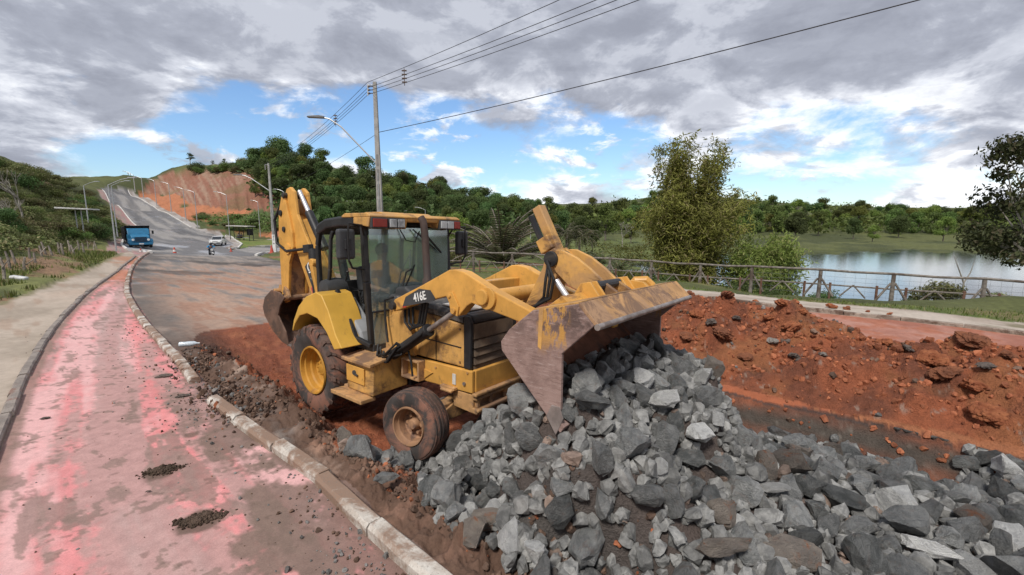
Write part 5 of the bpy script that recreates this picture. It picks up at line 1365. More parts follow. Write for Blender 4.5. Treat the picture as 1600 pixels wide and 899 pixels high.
# gravel along the kerb and on the cycle path
M_GRAV = [stuff_rock_mat('grey gravel', (.12, .115, .11), (.24, .23, .22)), stuff_rock_mat('brown crumbs', (.095, .06, .045), (.16, .10, .07)), stuff_rock_mat('red crumbs', (.25, .082, .04), (.37, .135, .065))]
pts = []
for _ in range(1100):
    s_ = rr_.choice([rr_.gauss(2.6, .9), rr_.gauss(1.2, .8), rr_.gauss(6.8, .6), rr_.uniform(-1, 14)]); t_ = 1.62 - abs(rr_.gauss(0, .30)) - .02
    x, y = xy(s_, t_)
    if y < 1.5: continue
    r = abs(rr_.gauss(.006, .008)) + .004
    pts.append((x, y, float(base_h(x, y)) + r * .4, r, rr_.choices([0, 1], [.6, .4])[0]))
for _ in range(260):
    s_ = rr_.uniform(-1, 14); t_ = rr_.uniform(-.3, 1.6); x, y = xy(s_, t_)
    if y < 1.5: continue
    r = abs(rr_.gauss(.004, .005)) + .003
    pts.append((x, y, float(base_h(x, y)) + r * .3, r, rr_.choices([0, 1, 2], [.3, .5, .2])[0]))
rubble('gravel', pts, 'loose gravel and crumbs of earth scattered along the white kerb', M_GRAV, cat='gravel')
pts = []
for _ in range(2000):       # crumbs of dark soil between kerb and pit
    s_ = rr_.choice([rr_.uniform(-.5, 10.5), rr_.uniform(.5, 5)]); t_ = 2.15 + rr_.gauss(0, .24)
    if t_ < 1.92: continue
    x, y = xy(s_, t_); r = abs(rr_.gauss(.012, .014)) + .006
    pts.append((x, y, None, r, rr_.choice([1, 1, 1, 1, 1, 2])))
for _ in range(6500):       # clods on the spoil bank
    s_ = rr_.uniform(-4, 12); t_ = rr_.gauss(8.2, .9)
    if t_ < 6.5: continue
    x, y = xy(s_, t_); r = abs(rr_.gauss(.016, .02)) + .007
    pts.append((x, y, None, r, rr_.choices([0, 1, 2], [.02, .06, .92])[0]))
for _ in range(800):
    s_ = rr_.choice([rr_.gauss(6.9, .35), rr_.gauss(8.75, .3), rr_.gauss(6.2, .2), rr_.uniform(6, 10)]); t_ = 1.72 + rr_.gauss(0, .20); x, y = xy(s_, t_); r = abs(rr_.gauss(.014, .014)) + .006
    pts.append((x, y, float(base_h(x, y)) + .02 + .05 * rr_.random() + r * .3, r, rr_.choices([0, 1, 2], [.15, .80, .05])[0]))
for _ in range(900):
    s_ = rr_.uniform(-1, 12); t_ = rr_.uniform(2.4, 6.6); x, y = xy(s_, t_)
    if hval(x, y) > .05: continue
    r = abs(rr_.gauss(.006, .010)) + .005
    pts.append((x, y, None, r, 2))
_g = [p_ for p_ in pts if p_[2] is None]; pts = [p_ for p_ in pts if p_[2] is not None] + lift([(p_[0], p_[1], .3, p_[3], p_[4]) for p_ in _g])
rubble('soil_crumbs', pts, 'loose crumbs of red and dark earth over the pit edge and spoil bank', M_GRAV, cat='loose earth')
# big clods and broken asphalt on the bank: each one a thing
def clod_mat(name, a, b):
    m, q = new_mat(name)
    pos = q.n('ShaderNodeNewGeometry').outputs['Position']
    base = q.mix(q.sstep(q.noise(pos, 7, 8, .7, .3), .36, .64), a, b)
    finish(q, base, .95, q.noise(pos, 24, 7, .7), 1.0, .05, spec=.2)
    return m
M_CLOD = [clod_mat('red clod', (.27, .088, .043), (.41, .155, .072)), clod_mat('brown clod', (.18, .075, .045), (.29, .115, .06)), clod_mat('asphalt lump', (.11, .09, .08), (.19, .155, .135)), clod_mat('grey concrete lump', (.22, .20, .18), (.32, .29, .26))]
CLV = []
for k in range(5):
    bm = bmesh.new(); bmesh.ops.create_icosphere(bm, subdivisions=4, radius=1)
    P_ = np.array([v.co[:] for v in bm.verts]); q_ = P_ * 1.5 + k * 11
    f3 = lambda m_, o_, sd_: fbm(q_[:, 0] * m_ * .9 + q_[:, 2] * m_ * .5, q_[:, 1] * m_ * .8 - q_[:, 2] * m_ * .45 + q_[:, 0] * m_ * .35, o_, sd_, .6) - .5
    n_ = f3(1, 3, 300 + k) * .9 + f3(3, 3, 310 + k) * .55 + f3(8, 2, 320 + k) * .26
    for v, d_ in zip(bm.verts, n_): v.co *= .82 + d_; v.co.z *= .8
    me = bpy.data.meshes.new('clod'); bm.to_mesh(me); bm.free(); CLV.append(me)
CLODS = [(1060, 473, .26, 0, 'red clod at the left end of the row on the pavement edge'), (1137, 465, .26, 1, 'dark red clod with a flat top in the row along the far pavement edge'), (1180, 473, .2, 0, 'small red clod third in the row along the far pavement edge'),
         (1222, 478, .24, 0, 'flat red clod in the middle of the row along the far pavement edge'), (1300, 482, .28, 0, 'larger red clod standing alone at the far kerb'), (1323, 484, .24, 1, 'brown clod touching the larger red one at the far kerb'),
         (1390, 492, .14, 0, 'last small red clod at the right end of the row on the far kerb'), (1356, 488, .12, 0, 'tiny red clod between two bigger ones at the far kerb'),
         (1235, 517, .34, 0, 'large orange red lump on top of the spoil bank near the bucket'), (1128, 528, .36, 1, 'dark brown broken lump high on the left of the spoil bank'), (1072, 530, .3, 1, 'flat brown slab at the left end of the spoil bank by the bucket'),
         (1207, 537, .20, 3, 'pale grey concrete lump in the red bank'), (1110, 507, .2, 2, 'dark asphalt lump on the crest of the red bank'), (1165, 562, .22, 1, 'brown angular lump halfway down the red bank'),
         (1515, 540, .36, 1, 'large dark brown overhanging lump on the crest at the right of the bank'), (1455, 570, .40, 0, 'big orange red lump right of the bank centre'), (1475, 590, .3, 1, 'dark earth lump under the orange one right of the bank'),
         (1520, 610, .26, 0, 'orange clod on the lower right of the bank'), (1540, 655, .34, 0, 'wide red clod at the foot of the bank on the right'), (1540, 577, .20, 2, 'long grey asphalt slab lying on the right of the bank'),
         (1285, 556, .13, 3, 'grey lump beside a brown one in the middle of the bank'), (1200, 500, .18, 0, 'orange clod on the bank crest left of centre'), (1150, 500, .16, 2, 'grey black lump on the crest beside the bucket'), (1420, 548, .16, 2, 'small upright grey piece on the bank right of centre'),
         (1380, 540, .2, 0, 'red clod on the crest in the middle of the bank'), (1575, 560, .2, 1, 'brown clod on the crest at the right frame edge'), (1240, 560, .18, 2, 'dark stone chip half buried in the left of the bank'), (1090, 495, .26, 0, 'orange clod on the bank just beyond the bucket lip')]
for i, (u, v, r, mi, lab) in enumerate(CLODS):
    p = hit(u, v, 60, ground_h)
    me = CLV[i % 5].copy(); me.materials.append(M_CLOD[mi])
    flat = .42 if 'slab' in lab else .8
    o = link_mesh('earth_clod' if mi < 2 else 'rubble_lump', me, None, (p[0], p[1], p[2] + r * .22), (rr_.uniform(-.3, .3), rr_.uniform(-.3, .3), rr_.uniform(0, 6)), (r * .54, r * .46, r * .42 * flat))
    prop(o, lab, 'clod' if mi < 2 else 'rubble', 'lumps on the spoil bank')
# more middling clods on the bank and the row of the far kerb
for i in range(64):
    s_ = rr_.uniform(-3.5, 12); t_ = rr_.gauss(8.3, .8); 
    if t_ < 6.8: continue
    x, y = xy(s_, t_); r = rr_.uniform(.05, .10); mi = rr_.choices([0, 1, 2], [.8, .17, .03])[0]
    key = ('cl', i % 5, mi)
    if key not in MATS:
        me = CLV[i % 5].copy(); me.materials.append(M_CLOD[mi]); MATS[key] = me
    o = link_mesh('earth_clod' if mi < 2 else 'rubble_lump', MATS[key], None, (x, y, gz(x, y) + r * .1), (rr_.uniform(-.3, .3), rr_.uniform(-.3, .3), rr_.uniform(0, 6)), (r, r * .8, r * .7))
    prop(o, ['fist sized red clod scattered on the spoil bank', 'fist sized brown clod scattered on the spoil bank', 'fist sized piece of dark asphalt scattered on the spoil bank'][mi], 'clod' if mi < 2 else 'rubble', 'small lumps scattered over the spoil bank')
# broken asphalt crust jutting from the pit wall
M_CRUST = clod_mat('asphalt crust', (.085, .08, .076), (.17, .155, .14))
for i, s_ in enumerate(np.arange(-1.6, 3.2, .30)):
    s0 = s_ + rr_.uniform(-.03, .03); L = rr_.uniform(.18, .30); t0 = 6.78 + rr_.uniform(-.07, .06)
    n_ = 7; top = []; tilt_ = rr_.uniform(-.02, .01)
    for k in range(n_):
        f = k / (n_ - 1); top.append((s0 + L * f, t0 + rr_.uniform(-.035, .03)))
    poly = top + [(s0 + L, 7.0), (s0, 7.0)]
    vs = []
    for dz in (-.022, -.006):
        for a, b in poly:
            x, y = xy(a, b); vs.append((x, y, float(base_h(x, y)) + dz + (tilt_ if b < 6.9 else 0)))
    m_ = len(poly); mb = MB()
    mb.add(vs, [tuple(range(m_ - 1, -1, -1)), tuple(range(m_, 2 * m_))] + [(k, (k + 1) % m_, m_ + (k + 1) % m_, m_ + k) for k in range(m_)])
    o = mb.build('asphalt_crust', M_CRUST, bpy.data.objects['excavation_pit'])
# mud cakes and debris on the cycle path
for u, v, r, lab in ((254, 736, .13, 'dark crumbled mud cake in the middle of the pink cycle path'), (315, 812, .15, 'brown mud cake with a trailing smear in the foreground of the pink path')):
    p = hit(u, v); pts = []
    for _ in range(420):
        a_ = rr_.gauss(0, .55); b_ = rr_.gauss(0, .38); x_ = p[0] + r * (a_ * .95 + b_ * .25); y_ = p[1] + r * (a_ * .25 + b_ * .8); rr2 = abs(rr_.gauss(.006, .006)) + .004
        k_ = max(0, 1 - math.hypot(a_, b_)); pts.append((x_, y_, p[2] + .025 * k_ * rr_.random() + rr2 * .3, rr2 * (1 + k_), 0))
    o = rubble('mud_cake', pts, lab, [clod_mat('path mud', (.085, .062, .045), (.15, .105, .08))], 'stuff', 'mud')
for u, v, L, lab in ((258, 589, .16, 'black strip of asphalt lying on the pink path'), (287, 620, .12, 'small black asphalt chunk on the path near the broken kerb'), (72, 655, .07, 'dark pebble lying near the grey kerb of the sidewalk'), (232, 770, .03, 'dark stone chip beside the mud cake on the path')):
    p = hit(u, v); me = CLV[2].copy(); me.materials.append(M_CLOD[2]); prop(link_mesh('asphalt_chunk', me, None, tuple(p + np.array([0, 0, .015])), (0, 0, .5), (L * .8, L * .35, L * .25)), lab, 'rubble')
# plastic bottle by the kerb
p = hit(296, 548); bt = empty('plastic_bottle', 'clear crumpled plastic bottle lying on the kerb edge in front of the big wheel', 'bottle', (p[0], p[1], p[2] + .13), (0, R(90), R(20)))
MB().lathe([(.001, -.15), (.045, -.15), (.05, -.13), (.045, -.05), (.05, 0), (.046, .05), (.045, .09), (.016, .14), (.016, .16), (.001, .16)], (0, 0, 0), 'z', 14).build('body', plain('clear plastic', (.55, .62, .68), .15, .1, 30, spec=.7), bt, 0, True)
MB().cyl((0, 0, .16), (0, 0, .18), .018, 10).build('cap', plain('white cap', (.7, .7, .7), .5), bt)
# ------------------------------------------------------------------ plants
def leaf_mat(name, a, b, c=None, trans=.28, rv=.42):
    m, q = new_mat(name)
    geo = q.n('ShaderNodeNewGeometry')
    ri = geo.outputs['Random Per Island']
    tone = q.n('ShaderNodeVertexColor', layer_name='Col').outputs[0]
    base = q.mix(ri, a, b)
    if c is not None: base = q.mix(q.math('MULTIPLY', q.sstep(ri, .82, .90), .8), base, c)
    base = q.mix(1.0, base, tone, 'MULTIPLY')
    orv = q.n('ShaderNodeObjectInfo').outputs['Random']
    base = q.n('ShaderNodeHueSaturation', {'Hue': q.math('ADD', q.math('MULTIPLY', orv, .07), .455), 'Value': q.math('ADD', q.math('MULTIPLY', orv, rv * 2), 1 - rv), 'Color': base}).outputs[0]
    d = q.n('ShaderNodeBsdfPrincipled', {'Base Color': base, 'Roughness': .65, 'Specular IOR Level': .3})
    t = q.n('ShaderNodeBsdfTranslucent', {'Color': base})
    mx = q.n('ShaderNodeMixShader', {0: trans, 1: d.outputs[0], 2: t.outputs[0]})
    q.n('ShaderNodeOutputMaterial', {0: mx.outputs[0]})
    return m
M_BARK = plain('bark', (.13, .11, .09), .9, .3, 6, (.20, .18, .15), .6, 30)
M_PALEBARK = plain('pale bark', (.30, .28, .24), .9, .25, 6, (.18, .16, .13), .5, 30)
LF = {'dark': leaf_mat('dark broadleaf', (.058, .100, .030), (.105, .155, .048)), 'mid': leaf_mat('mid broadleaf', (.090, .138, .034), (.155, .205, .056)),
      'olive': leaf_mat('olive scrub', (.115, .138, .048), (.19, .20, .078), (.28, .24, .13)), 'lime': leaf_mat('bright leaf', (.10, .145, .028), (.18, .21, .05)),
      'bamboo': leaf_mat('bamboo leaf', (.150, .205, .042), (.245, .295, .080), (.31, .30, .13), rv=.04), 'palm': leaf_mat('palm frond', (.060, .085, .028), (.105, .125, .05), (.22, .18, .10)),
      'grass': leaf_mat('grass blade', (.085, .125, .025), (.17, .20, .055), (.26, .22, .11)), 'dry': leaf_mat('dry twig', (.15, .12, .09), (.24, .20, .15)), 'near': leaf_mat('near tree leaf', (.045, .060, .022), (.10, .11, .042), (.12, .10, .06), rv=.04)}
def quads_mesh(name, cen, nrm, size, aspect, tone, mat, seed=0):
    """leaf cards: centre, facing, size per leaf"""
    g = np.random.default_rng(seed); n = len(cen)
    nrm = nrm / np.maximum(np.linalg.norm(nrm, axis=1, keepdims=True), 1e-6)
    r_ = g.normal(size=(n, 3)); u = np.cross(nrm, r_); u /= np.maximum(np.linalg.norm(u, axis=1, keepdims=True), 1e-6)
    v = np.cross(nrm, u); s = size[:, None]
    fold = nrm * s * .18
    P = np.stack([cen - u * s, cen - v * s * aspect + fold, cen + u * s, cen + v * s * aspect + fold], 1).reshape(-1, 3)
    F = np.arange(n * 4).reshape(n, 4)
    me = mesh_np(name, P, F, np.repeat(tone, 4, 0), smooth=False)
    me.materials.append(mat); return me
def crown_mesh(name, seed, mat, blobs, per, leaf, aspect=.55, shell=.55):
    """leaf clumps: list of (centre, radius vector)"""
    g = np.random.default_rng(seed); cen = []; nr = []; tn = []; sz = []
    for c, rad in blobs:
        n = int(per * (rad[0] * rad[1]) ** .5 / blobs[0][1][0]) if per else 0
        n = max(n, 20)
        d = g.normal(size=(n, 3)); d /= np.linalg.norm(d, axis=1, keepdims=True)
        k = shell + (1 - shell) * g.random(n) ** .6
        lump = 1 + .22 * np.sin(d[:, 0] * 5 + seed) * np.cos(d[:, 1] * 4 + d[:, 2] * 5)
        p = d * (k * lump)[:, None] * np.array(rad) + np.array(c)
        cen.append(p); nr.append(d + g.normal(size=(n, 3)) * .55); tn.append(np.full(n, g.uniform(.72, 1.2))); sz.append(leaf * g.uniform(.6, 1.3, n))
    cen = np.concatenate(cen); t = np.concatenate(tn)
    t = t[:, None] * np.ones((1, 3))
    return quads_mesh(name, cen, np.concatenate(nr), np.concatenate(sz), aspect, t, mat, seed)
def limbs(mb, base, top_pts, r0, rg, fork=.45):
    b = Vector(base)
    f = b + Vector((0, 0, 1)) * 0
    for tp in top_pts:
        tp = Vector(tp); mid = b.lerp(tp, .5) + Vector((rg.uniform(-.1, .1), rg.uniform(-.1, .1), .08)) * (tp - b).length
        mb.tube([b, mid, tp], [r0, r0 * .6, r0 * .15], 6, False)
def make_tree(seed, h, w, mat, bark=None, trunk=.35, nb=9, per=260, leaf=.28, flat=.75, sparse=False):
    rg = random.Random(seed)
    blobs = []
    z0 = h * trunk
    for k in range(nb):
        a = rg.uniform(0, 6.28); rad = w * .5 * math.sqrt(rg.random()) * .72; z = z0 + (h - z0) * rg.uniform(.12, .85)
        k_ = 1 - .55 * ((z - z0) / (h - z0)) ** 2
        br = w * rg.uniform(.13, .27) * (.8 if sparse else 1)
        blobs.append(((rad * math.cos(a) * k_, rad * math.sin(a) * k_, z), (br, br, br * flat)))
    blobs.append(((0, 0, h - w * .2), (w * .24, w * .24, w * .2)))
    cm = crown_mesh('crown', seed, mat, blobs, per, leaf)
    mb = MB()
    mb.tube([(0, 0, -.6), (rg.uniform(-.1, .1), rg.uniform(-.1, .1), z0 * .6), (rg.uniform(-.2, .2), rg.uniform(-.2, .2), z0 * 1.1), (0, 0, h * .75)], [h * .022 + .04, h * .017 + .03, h * .014 + .02, .03], 7, False)
    limbs(mb, (0, 0, z0 * .9), [b[0] for b in blobs], h * .010 + .02, rg)
    return cm, mb.mesh('trunk', bark or M_BARK, True)
def plant(name, meshes, label, cat, loc, rz=0, sc=1, group=None, parts=('crown', 'trunk')):
    t = empty(name, label, cat, loc, rz, group)
    t.scale = sc if hasattr(sc, '__len__') else (sc, sc, sc)
    for pn, me in zip(parts, meshes): link_mesh(pn, me, t)
    return t
FT = [make_tree(20 + i, [10, 9, 11, 8.5, 10][i], [7.4, 9.2, 6.6, 8.8, 7.0][i], LF[['dark', 'dark', 'mid', 'dark', 'lime'][i]], None, [.28, .32, .22, .34, .25][i], [16, 19, 15, 17, 14][i], 330, .22) for i in range(5)]
SPARSE = [make_tree(40 + i, 12, 7, LF['dark'], M_PALEBARK, .60, 12, 90, .22, .35, True) for i in range(2)]
SCRUB = []
for i in range(5):
    rg = random.Random(60 + i); bl = []
    for k in range(6): 
        a = rg.uniform(0, 6.28); d_ = rg.uniform(0, .8); r_ = rg.uniform(.45, .75); bl.append(((d_ * math.cos(a), d_ * math.sin(a), rg.uniform(.35, .9)), (r_, r_, r_ * .7)))
    cm = crown_mesh('foliage', 60 + i, LF[['olive', 'mid', 'olive', 'dark', 'lime'][i]], bl, 420, .062, .5, .35)
    mb = MB()
    for k in range(5): mb.tube([(0, 0, -.2), (bl[k][0][0] * .5, bl[k][0][1] * .5, .4), bl[k][0]], [.03, .02, .008], 5, False)
    SCRUB.append((cm, mb.mesh('stem', M_BARK)))
pr_ = random.Random(5)
def at_pix(u, v, dmax=600): return hit(u, v, dmax)
def put_at(u, Y): 
    r = pix_ray(u, 400) * Y; return r[0], r[1]
# wooded hill behind the road (rows from far and high to near and low)
n_t = 0
def forest_tree(u, v, sc, kinds, group, label):
    p = at_pix(u, v); i = pr_.choice(kinds)
    t = plant('forest_tree', FT[i], label, 'tree', (p[0], p[1], p[2] - .4), pr_.uniform(0, 6.3), (sc * pr_.uniform(.85, 1.15), sc * pr_.uniform(.85, 1.15), sc), group)
    return t
def place_name(u):
    return 'behind the bus shelter' if u < 440 else 'behind the digger arm' if u < 500 else 'behind the cab roof' if u < 690 else 'right of the cab' if u < 860 else 'on the far right ridge'
RIDGE = [(398, 268), (430, 270), (470, 272), (505, 280), (540, 287), (575, 296), (610, 304), (645, 306), (680, 318), (712, 324), (745, 330), (780, 338), (815, 343)]
def ridge_y(u): return float(np.interp(u, [a for a, b in RIDGE], [b for a, b in RIDGE]))
for k in range(150):
    u = 400 + (k * 61.8 % 430) + pr_.uniform(-8, 8); top = ridge_y(u) + 2
    f = (k * .382 + pr_.uniform(0, .1)) % 1.0
    v = lerp(top, 358 if u > 480 else 322, f)
    kinds = [0, 1, 3] if pr_.random() < .6 else [2, 4, 0]
    forest_tree(u, v, lerp(1.0, .62, f) * pr_.uniform(.75, 1.15), kinds, 'trees of the wooded hill', '%s tree %s, %s' % ('dark' if kinds[0] == 0 and 2 not in kinds else 'bright', ['high on the hill crest', 'on the wooded slope', 'at the hill foot'][min(int(f * 3), 2)], place_name(u)))
# the large tree on the crest, left of the wooded hill
for u, v, sc, ki, lab in ((438, 272, 1.5, 1, 'largest dark round tree standing on the crest left of the digger arm'), (412, 268, 1.2, 3, 'tall dark tree at the left edge of the large crest tree'), (478, 274, 1.25, 0, 'big tree on the crest just right of the largest one'), (505, 283, 1.15, 2, 'bright green tree below the crest right of the digger arm'),
                          (572, 295, 1.25, 0, 'round tree on the skyline left of the tall concrete pole'), (640, 306, 1.0, 3, 'dark tree on the skyline right of the tall concrete pole'), (690, 320, 1.1, 0, 'tree with pale bare twigs at the crest end of the hill')):
    p = at_pix(u, v); plant('crest_tree', FT[ki], lab, 'tree', (p[0], p[1], p[2] - .3), pr_.uniform(0, 6), sc)
p = at_pix(668, 312); 
# tall thin trees along the top of the cut slope
for i, (u, v, sc, lab) in enumerate(((298, 264, .7, 'thin flat-topped tree alone on the left top of the red cut slope'), (333, 263, .36, 'thin tall tree second from the left above the red cut slope'), (352, 262, .4, 'short flat-crowned tree above the middle of the cut slope'), (372, 263, .36, 'thin tree in the low row above the right of the cut slope'), (388, 266, .36, 'small thin tree at the right end above the cut slope'))):
    p = at_pix(u, v); plant('sparse_tree', SPARSE[i % 2], lab, 'tree', (p[0], p[1], p[2] - .5), i * 1.7, sc)
for k in range(26):
    u = 305 + pr_.uniform(0, 110); v = 266 + pr_.uniform(-3, 6) + max(0, u - 385) * .5
    p = at_pix(u, v); plant('shrub', SCRUB[pr_.choice([0, 1, 3])], 'dark shrub on the rim above the red cut slope, %s' % ('left half' if u < 350 else 'right half'), 'shrub', (p[0], p[1], p[2] - .2), pr_.uniform(0, 6), pr_.uniform(2.0, 4.2), 'shrubs on the rim of the cut slope', ('foliage', 'stem'))
# far right ridge, beyond the lake
for k in range(120):
    u = 840 + (k * 61.8 % 780) + pr_.uniform(-10, 10); f = (k * .382 + pr_.uniform(0, .12)) % 1
    top = float(np.interp(u, [820, 900, 960, 1060, 1200, 1300, 1450, 1700], [341, 333, 322, 312, 321, 329, 334, 334])); v = lerp(top, 366, f)
    p = at_pix(u, v); i = pr_.choice([0, 1, 2, 3, 4, 2, 4])
    plant('hill_tree', FT[i], 'small far tree beyond the lake, %s, %s' % (['on its crest', 'on its slope', 'at its foot'][min(int(f * 3), 2)], 'left of the bamboo' if u < 1010 else 'behind the bamboo' if u < 1250 else 'behind the open lake'), 'tree', (p[0], p[1], p[2] - 2.2), pr_.uniform(0, 6), pr_.uniform(.65, 1.1), 'trees on the hill beyond the lake')
# tree row on the lake's far shore and park trees
PARK = [(945, 375, 95, .75, 2, 'rounded mid green park tree left of the bamboo'), (925, 380, 75, .5, 0, 'dark low park tree beside the small palms'), (905, 372, 105, .55, 1, 'dark tree behind the small palms'), (985, 376, 90, .42, 4, 'light green bush-like tree just left of the bamboo'),
        (715, 378, 60, .55, 4, 'leafy olive tree behind the right mirror of the cab'), (700, 372, 75, .6, 2, 'green tree behind the right cab window'), (750, 368, 100, .7, 3, 'dark tree behind the big palm clump'), (830, 362, 120, .7, 0, 'dark tree behind the raised tilt cylinder'), (860, 368, 100, .55, 4, 'mid green tree just right of the raised tilt cylinder'),
        (1275, 366, 150, .8, 2, 'round tree on the far lake shore, left of the open water'), (1330, 368, 140, .7, 0, 'dark tree on the far lake shore in the middle'), (1400, 368, 150, .8, 1, 'dark round tree on the far lake shore'), (1470, 370, 130, .75, 4, 'green tree on the far shore left of the big tree'), (1240, 370, 120, .8, 3, 'dark tree on the far shore next to the bamboo'), (1360, 372, 120, .5, 4, 'small light tree on the far lake shore')]
for u, v, Y, sc, ki, lab in PARK:
    x, y = put_at(u, Y); plant('park_tree', FT[ki], lab, 'tree', (x, y, gz(x, y) - .3), pr_.uniform(0, 6), sc)
# bare grey tree
def bare_tree(seed, h):
    rg = random.Random(seed); mb = MB()
    def grow(p, d, L, r, k):
        e = p + d * L; mb.tube([p, p.lerp(e, .5) + Vector((rg.uniform(-.05, .05), rg.uniform(-.05, .05), 0)) * L, e], [r, r * .8, r * .6], 5, False)
        if k == 0: return
        for _ in range(3):
            nd = (d + Vector((rg.uniform(-.8, .8), rg.uniform(-.8, .8), rg.uniform(-.1, .5)))).normalized(); grow(e, nd, L * rg.uniform(.6, .8), r * .6, k - 1)
    grow(Vector((0, 0, -.2)), Vector((0, 0, 1)), h * .3, h * .02, 4)
    return mb.mesh('branches', M_PALEBARK)
x, y = put_at(972, 80); t = empty('bare_tree', 'bare grey leafless tree between park trees and bamboo', 'tree', (x, y, gz(x, y))); link_mesh('branches', bare_tree(3, 6.0), t)
p = at_pix(50, 345); 
for u, v, h_, lab in ((38, 360, 9, 'bare pale thin tree on the left scrub hill'), (20, 372, 7, 'leafless grey sapling left of the bare tree on the scrub hill'), (1512, 458, 0, '')):
    if not h_: continue
    p = at_pix(u, v); t = empty('bare_tree', lab, 'tree', tuple(p), u); link_mesh('branches', bare_tree(u, h_ * p[1] / 60), t)
# palms: clumps of arching fronds
def palm_mesh(seed, n, L, spread, leaflets=20, trunk_h=0.0, wdt=.5, droop=.9):
    g = np.random.default_rng(seed); cen = []; V = []; F = []; T = []; mb = MB()
    for k in range(n):
        a = g.uniform(0, 6.28); tilt = g.uniform(.05, spread); l = L * g.uniform(.75, 1.1); tn = g.uniform(.7, 1.25)
        hd = np.array([math.cos(a), math.sin(a), 0]); p = np.array([0, 0, trunk_h]) + hd * .1; el = math.pi / 2 - tilt
        step = l / leaflets; side = np.array([-hd[1], hd[0], 0]); spine = [tuple(p)]
        for i in range(leaflets):
            f = i / leaflets
            el -= droop * step / l * (1 + 1.2 * f) * .9
            d = hd * math.cos(el) + np.array([0, 0, math.sin(el)]); up = np.cross(side, d)
            if f > .12:
                wl = wdt * l * .36 * math.sin(math.pi * min(1, .12 + f * .9)) ** .6
                for sg in (-1, 1):
                    tip = p + side * sg * wl * .75 + d * wl * .55 - np.array([0, 0, wl * .25]) + up * .05
                    b0 = len(V); wd = step * .42
                    V += [p - d * wd * .5, p + d * wd * .5, (p + tip) / 2 + d * wd * .5 + up * .08 * wl, tip, (p + tip) / 2 - d * wd * .4 + up * .08 * wl]
                    F.append((b0, b0 + 1, b0 + 2, b0 + 3, b0 + 4)); T += [tn] * 5
            p = p + d * step; spine.append(tuple(p))
        mb.tube(spine[::4] + [spine[-1]], [.035 * L / 4] * len(spine[::4]) + [.008], 4, False)
    me = mesh_np('fronds', np.array(V), np.array(F), np.array(T)[:, None] * np.ones((1, 3)), False); me.materials.append(LF['palm'])
    if trunk_h: mb.tube([(0, 0, -.3), (0, 0, trunk_h * .5), (0, 0, trunk_h)], [.2, .16, .14], 8, False)
    return me, mb.mesh('stalks', M_BARK)
PB = palm_mesh(1, 46, 5.6, 1.0, 22, 0, .42, .75); PS = palm_mesh(2, 30, 3.0, 1.2, 16, .9, .5, 1.3); PT = palm_mesh(3, 26, 3.4, 1.4, 16, 2.2, .5, 1.5); PCROWN = palm_mesh(4, 22, 3.0, 1.7, 14, 8.5, .5, 1.5)
for u, Y, me, sc, lab in ((783, 36, PB, 1.0, 'large clump of arching palm fronds behind the fence right of the cab'), (833, 46, PS, 1.0, 'short dark palm right of the large palm clump'), (885, 60, PT, 1.15, 'left one of the two small trunked palms in the park'), (905, 58, PT, 1.0, 'right one of the two small trunked palms in the park'),
                         (940, 36, PS, .62, 'young light palm by the fence left of the bamboo'), (968, 34, PS, .55, 'low palm shrub at the bamboo foot'), (634, 165, PCROWN, 1.0, 'palm crown sticking out of the skyline right of the pole'), (645, 172, PCROWN, .9, 'second palm crown on the skyline right of the pole')):
    x, y = put_at(u, Y); z = gz(x, y)
    plant('palm', me, lab, 'palm', (x, y, z), pr_.uniform(0, 6), sc, None, ('fronds', 'stalks'))
# bamboo
def bamboo_mesh(seed, n, Hh, R0):
    g = np.random.default_rng(seed); mb = MB(); cen = []; nr = []; tn = []; sz = []
    for k in range(n):
        a = g.uniform(0, 6.28); r0 = R0 * .35 * math.sqrt(g.random()); h = Hh * g.uniform(.50, 1.0); lean = g.uniform(.10, .40) if h < Hh * .8 else g.uniform(.02, .14)
        b = np.array([r0 * math.cos(a), r0 * math.sin(a), -.2]); hd = np.array([math.cos(a), math.sin(a), 0]); pts = []
        for i in range(9):
            f = i / 8; pts.append(b + np.array([0, 0, h * (f - .12 * f ** 3 * lean * 4)]) + hd * h * lean * f ** 2.2)
        mb.tube([tuple(p) for p in pts], [.05 * (1 - .85 * i / 8) for i in range(9)], 5, False)
        tone = g.uniform(.7, 1.25)
        for i in range(130):
            f = g.uniform(.10, 1.0) ** .75; q = f * 8; i0 = min(int(q), 7); p = pts[i0] * (1 - q + i0) + pts[i0 + 1] * (q - i0)
            o_ = g.normal(size=3) * (.55 * (1.15 - f) + .12); o_[2] -= .12
            m_ = 5
            cen.append(p + o_ + g.normal(size=(m_, 3)) * .13); nr.append(g.normal(size=(m_, 3)) + [0, 0, .4]); tn.append(np.full(m_, tone * g.uniform(.85, 1.15))); sz.append(g.uniform(.10, .19, m_))
    t = np.concatenate(tn)[:, None] * np.ones((1, 3))
    return quads_mesh('leaves', np.concatenate(cen), np.concatenate(nr), np.concatenate(sz), .22, t, LF['bamboo'], seed), mb.mesh('culms', plain('bamboo culm', (.20, .20, .07), .5, .2, 5))
x, y = put_at(1078, 27.5); plant('bamboo_clump', bamboo_mesh(8, 70, 10.3, 3.0), 'big clump of bamboo with drooping olive leaves behind the wooden fence', 'bamboo', (x, y, gz(x, y)), .3, 1, None, ('leaves', 'culms'))
x, y = put_at(1195, 26); plant('bamboo_clump', bamboo_mesh(9, 26, 5.0, 3.2), 'lower bamboo clump leaning over the lake at the right of the big one', 'bamboo', (x, y, gz(x, y)), 2.3, 1, None, ('leaves', 'culms'))
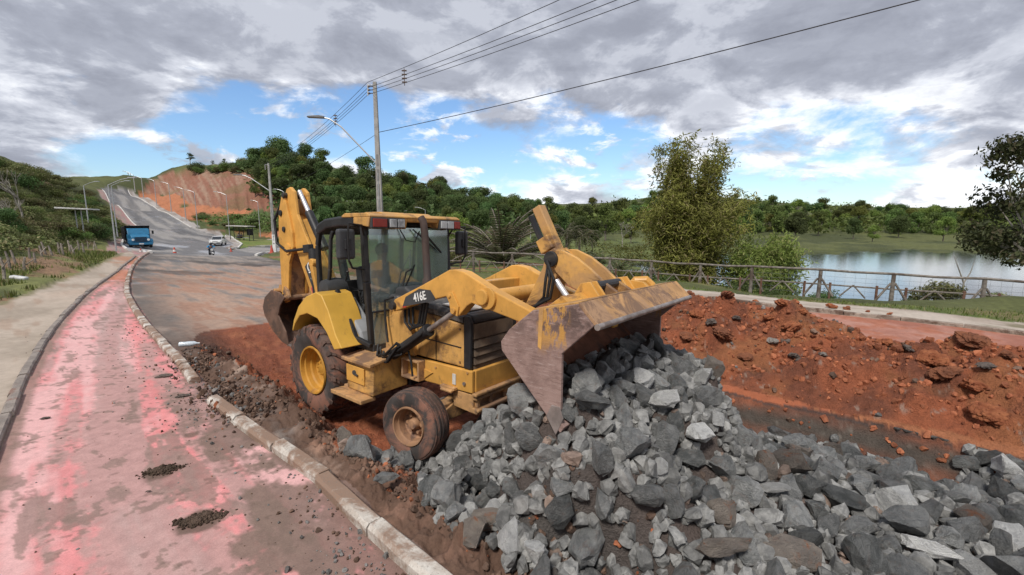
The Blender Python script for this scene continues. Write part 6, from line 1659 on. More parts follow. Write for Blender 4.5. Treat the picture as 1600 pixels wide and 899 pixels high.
# tall tree at the right edge
rg = random.Random(91); bl = []
for k in range(46):
    a = rg.uniform(0, 6.28); d_ = 2.6 * math.sqrt(rg.random()); z = rg.uniform(2.5, 7.6); w_ = 1 - max(0, (z - 5.6)) * .30
    r_ = rg.uniform(.42, .95); bl.append(((d_ * math.cos(a) * w_, d_ * math.sin(a) * w_, z), (r_, r_, r_ * .65)))
cm = crown_mesh('crown', 91, LF['near'], [((0, 0, 5.5), (1.0, 1.0, .7))] + bl, 300, .105, .5, .35)
mb = MB(); mb.tube([(0, 0, -.5), (-.05, 0, 1.2), (.1, .1, 2.6), (.2, 0, 5.6)], [.20, .16, .13, .04], 9, False)
for b in bl: limbs(mb, (.08, .08, 2.4), [b[0]], .06, rg)
x, y = put_at(1632, 19.5); plant('lakeside_tree', (cm, mb.mesh('trunk', M_PALEBARK, True)), 'dark leafy tree with pale trunk on the lake shore at the right edge', 'tree', (x, y, gz(x, y)), 0, (1.02, 1.02, 1.25))
# shrubs by the fence and the lake
for u, Y, sc, ki, lab in ((1470, 17.2, .85, 0, 'feathery green bush behind the fence, left of the big tree'), (1440, 17.6, .5, 1, 'small bush at the left of the feathery bush by the fence'), (1288, 19, .6, 3, 'thin dark bush by the water behind the fence'), (1570, 16.6, .45, 0, 'low bush behind the fence under the big tree'), (1500, 18, .55, 3, 'dark bush on the shore beside the bare sapling'),
                          (1030, 24, .9, 3, 'dark shrub at the left foot of the bamboo'), (985, 27, .9, 4, 'bright shrub between the fence and the bamboo'), (1150, 22, .8, 3, 'dark shrub at the foot of the bamboo behind the fence'), (1215, 21, .75, 3, 'dark shrub at the right foot of the bamboo'), (920, 33, .8, 4, 'bright shrub behind the fence beside the bucket link'), (890, 42, 1.0, 0, 'olive shrub in the park behind the bucket link'), (705, 34, 1.3, 0, 'olive shrub behind the fence near the right mirror'), (735, 48, 1.6, 4, 'bright yellow green bush behind the right mirror'), (455, 76, .8, 4, 'yellowish bush beside the concrete pole with the white base'), (440, 80, .8, 4, 'yellow green bush left of the digger arm')):
    x, y = put_at(u, Y); plant('shrub', SCRUB[ki], lab, 'shrub', (x, y, gz(x, y) - .05), pr_.uniform(0, 6), sc, None, ('foliage', 'stem'))
x, y = put_at(1512, 17.0); t = empty('bare_sapling', 'bare forked sapling behind the fence at the lake', 'tree', (x, y, gz(x, y))); mb = MB(); mb.tube([(0, 0, -.2), (0, 0, .9), (-.25, 0, 1.4), (-.5, 0, 1.9)], [.035, .03, .02, .008], 6); mb.tube([(0, 0, .9), (.2, 0, 1.3), (.3, 0, 1.8)], [.025, .018, .006], 6); mb.build('branches', M_PALEBARK, t)
# scrub on the left hill
k = 0
while k < 210:
    u = pr_.uniform(-60, 190); v = pr_.uniform(250, 420)
    lim = float(np.interp(u, [-60, 0, 60, 105, 140, 175, 190], [235, 252, 270, 284, 300, 340, 380])); lo = float(np.interp(u, [-60, 0, 70, 130, 170, 190], [388, 386, 382, 378, 376, 377]))
    if not lim + 4 < v < lo: continue
    p = at_pix(u, v); d_ = p[1]
    if d_ > 220: continue
    k += 1
    ki = pr_.choice([0, 0, 1, 2, 2, 3]); sc = pr_.uniform(.55, 1.15) * (1.0 if d_ < 40 else 1.5 if d_ < 70 else 2.1)
    plant('shrub', SCRUB[ki], '%s shrub on the left hill, %s' % (['olive', 'mid green', 'dry olive', 'dark green'][ki], 'near the sidewalk' if d_ < 34 else 'on the lower slope' if d_ < 60 else 'on the upper slope'), 'shrub', (p[0], p[1], p[2] - .15), pr_.uniform(0, 6), (sc, sc, sc * pr_.uniform(.7, 1.0)), 'shrubs covering the left hill', ('foliage', 'stem'))
for u, Y, sc, lab in ((-8, 80, .95, 'dark tree on the top of the left hill at the frame edge'), (8, 55, .42, 'small dark tree on the left hill slope'), (22, 40, .32, 'bushy young tree among the stakes at the left edge')):
    x, y = put_at(u, Y); plant('hill_tree', FT[0], lab, 'tree', (x, y, gz(x, y) - .3), u, sc)
for k in range(30):      # green patches on the red bank
    u = pr_.uniform(285, 460); v = pr_.uniform(338, 364)
    p = at_pix(u, v)
    if not in_poly(np.array([p[0]]), np.array([p[1]]), P_BANK)[0]: continue
    plant('shrub', SCRUB[pr_.choice([0, 1, 3])], 'low green shrub on the bare red bank, %s' % ('left part' if u < 350 else 'right part'), 'shrub', (p[0], p[1], p[2] - .1), pr_.uniform(0, 6), (pr_.uniform(1.0, 2.4),) * 2 + (pr_.uniform(.6, 1.2),), 'shrubs on the red bank', ('foliage', 'stem'))
# undergrowth of the wooded hills, nobody could count it
def undergrowth(name, poly_px, n, size, mat, label, seed):
    rg = np.random.default_rng(seed); us = [p[0] for p in poly_px]; vs = [p[1] for p in poly_px]; cen = []; sz = []
    while len(cen) < n:
        u = rg.uniform(min(us), max(us)); v = rg.uniform(min(vs), max(vs))
        if in_poly(np.array([u]), np.array([v]), poly_px)[0]:
            p = hit(u, v); cl = rg.normal(size=(30, 3)) * [size * 2.2, size * 2.2, size * .8] + p + [0, 0, size * 1.2]
            cen.append(cl); sz.append(rg.uniform(.5, 1.1, 30) * size * .55)
    c = np.concatenate(cen); tn = np.repeat(rg.uniform(.65, 1.2, len(cen)), 30)[:, None] * np.ones((1, 3))
    me = quads_mesh(name, c, rg.normal(size=c.shape) + [0, 0, .8], np.concatenate(sz), .6, tn, mat, seed)
    o = bpy.data.objects.new(name, me); COL.objects.link(o); prop(o, label, 'undergrowth', None, 'stuff')
undergrowth('undergrowth', [(395, 270), (480, 276), (600, 303), (700, 326), (820, 342), (820, 362), (600, 360), (470, 350), (440, 320)], 420, 1.5, LF['dark'], 'dense dark undergrowth between the trees of the wooded hill', 1)
undergrowth('undergrowth', [(-60, 262), (0, 268), (100, 290), (150, 315), (185, 370), (120, 384), (0, 398), (-60, 402)], 1000, .20, LF['olive'], 'low tangled scrub and weeds between the shrubs of the left hill', 2)
undergrowth('undergrowth', [(840, 338), (960, 322), (1060, 312), (1200, 321), (1620, 336), (1620, 366), (840, 366)], 420, 1.6, LF['mid'], 'mixed green growth covering the low hill beyond the lake', 3)
undergrowth('undergrowth', [(330, 340), (440, 336), (465, 345), (465, 366), (400, 362), (330, 352)], 60, .6, LF['mid'], 'weeds growing on the lower red bank', 4)
undergrowth('undergrowth', [(720, 384), (1000, 384), (1120, 400), (1120, 425), (1000, 420), (860, 405), (720, 396)], 200, .32, LF['lime'], 'weeds and tall grass in the park behind the wooden fence', 5)
# grass blades on verges
def blades(name, pts, hgt, label, seed, mat):
    g = np.random.default_rng(seed); n = len(pts); pts = np.array(pts)
    a = g.uniform(0, 6.28, n); h = hgt * g.uniform(.4, 1.2, n); w_ = h * .14 + .004
    d = np.stack([np.cos(a), np.sin(a), np.zeros(n)], 1); ln = np.stack([-np.sin(a), np.cos(a), np.zeros(n)], 1) * (h * g.uniform(-.5, .5, n))[:, None]
    V = np.stack([pts - d * w_[:, None], pts + d * w_[:, None], pts + ln + np.stack([0 * h, 0 * h, h], 1)], 1).reshape(-1, 3)
    tn = np.repeat(g.uniform(.7, 1.2, n), 3)[:, None] * np.ones((1, 3))
    me = mesh_np(name, V, np.arange(n * 3).reshape(n, 3), tn, False); me.materials.append(mat)
    o = bpy.data.objects.new(name, me); COL.objects.link(o); prop(o, label, 'grass', None, 'stuff')
g = np.random.default_rng(3)
q = g.uniform([-30, 9], [30, 34], (160000, 2)); m_ = in_poly(q[:, 0], q[:, 1], P_GRASS); q = q[m_]
blades('grass', np.column_stack([q, ground_h(q[:, 0], q[:, 1], False)]), .085, 'short mown grass of the verge before the wooden fence', 4, LF['grass'])
q = g.uniform([-34, 6], [-12, 34], (60000, 2)); dk_ = dist_poly(q[:, 0], q[:, 1], KO); inw = in_poly(q[:, 0], q[:, 1], P_WALK); q = q[(dk_ < 4.5) & ~inw & ~in_poly(q[:, 0], q[:, 1], P_PATH) & (fbm(q[:, 0] * .8, q[:, 1] * .8, 3, 500) > .42) & (q[:, 0] < -13) & (zones(q[:, 0], q[:, 1]) == 0)]
blades('grass', np.column_stack([q, ground_h(q[:, 0], q[:, 1], False)]), .20, 'uncut grass along the outer edge of the beige sidewalk', 5, LF['grass'])
# ------------------------------------------------------------------ wooden fence by the lake
M_LOG = plain('weathered timber', (.17, .15, .13), .9, .25, 9, (.24, .215, .19), .5, 30, dirt=(.10, .075, .06), dscale=2, dlo=.5, dhi=.62)
M_LOGR = plain('red brown timber', (.13, .065, .045), .9, .25, 9, (.18, .11, .08), .4, 30)
FP = [Vector(gp(u, vr, d)) for u, vr, vb, d in FENCE]
ROOTF = empty('wooden_fence', 'weathered log fence with braced posts between the grass verge and the lake', 'fence', (0, 0, 0))
fr = random.Random(2)
def lod(p): return p
for i, p in enumerate(FP):
    zb = min(p.z - .95, gz(p.x, p.y))
    dv_ = (FP[min(i + 1, len(FP) - 1)] - FP[max(i - 1, 0)]); dv_.z = 0; dv_.normalize()
    mb = MB(); mb.tube([(p.x, p.y, zb - .2), (p.x + fr.uniform(-.02, .02), p.y, p.z - .02)], [.078, .066], 9); mb.build('post', M_LOG, ROOTF, 0, True)
    for sg in (-1, 1):
        f = p + dv_ * sg * .48; mb = MB(); mb.tube([(f.x, f.y, p.z - 1.02), (p.x + dv_.x * sg * .06, p.y + dv_.y * sg * .06, p.z - .32)], [.044, .038], 7); mb.build('brace', M_LOG, ROOTF, 0, True)
    if i + 1 < len(FP):
        q = FP[i + 1]; mid = (p + q) / 2
        mb = MB(); mb.tube([p + Vector((0, 0, .03)), mid + Vector((0, 0, fr.uniform(-.02, .03))), q + Vector((0, 0, .03))], [.048, .045, .048], 9); mb.build('top_rail', M_LOG, ROOTF, 0, True)
        mb = MB(); mb.tube([p + Vector((0, 0, -.55)), q + Vector((0, 0, -.55))], .032, 7); mb.build('lower_rail', M_LOG, ROOTF, 0, True)
        for f0, f1 in ((.30, .48), (.66, .48)):
            a = p.lerp(q, f0); b = p.lerp(q, f1); mb = MB(); mb.tube([a + Vector((0, 0, -.98)), b + Vector((0, 0, -.50))], .030, 6); mb.build('chevron', M_LOG, ROOTF, 0, True)
        for f0 in (.16, .80):
            a = p.lerp(q, f0); mb = MB(); mb.tube([a + Vector((0, 0, -1.25)), a + Vector((0, 0, -.46))], .045, 7); mb.build('stub_post', M_LOGR, ROOTF, 0, True)
mb = MB()
for p, q in zip(FP[7:-1], FP[8:]):
    for h_ in np.arange(-.9, -.05, .17): mb.tube([p + Vector((0, 0, h_)), q + Vector((0, 0, h_))], .004, 3, False)
    n = int((q - p).length / .3)
    for k in range(n): a = p.lerp(q, (k + .5) / n); mb.tube([a + Vector((0, 0, -.95)), a], .003, 3, False)
mb.build('wire_mesh', plain('fence wire', (.25, .26, .26), .5, .1, 5, metal=.5), ROOTF, 0, kind='stuff')
# ------------------------------------------------------------------ wooden stakes and wire along the left verge
M_STAKE = plain('grey stake', (.27, .235, .20), .95, .3, 8, (.36, .32, .28), .5, 25, rnd_amt=.3)
sk = random.Random(8)
STK = [(6, 432, 30), (16, 420, 27), (27, 416, 25), (38, 424, 22), (47, 409, 22), (56, 415, 20), (66, 405, 21), (74, 402, 24), (84, 404, 20), (92, 398, 19), (101, 402, 22), (109, 396, 20), (116, 399, 16), (124, 394, 18), (131, 396, 16), (138, 392, 15), (146, 394, 17), (152, 390, 12)]
for i, (u, v, hp) in enumerate(STK):
    p = at_pix(u, v); hh = hp * p[1] / FPX
    t = empty('fence_stake', '%s wooden stake in the row at the left verge' % ['leaning grey', 'upright grey', 'short crooked', 'thin weathered'][i % 4], 'stake', tuple(p), None, 'stakes along the left verge')
    lx_, ly_ = sk.uniform(-.25, .25) * hh, sk.uniform(-.1, .1) * hh
    mb = MB(); mb.tube([(0, 0, -.2), (lx_ * .4, ly_, hh * .5), (lx_, ly_, hh)], [.055, .05, .035], 6); mb.build('post', M_STAKE, t, 0, True)
    if i % 3 == 0:
        mb = MB(); mb.tube([(lx_ * .3, 0, hh * .4), (lx_ + .3, .1, hh * .9)], [.03, .015], 5); mb.build('branch', M_STAKE, t, 0)
p = at_pix(30, 436); o = MB().box((0, 0, .05), (.5, .25, .12), (0, .2, .3)).build('plastic_bag', plain('white plastic', (.6, .6, .6), .5), None, .04); o.location = p; prop(o, 'crumpled white plastic bag lying in the grass by the stakes', 'bag')
# ------------------------------------------------------------------ concrete poles, wires and street lamps
M_CONC = plain('grey pole concrete', (.34, .335, .32), .85, .12, 2, (.27, .26, .25), .3, 30)
M_WPAINT = plain('white base paint', (.68, .68, .66), .8, .1, 3, (.5, .48, .45), .2, 30)
M_GALV = plain('galvanised steel', (.48, .49, .50), .45, .1, 6, None, .05, metal=.5)
M_WIRE = plain('dark cable', (.035, .035, .04), .6, .1, 5)
M_LHEAD = plain('grey lamp head', (.16, .165, .17), .5, .1, 5)
M_INS = plain('brown insulator', (.09, .06, .05), .35, .1, 8)
def concrete_pole(u, v0, v1, Y, label, base_white, slots, lean=0.0):
    b = Vector(gp(u, v1, Y)); b.z = gz(b.x, b.y) if not base_white else b.z
    top = Vector(gp(u, v0, Y)).z
    hh = top - b.z; t = empty('utility_pole', label, 'pole', b)
    mb = MB(); mb.bar((0, 0, -.3), (0, 0, hh), .34, .26, (0, 1, 0), .17, .14); pl_ = mb.build('shaft', M_CONC, t, .015)
    for k in range(slots):           # recesses laid on as flat plates, their shade put into a darker concrete colour
        z0 = hh * (.06 + k * .075); z1 = z0 + hh * .058; w_ = lerp(.15, .09, z0 / hh); dd = lerp(.13, .075, z0 / hh)
        mb = MB(); mb.prism([(-w_ / 2, z0), (w_ / 2, z0), (w_ / 2, z1), (-w_ / 2, z1)], -dd - .004 + .0, -dd + .01); mb.build('recess_shade', plain('recess concrete', (.20, .20, .195), .9, .1, 4) if 'rc' not in MATS else MATS['rc'], t, 0)
    if base_white:
        mb = MB(); mb.bar((0, 0, -.25), (0, 0, 2.0), .355, .275, (0, 1, 0), .325, .25); mb.build('painted_base', M_WPAINT, t, .01)
    return t, b, hh
MATS['rc'] = plain('recess concrete', (.20, .20, .195), .9, .1, 4)
P1, b1, h1 = concrete_pole(597, 140, 405, 23.5, 'tall grey concrete utility pole with slotted face standing right behind the machine cab', False, 8)
P2, b2, h2 = concrete_pole(430, 258, 396, 48, 'shorter concrete utility pole with white painted base left of the digger arm', True, 7)
for t, hh, al, au in ((P1, h1, 2.5, 2.2), (P2, h2, 2.7, 1.6)):
    z0 = hh * .60 if t is P1 else hh * .70
    mb = MB(); mb.tube([(-.10, 0, z0), (-al * .7, -.1, z0 + au * .8), (-al * .92, -.12, z0 + au * .97), (-al * 1.05, -.12, z0 + au)], .035, 8); arm = mb.build('lamp_arm', M_GALV, t, 0, True)
    mb = MB(); mb.prism([(-al * 1.02, z0 + au - .04), (-al * 1.02, z0 + au + .06), (-al * 1.12, z0 + au + .10), (-al * 1.34, z0 + au + .07), (-al * 1.36, z0 + au)], -.24, .02); mb.build('lamp_head', M_LHEAD, t, .02)
    for k in range(3):
        mb = MB(); zz = hh - .22 - .16 * k; mb.bar((-.06, 0, zz), (-.30, 0, zz), .035); mb.lathe([(.001, -.06), (.04, -.05), (.055, 0), (.04, .05), (.001, .06)], (-.32, 0, zz), 'z', 10); mb.build('insulator', M_INS, t, 0)
    mb = MB(); mb.bar((-.36, -.02, hh - .12), (-.36, -.02, hh - .66), .03, .05); mb.bar((-.1, 0, hh - .15), (-.36, 0, hh - .15), .04); mb.build('bracket', M_GALV, t, .004)
    mb = MB(); mb.tube([(.0, -.15, hh * .15), (.0, -.15 + .04, hh * .55)], .02, 6); mb.build('conduit', M_GALV, t, 0)
# a third pole out of frame carries the wires over the road
b3 = Vector((19.5, -3.5, 0)); t3 = empty('utility_pole', 'concrete utility pole beyond the frame that carries the wires on', 'pole', b3); MB().bar((0, 0, -.3), (0, 0, 9.6), .34, .26, (0, 1, 0), .17, .14).build('shaft', M_CONC, t3, .015)
def sag(a, b, s, n=22):
    a, b = Vector(a), Vector(b); return [a.lerp(b, i / n) - Vector((0, 0, s * 4 * (i / n) * (1 - i / n))) for i in range(n + 1)]
def wire(label, spans, r=.011, grp='power cables'):
    pts = []
    for a, b, s in spans: pts += sag(a, b, s)[(1 if pts else 0):]
    o = MB().tube(pts, r, 5).build('power_cable', M_WIRE, None, 0, True); prop(o, label, 'cable', grp); return o
T1 = b1 + Vector((-.36, 0, h1)); T2 = b2 + Vector((-.36, 0, h2)); T3 = b3 + Vector((-.3, 0, 9.5))
B4 = Vector(gp(300, 300, 110))
for k, lab in enumerate(('uppermost of the cables running from the frame top to the tall concrete pole', 'second cable from the top reaching the tall concrete pole', 'third cable from the top reaching the tall concrete pole', 'lowest cable of the bundle reaching the top of the tall concrete pole')):
    dz = Vector((.0, 0, -.12 - .16 * k + (.1 if k == 0 else 0)))
    sd_ = Vector((.05 * k, .05 * k, 0))
    wire(lab, [(T3 + dz + sd_ * 4 + Vector((0, 0, .35 if k == 0 else 0)), T1 + dz, .45), (T1 + dz, T2 + dz, .55)])
for f, dz_, lab in ((.90, 0, 'small spacer clamping the cable bundle right of the tall pole'), (.10, 1, 'small spacer clamping the cable bundle left of the tall pole')):
    a = sag(T3, T1, .45)[20] if dz_ == 0 else sag(T1, T2, .55)[4]
    mb = MB(); mb.bar(a + Vector((0, 0, -.02)), a + Vector((0, 0, -.75)), .03, .03); 
    for z_ in (-.12, -.28, -.44, -.60): mb.box(a + Vector((0, 0, z_)), (.22, .06, .05))
    prop(mb.build('cable_spacer', M_INS, None, .005), lab, 'spacer')
lowa = b1 + Vector((.12, 0, h1 * .755)); far_ = gp(1465, 0, 10.6); fv = Vector(far_) + Vector((0, 0, .42)); dr_ = (fv - lowa)
wire('single thicker cable crossing the right of the sky down to the tall pole', [(lowa, lowa + dr_ * 1.9 + Vector((0, 0, .2)), .42)], .016)
wire('single low cable running left behind the machine from the tall pole', [(lowa, b2 + Vector((.1, 0, h2 * .70)), .35)], .010)
def street_lamp(u, v0, v1, Y, label, arm, double=False, group='street lamps along the hill road'):
    b = Vector(gp(u, v1, Y)); b.z = min(b.z, gz(b.x, b.y)) if Y < 130 else b.z
    hh = Vector(gp(u, v0, Y)).z - b.z; t = empty('street_lamp', label, 'street lamp', b, None, group)
    k = max(1.0, Y / 90)
    MB().tube([(0, 0, -.3), (0, 0, hh)], [.085 * k, .05 * k], 8).build('pole', M_GALV, t, 0, True)
    for sg in ((1, -1) if double else (1,)):
        a = arm * sg
        MB().tube([(0, 0, hh - .05), (a * .6, 0, hh + abs(arm) * .22), (a, 0, hh + abs(arm) * .30)], .035 * k, 6).build('lamp_arm', M_GALV, t, 0, True)
        MB().box((a * 1.14, 0, hh + abs(arm) * .31), (abs(arm) * .36, .22, .09 * k)).build('lamp_head', M_GALV, t, .01)
    return t
LAMPS = [(359, 305, 369, 93, -1.9, 'street lamp nearest the bus shelter on the right of the hill road'), (309, 301, 356, 110, -1.7, 'second street lamp up the right side of the hill road'), (291, 296, 346, 120, -1.7, 'third street lamp up the right side of the hill road'), (268, 288, 332, 138, -1.8, 'fourth street lamp up the right side of the hill road'),
         (245, 283, 322, 157, -1.8, 'fifth street lamp up the right side of the hill road'), (225, 279, 314, 175, -2, 'sixth street lamp up the right side of the hill road'), (212, 274, 306, 195, -2, 'seventh street lamp up the hill road, close to the summit'), (207, 271, 298, 225, -2.2, 'eighth street lamp on the road summit'), (203, 270, 294, 245, -2.2, 'farthest street lamp on the road summit'),
         (184, 291, 372, 62, 2.0, 'street lamp by the parked dump truck, second in the left row'), (407, 316, 369, 112, -1.3, 'street lamp behind the bus shelter with a short arm'), (449, 300, 384, 78, -1.2, 'street lamp just left of the digger arm')]
for u, v0, v1, Y, arm, lab in LAMPS: street_lamp(u, v0, v1, Y, lab, arm)
street_lamp(182, 290, 394, 48, 'closest white street lamp at the end of the left path', 2.3)
street_lamp(143, 291, 384, 60, 'street lamp behind the flat roofed shelter on the left', 1.6)
for u, v0, v1, Y, arm, dbl, lab in ((556, 318, 352, 110, -1.6, True, 'double armed park lamp above the cab roof, left one'), (531, 333, 352, 120, 1.0, False, 'small park lamp left of the cab roof'), (630, 331, 350, 115, .9, True, 'small twin park lamp above the middle of the cab roof'), (665, 328, 350, 105, -1.8, False, 'single armed park lamp above the right of the cab roof'), (709, 334, 352, 110, 1.0, True, 'twin park lamp right of the cab, before the wooded hill'), (700, 338, 352, 125, .6, False, 'tiny park lamp beside the twin one right of the cab'), (829, 350, 378, 90, .6, False, 'thin post in the park left of the raised tilt cylinder')):
    street_lamp(u, v0, v1, Y, lab, arm, dbl, 'lamps in the park')
# ------------------------------------------------------------------ people
def person(name, label, loc, rot, J, shirt, trous, group=None, head='hair', head_mat=None, sc=1.0):
    """one continuous skinned body; clothes and hair are its children. J: joint name -> position"""
    t = empty(name, label, 'person', loc, rot, group); t.scale = (sc,) * 3
    def skin(nm, joints, bones, rad, mat, par):
        me = bpy.data.meshes.new(nm); ids = {j: i for i, j in enumerate(joints)}
        me.from_pydata([J[j] for j in joints], [(ids[a], ids[b]) for a, b in bones], []); me.materials.append(mat)
        o = bpy.data.objects.new(nm, me); COL.objects.link(o); o.parent = par
        md = o.modifiers.new('skin', 'SKIN'); md.use_smooth_shade = True
        for i, j in enumerate(joints):
            r_ = rad[j]; me.skin_vertices[0].data[i].radius = (r_, r_) if not isinstance(r_, tuple) else r_
        me.skin_vertices[0].data[0].use_root = True
        sb = o.modifiers.new('sub', 'SUBSURF'); sb.levels = 1; sb.render_levels = 2
        return o
    js = ['pelvis', 'chest', 'neck', 'head', 'top', 'shL', 'elL', 'haL', 'fiL', 'shR', 'elR', 'haR', 'fiR', 'hipL', 'knL', 'anL', 'toL', 'hipR', 'knR', 'anR', 'toR']
    bs = [('pelvis', 'chest'), ('chest', 'neck'), ('neck', 'head'), ('head', 'top'), ('chest', 'shL'), ('shL', 'elL'), ('elL', 'haL'), ('haL', 'fiL'), ('chest', 'shR'), ('shR', 'elR'), ('elR', 'haR'), ('haR', 'fiR'), ('pelvis', 'hipL'), ('hipL', 'knL'), ('knL', 'anL'), ('anL', 'toL'), ('pelvis', 'hipR'), ('hipR', 'knR'), ('knR', 'anR'), ('anR', 'toR')]
    rad = dict(pelvis=.13, chest=.14, neck=.055, head=.085, top=.075, toL=.035, toR=.035)
    for s_ in 'LR': rad.update({'sh' + s_: .06, 'el' + s_: .042, 'ha' + s_: .034, 'fi' + s_: .022, 'hip' + s_: .085, 'kn' + s_: .055, 'an' + s_: .040})
    body = skin('body', js, bs, rad, M_SKIN, t)
    up = lambda d, k: {a: b * k for a, b in d.items()}
    j2 = ['pelvis', 'chest', 'neck', 'shL', 'elL', 'shR', 'elR']
    skin('shirt', j2, [b for b in bs if b[0] in j2 and b[1] in j2], {**up(rad, 1.22), 'neck': .06, 'haL': .042, 'haR': .042}, shirt, t)
    j3 = ['pelvis', 'hipL', 'knL', 'anL', 'hipR', 'knR', 'anR']
    skin('trousers', j3, [b for b in bs if b[0] in j3 and b[1] in j3], {**up(rad, 1.18), 'pelvis': .16}, trous, t)
    hv = Vector(J['head']); tv = Vector(J['top']); ax_ = (tv - hv).normalized(); fw = Vector(J.get('face', (1, 0, 0)))
    c = hv + ax_ * .05
    bm = bmesh.new(); bmesh.ops.create_uvsphere(bm, u_segments=16, v_segments=10, radius=.118 if head == 'helmet' else .108)
    for v in bm.verts:
        if head != 'helmet' and v.co.dot(fw) > .03 and v.co.z < .045: v.co = v.co * .80
        v.co += c + (Vector((0, 0, .02)) if head != 'helmet' else Vector((0, 0, 0)))
    me = bpy.data.meshes.new(head); bm.to_mesh(me); bm.free(); me.materials.append(head_mat or M_HOSE); me.polygons.foreach_set('use_smooth', [True] * len(me.polygons)); link_mesh(head, me, t)
    for s_ in 'LR':
        a, b = Vector(J['an' + s_]), Vector(J['to' + s_]); MB().bar(a + Vector((0, 0, -.05)), b + Vector((0, 0, -.02)), .10, .09).build('shoe', M_HOSE, t, .02)
        h_ = Vector(J['ha' + s_]); d_ = (Vector(J['fi' + s_]) - h_).normalized(); sdv = d_.orthogonal().normalized()
        mb = MB()
        for k in range(4): o_ = sdv * (.024 * (k - 1.5)); mb.tube([h_ + d_ * .06 + o_, h_ + d_ * .11 + o_ * 1.1, h_ + d_ * (.14 - .008 * abs(k - 1.3)) + o_ - Vector((0, 0, .02))], [.011, .010, .007], 5)
        mb.tube([h_ + d_ * .03 + sdv * .035, h_ + d_ * .07 + sdv * .06], [.011, .008], 5); mb.build('fingers', M_SKIN, body, 0, True, kind='stuff')
    mb = MB(); f_ = fw.normalized(); sd2 = f_.cross(Vector((0, 0, 1)))
    mb.tube([c + f_ * .09 + Vector((0, 0, -.01)), c + f_ * .118 + Vector((0, 0, -.035)), c + f_ * .095 + Vector((0, 0, -.045))], [.012, .016, .012], 6); mb.build('nose', M_SKIN, body, 0, True)
    return t
SIT = dict(pelvis=(0, 0, .12), chest=(-.02, 0, .48), neck=(0, 0, .66), head=(.03, 0, .76), top=(.03, 0, .88), shL=(0, .19, .57), elL=(.10, .27, .30), haL=(.34, .17, .30), fiL=(.42, .15, .31), shR=(0, -.19, .57), elR=(.08, -.29, .30), haR=(.33, -.20, .25), fiR=(.41, -.18, .25),
           hipL=(.05, .10, .10), knL=(.45, .13, .16), anL=(.58, .13, -.24), toL=(.72, .13, -.28), hipR=(.05, -.10, .10), knR=(.45, -.13, .16), anR=(.58, -.13, -.24), toR=(.72, -.13, -.28))
pv = MO + MROT @ Vector((.30, -.02, 1.56))
person('person', 'machine driver in charcoal shirt and cap sitting in the cab, hands at the levers', pv, MROT.to_euler(), SIT, M_SHIRT, M_TROUS, None, 'cap', plain('grey cap', (.06, .06, .065), .8))
# ------------------------------------------------------------------ dump truck
M_BLUE = plain('truck blue', (.025, .16, .30), .45, .12, 3, None, .05, 20, dirt=(.12, .14, .16), dscale=2, dlo=.6, dhi=.75)
M_TBOX = plain('black tipper', (.022, .022, .026), .6, .2, 3, (.05, .05, .052), .1)
M_PLATE = plain('pale number plate', (.6, .6, .6), .5)
M_LIGHT = plain('headlamp glass', (.75, .76, .74), .2)
def wheel(par, c, r, w, axis='y', rim=None):
    mb = MB(); mb.lathe([(r * .6, -w / 2), (r * .92, -w / 2), (r, -w * .36), (r, w * .36), (r * .92, w / 2), (r * .6, w / 2)], c, axis, 24, True); o = mb.build('wheel', M_HOSE, par, 0, True)
    mb = MB(); mb.lathe([(r * .6, -w * .44), (r * .35, -w * .3), (.001, -w * .3)], c, axis, 20); mb.lathe([(.001, w * .3), (r * .35, w * .3), (r * .6, w * .44)], c, axis, 20); mb.build('rim', rim or M_GALV, o, 0, True)
    return o
tb = gp(219, 386, 55); tl = Vector((tb[0], tb[1], gz(tb[0], tb[1])))
TR = empty('dump_truck', 'blue dump truck with long hood and black tipper box at the roadside', 'truck', tl, math.atan2(-tl.y, -tl.x) + R(5))
def Q(mb, name, mat, par=TR, bevel=.03, **k): return mb.build(name, mat, par, bevel, **k)
Q(MB().prism([(.05, .55), (1.55, .60), (1.62, 1.30), (1.50, 1.42), (.1, 1.62)], -.86, .86), 'hood', M_BLUE, bevel=.06)
Q(MB().prism([(-1.35, .60), (.1, .60), (.1, 1.62), (-.22, 2.28), (-1.25, 2.34), (-1.35, 2.2)], -1.05, 1.05), 'cab', M_BLUE, bevel=.06)
Q(MB().prism([(-.11, 1.66), (-.245, 1.70), (-.44, 2.2), (-.20, 2.22)], -.93, .93), 'windscreen', M_CARGLASS, bevel=.01)
for sg in (-1, 1):
    Q(MB().prism([(-1.1, 1.6), (-.2, 1.6), (-.38, 2.2), (-1.1, 2.2)], sg * 1.045 - .01, sg * 1.045 + .012), 'side_window', M_CARGLASS, bevel=0)
    Q(MB().prism([(.35, .5), (1.60, .5), (1.55, .98), (1.2, 1.12), (.7, 1.12), (.4, .95)], sg * .98 - .22, sg * .98 + .2), 'mudguard', M_BLUE, bevel=.08)
    h_ = Q(MB().cyl((1.58, sg * .72, 1.0), (1.66, sg * .72, 1.0), .13, 16), 'headlight', M_LIGHT, bevel=.01)
    Q(MB().tube([(-.1, sg * 1.06, 2.0), (.1, sg * 1.3, 2.0)], .02, 6), 'mirror_arm', M_HOSE, bevel=0); Q(MB().box((.1, sg * 1.36, 1.85), (.06, .2, .42)), 'mirror', M_HOSE, bevel=.02)
    wheel(TR, (.95, sg * .95, .50), .50, .28); wheel(TR, (-2.9, sg * .95, .50), .50, .5); wheel(TR, (-4.1, sg * .95, .50), .50, .5)
for k in range(5): Q(MB().box((1.63, 0, .78 + k * .12), (.04, 1.05, .05)), 'grille_slat', M_HOSE, bevel=.005)
Q(MB().box((1.62, 0, 1.02), (.03, 1.15, .62)), 'grille', plain('grille blue', (.015, .08, .16), .5), bevel=.01)
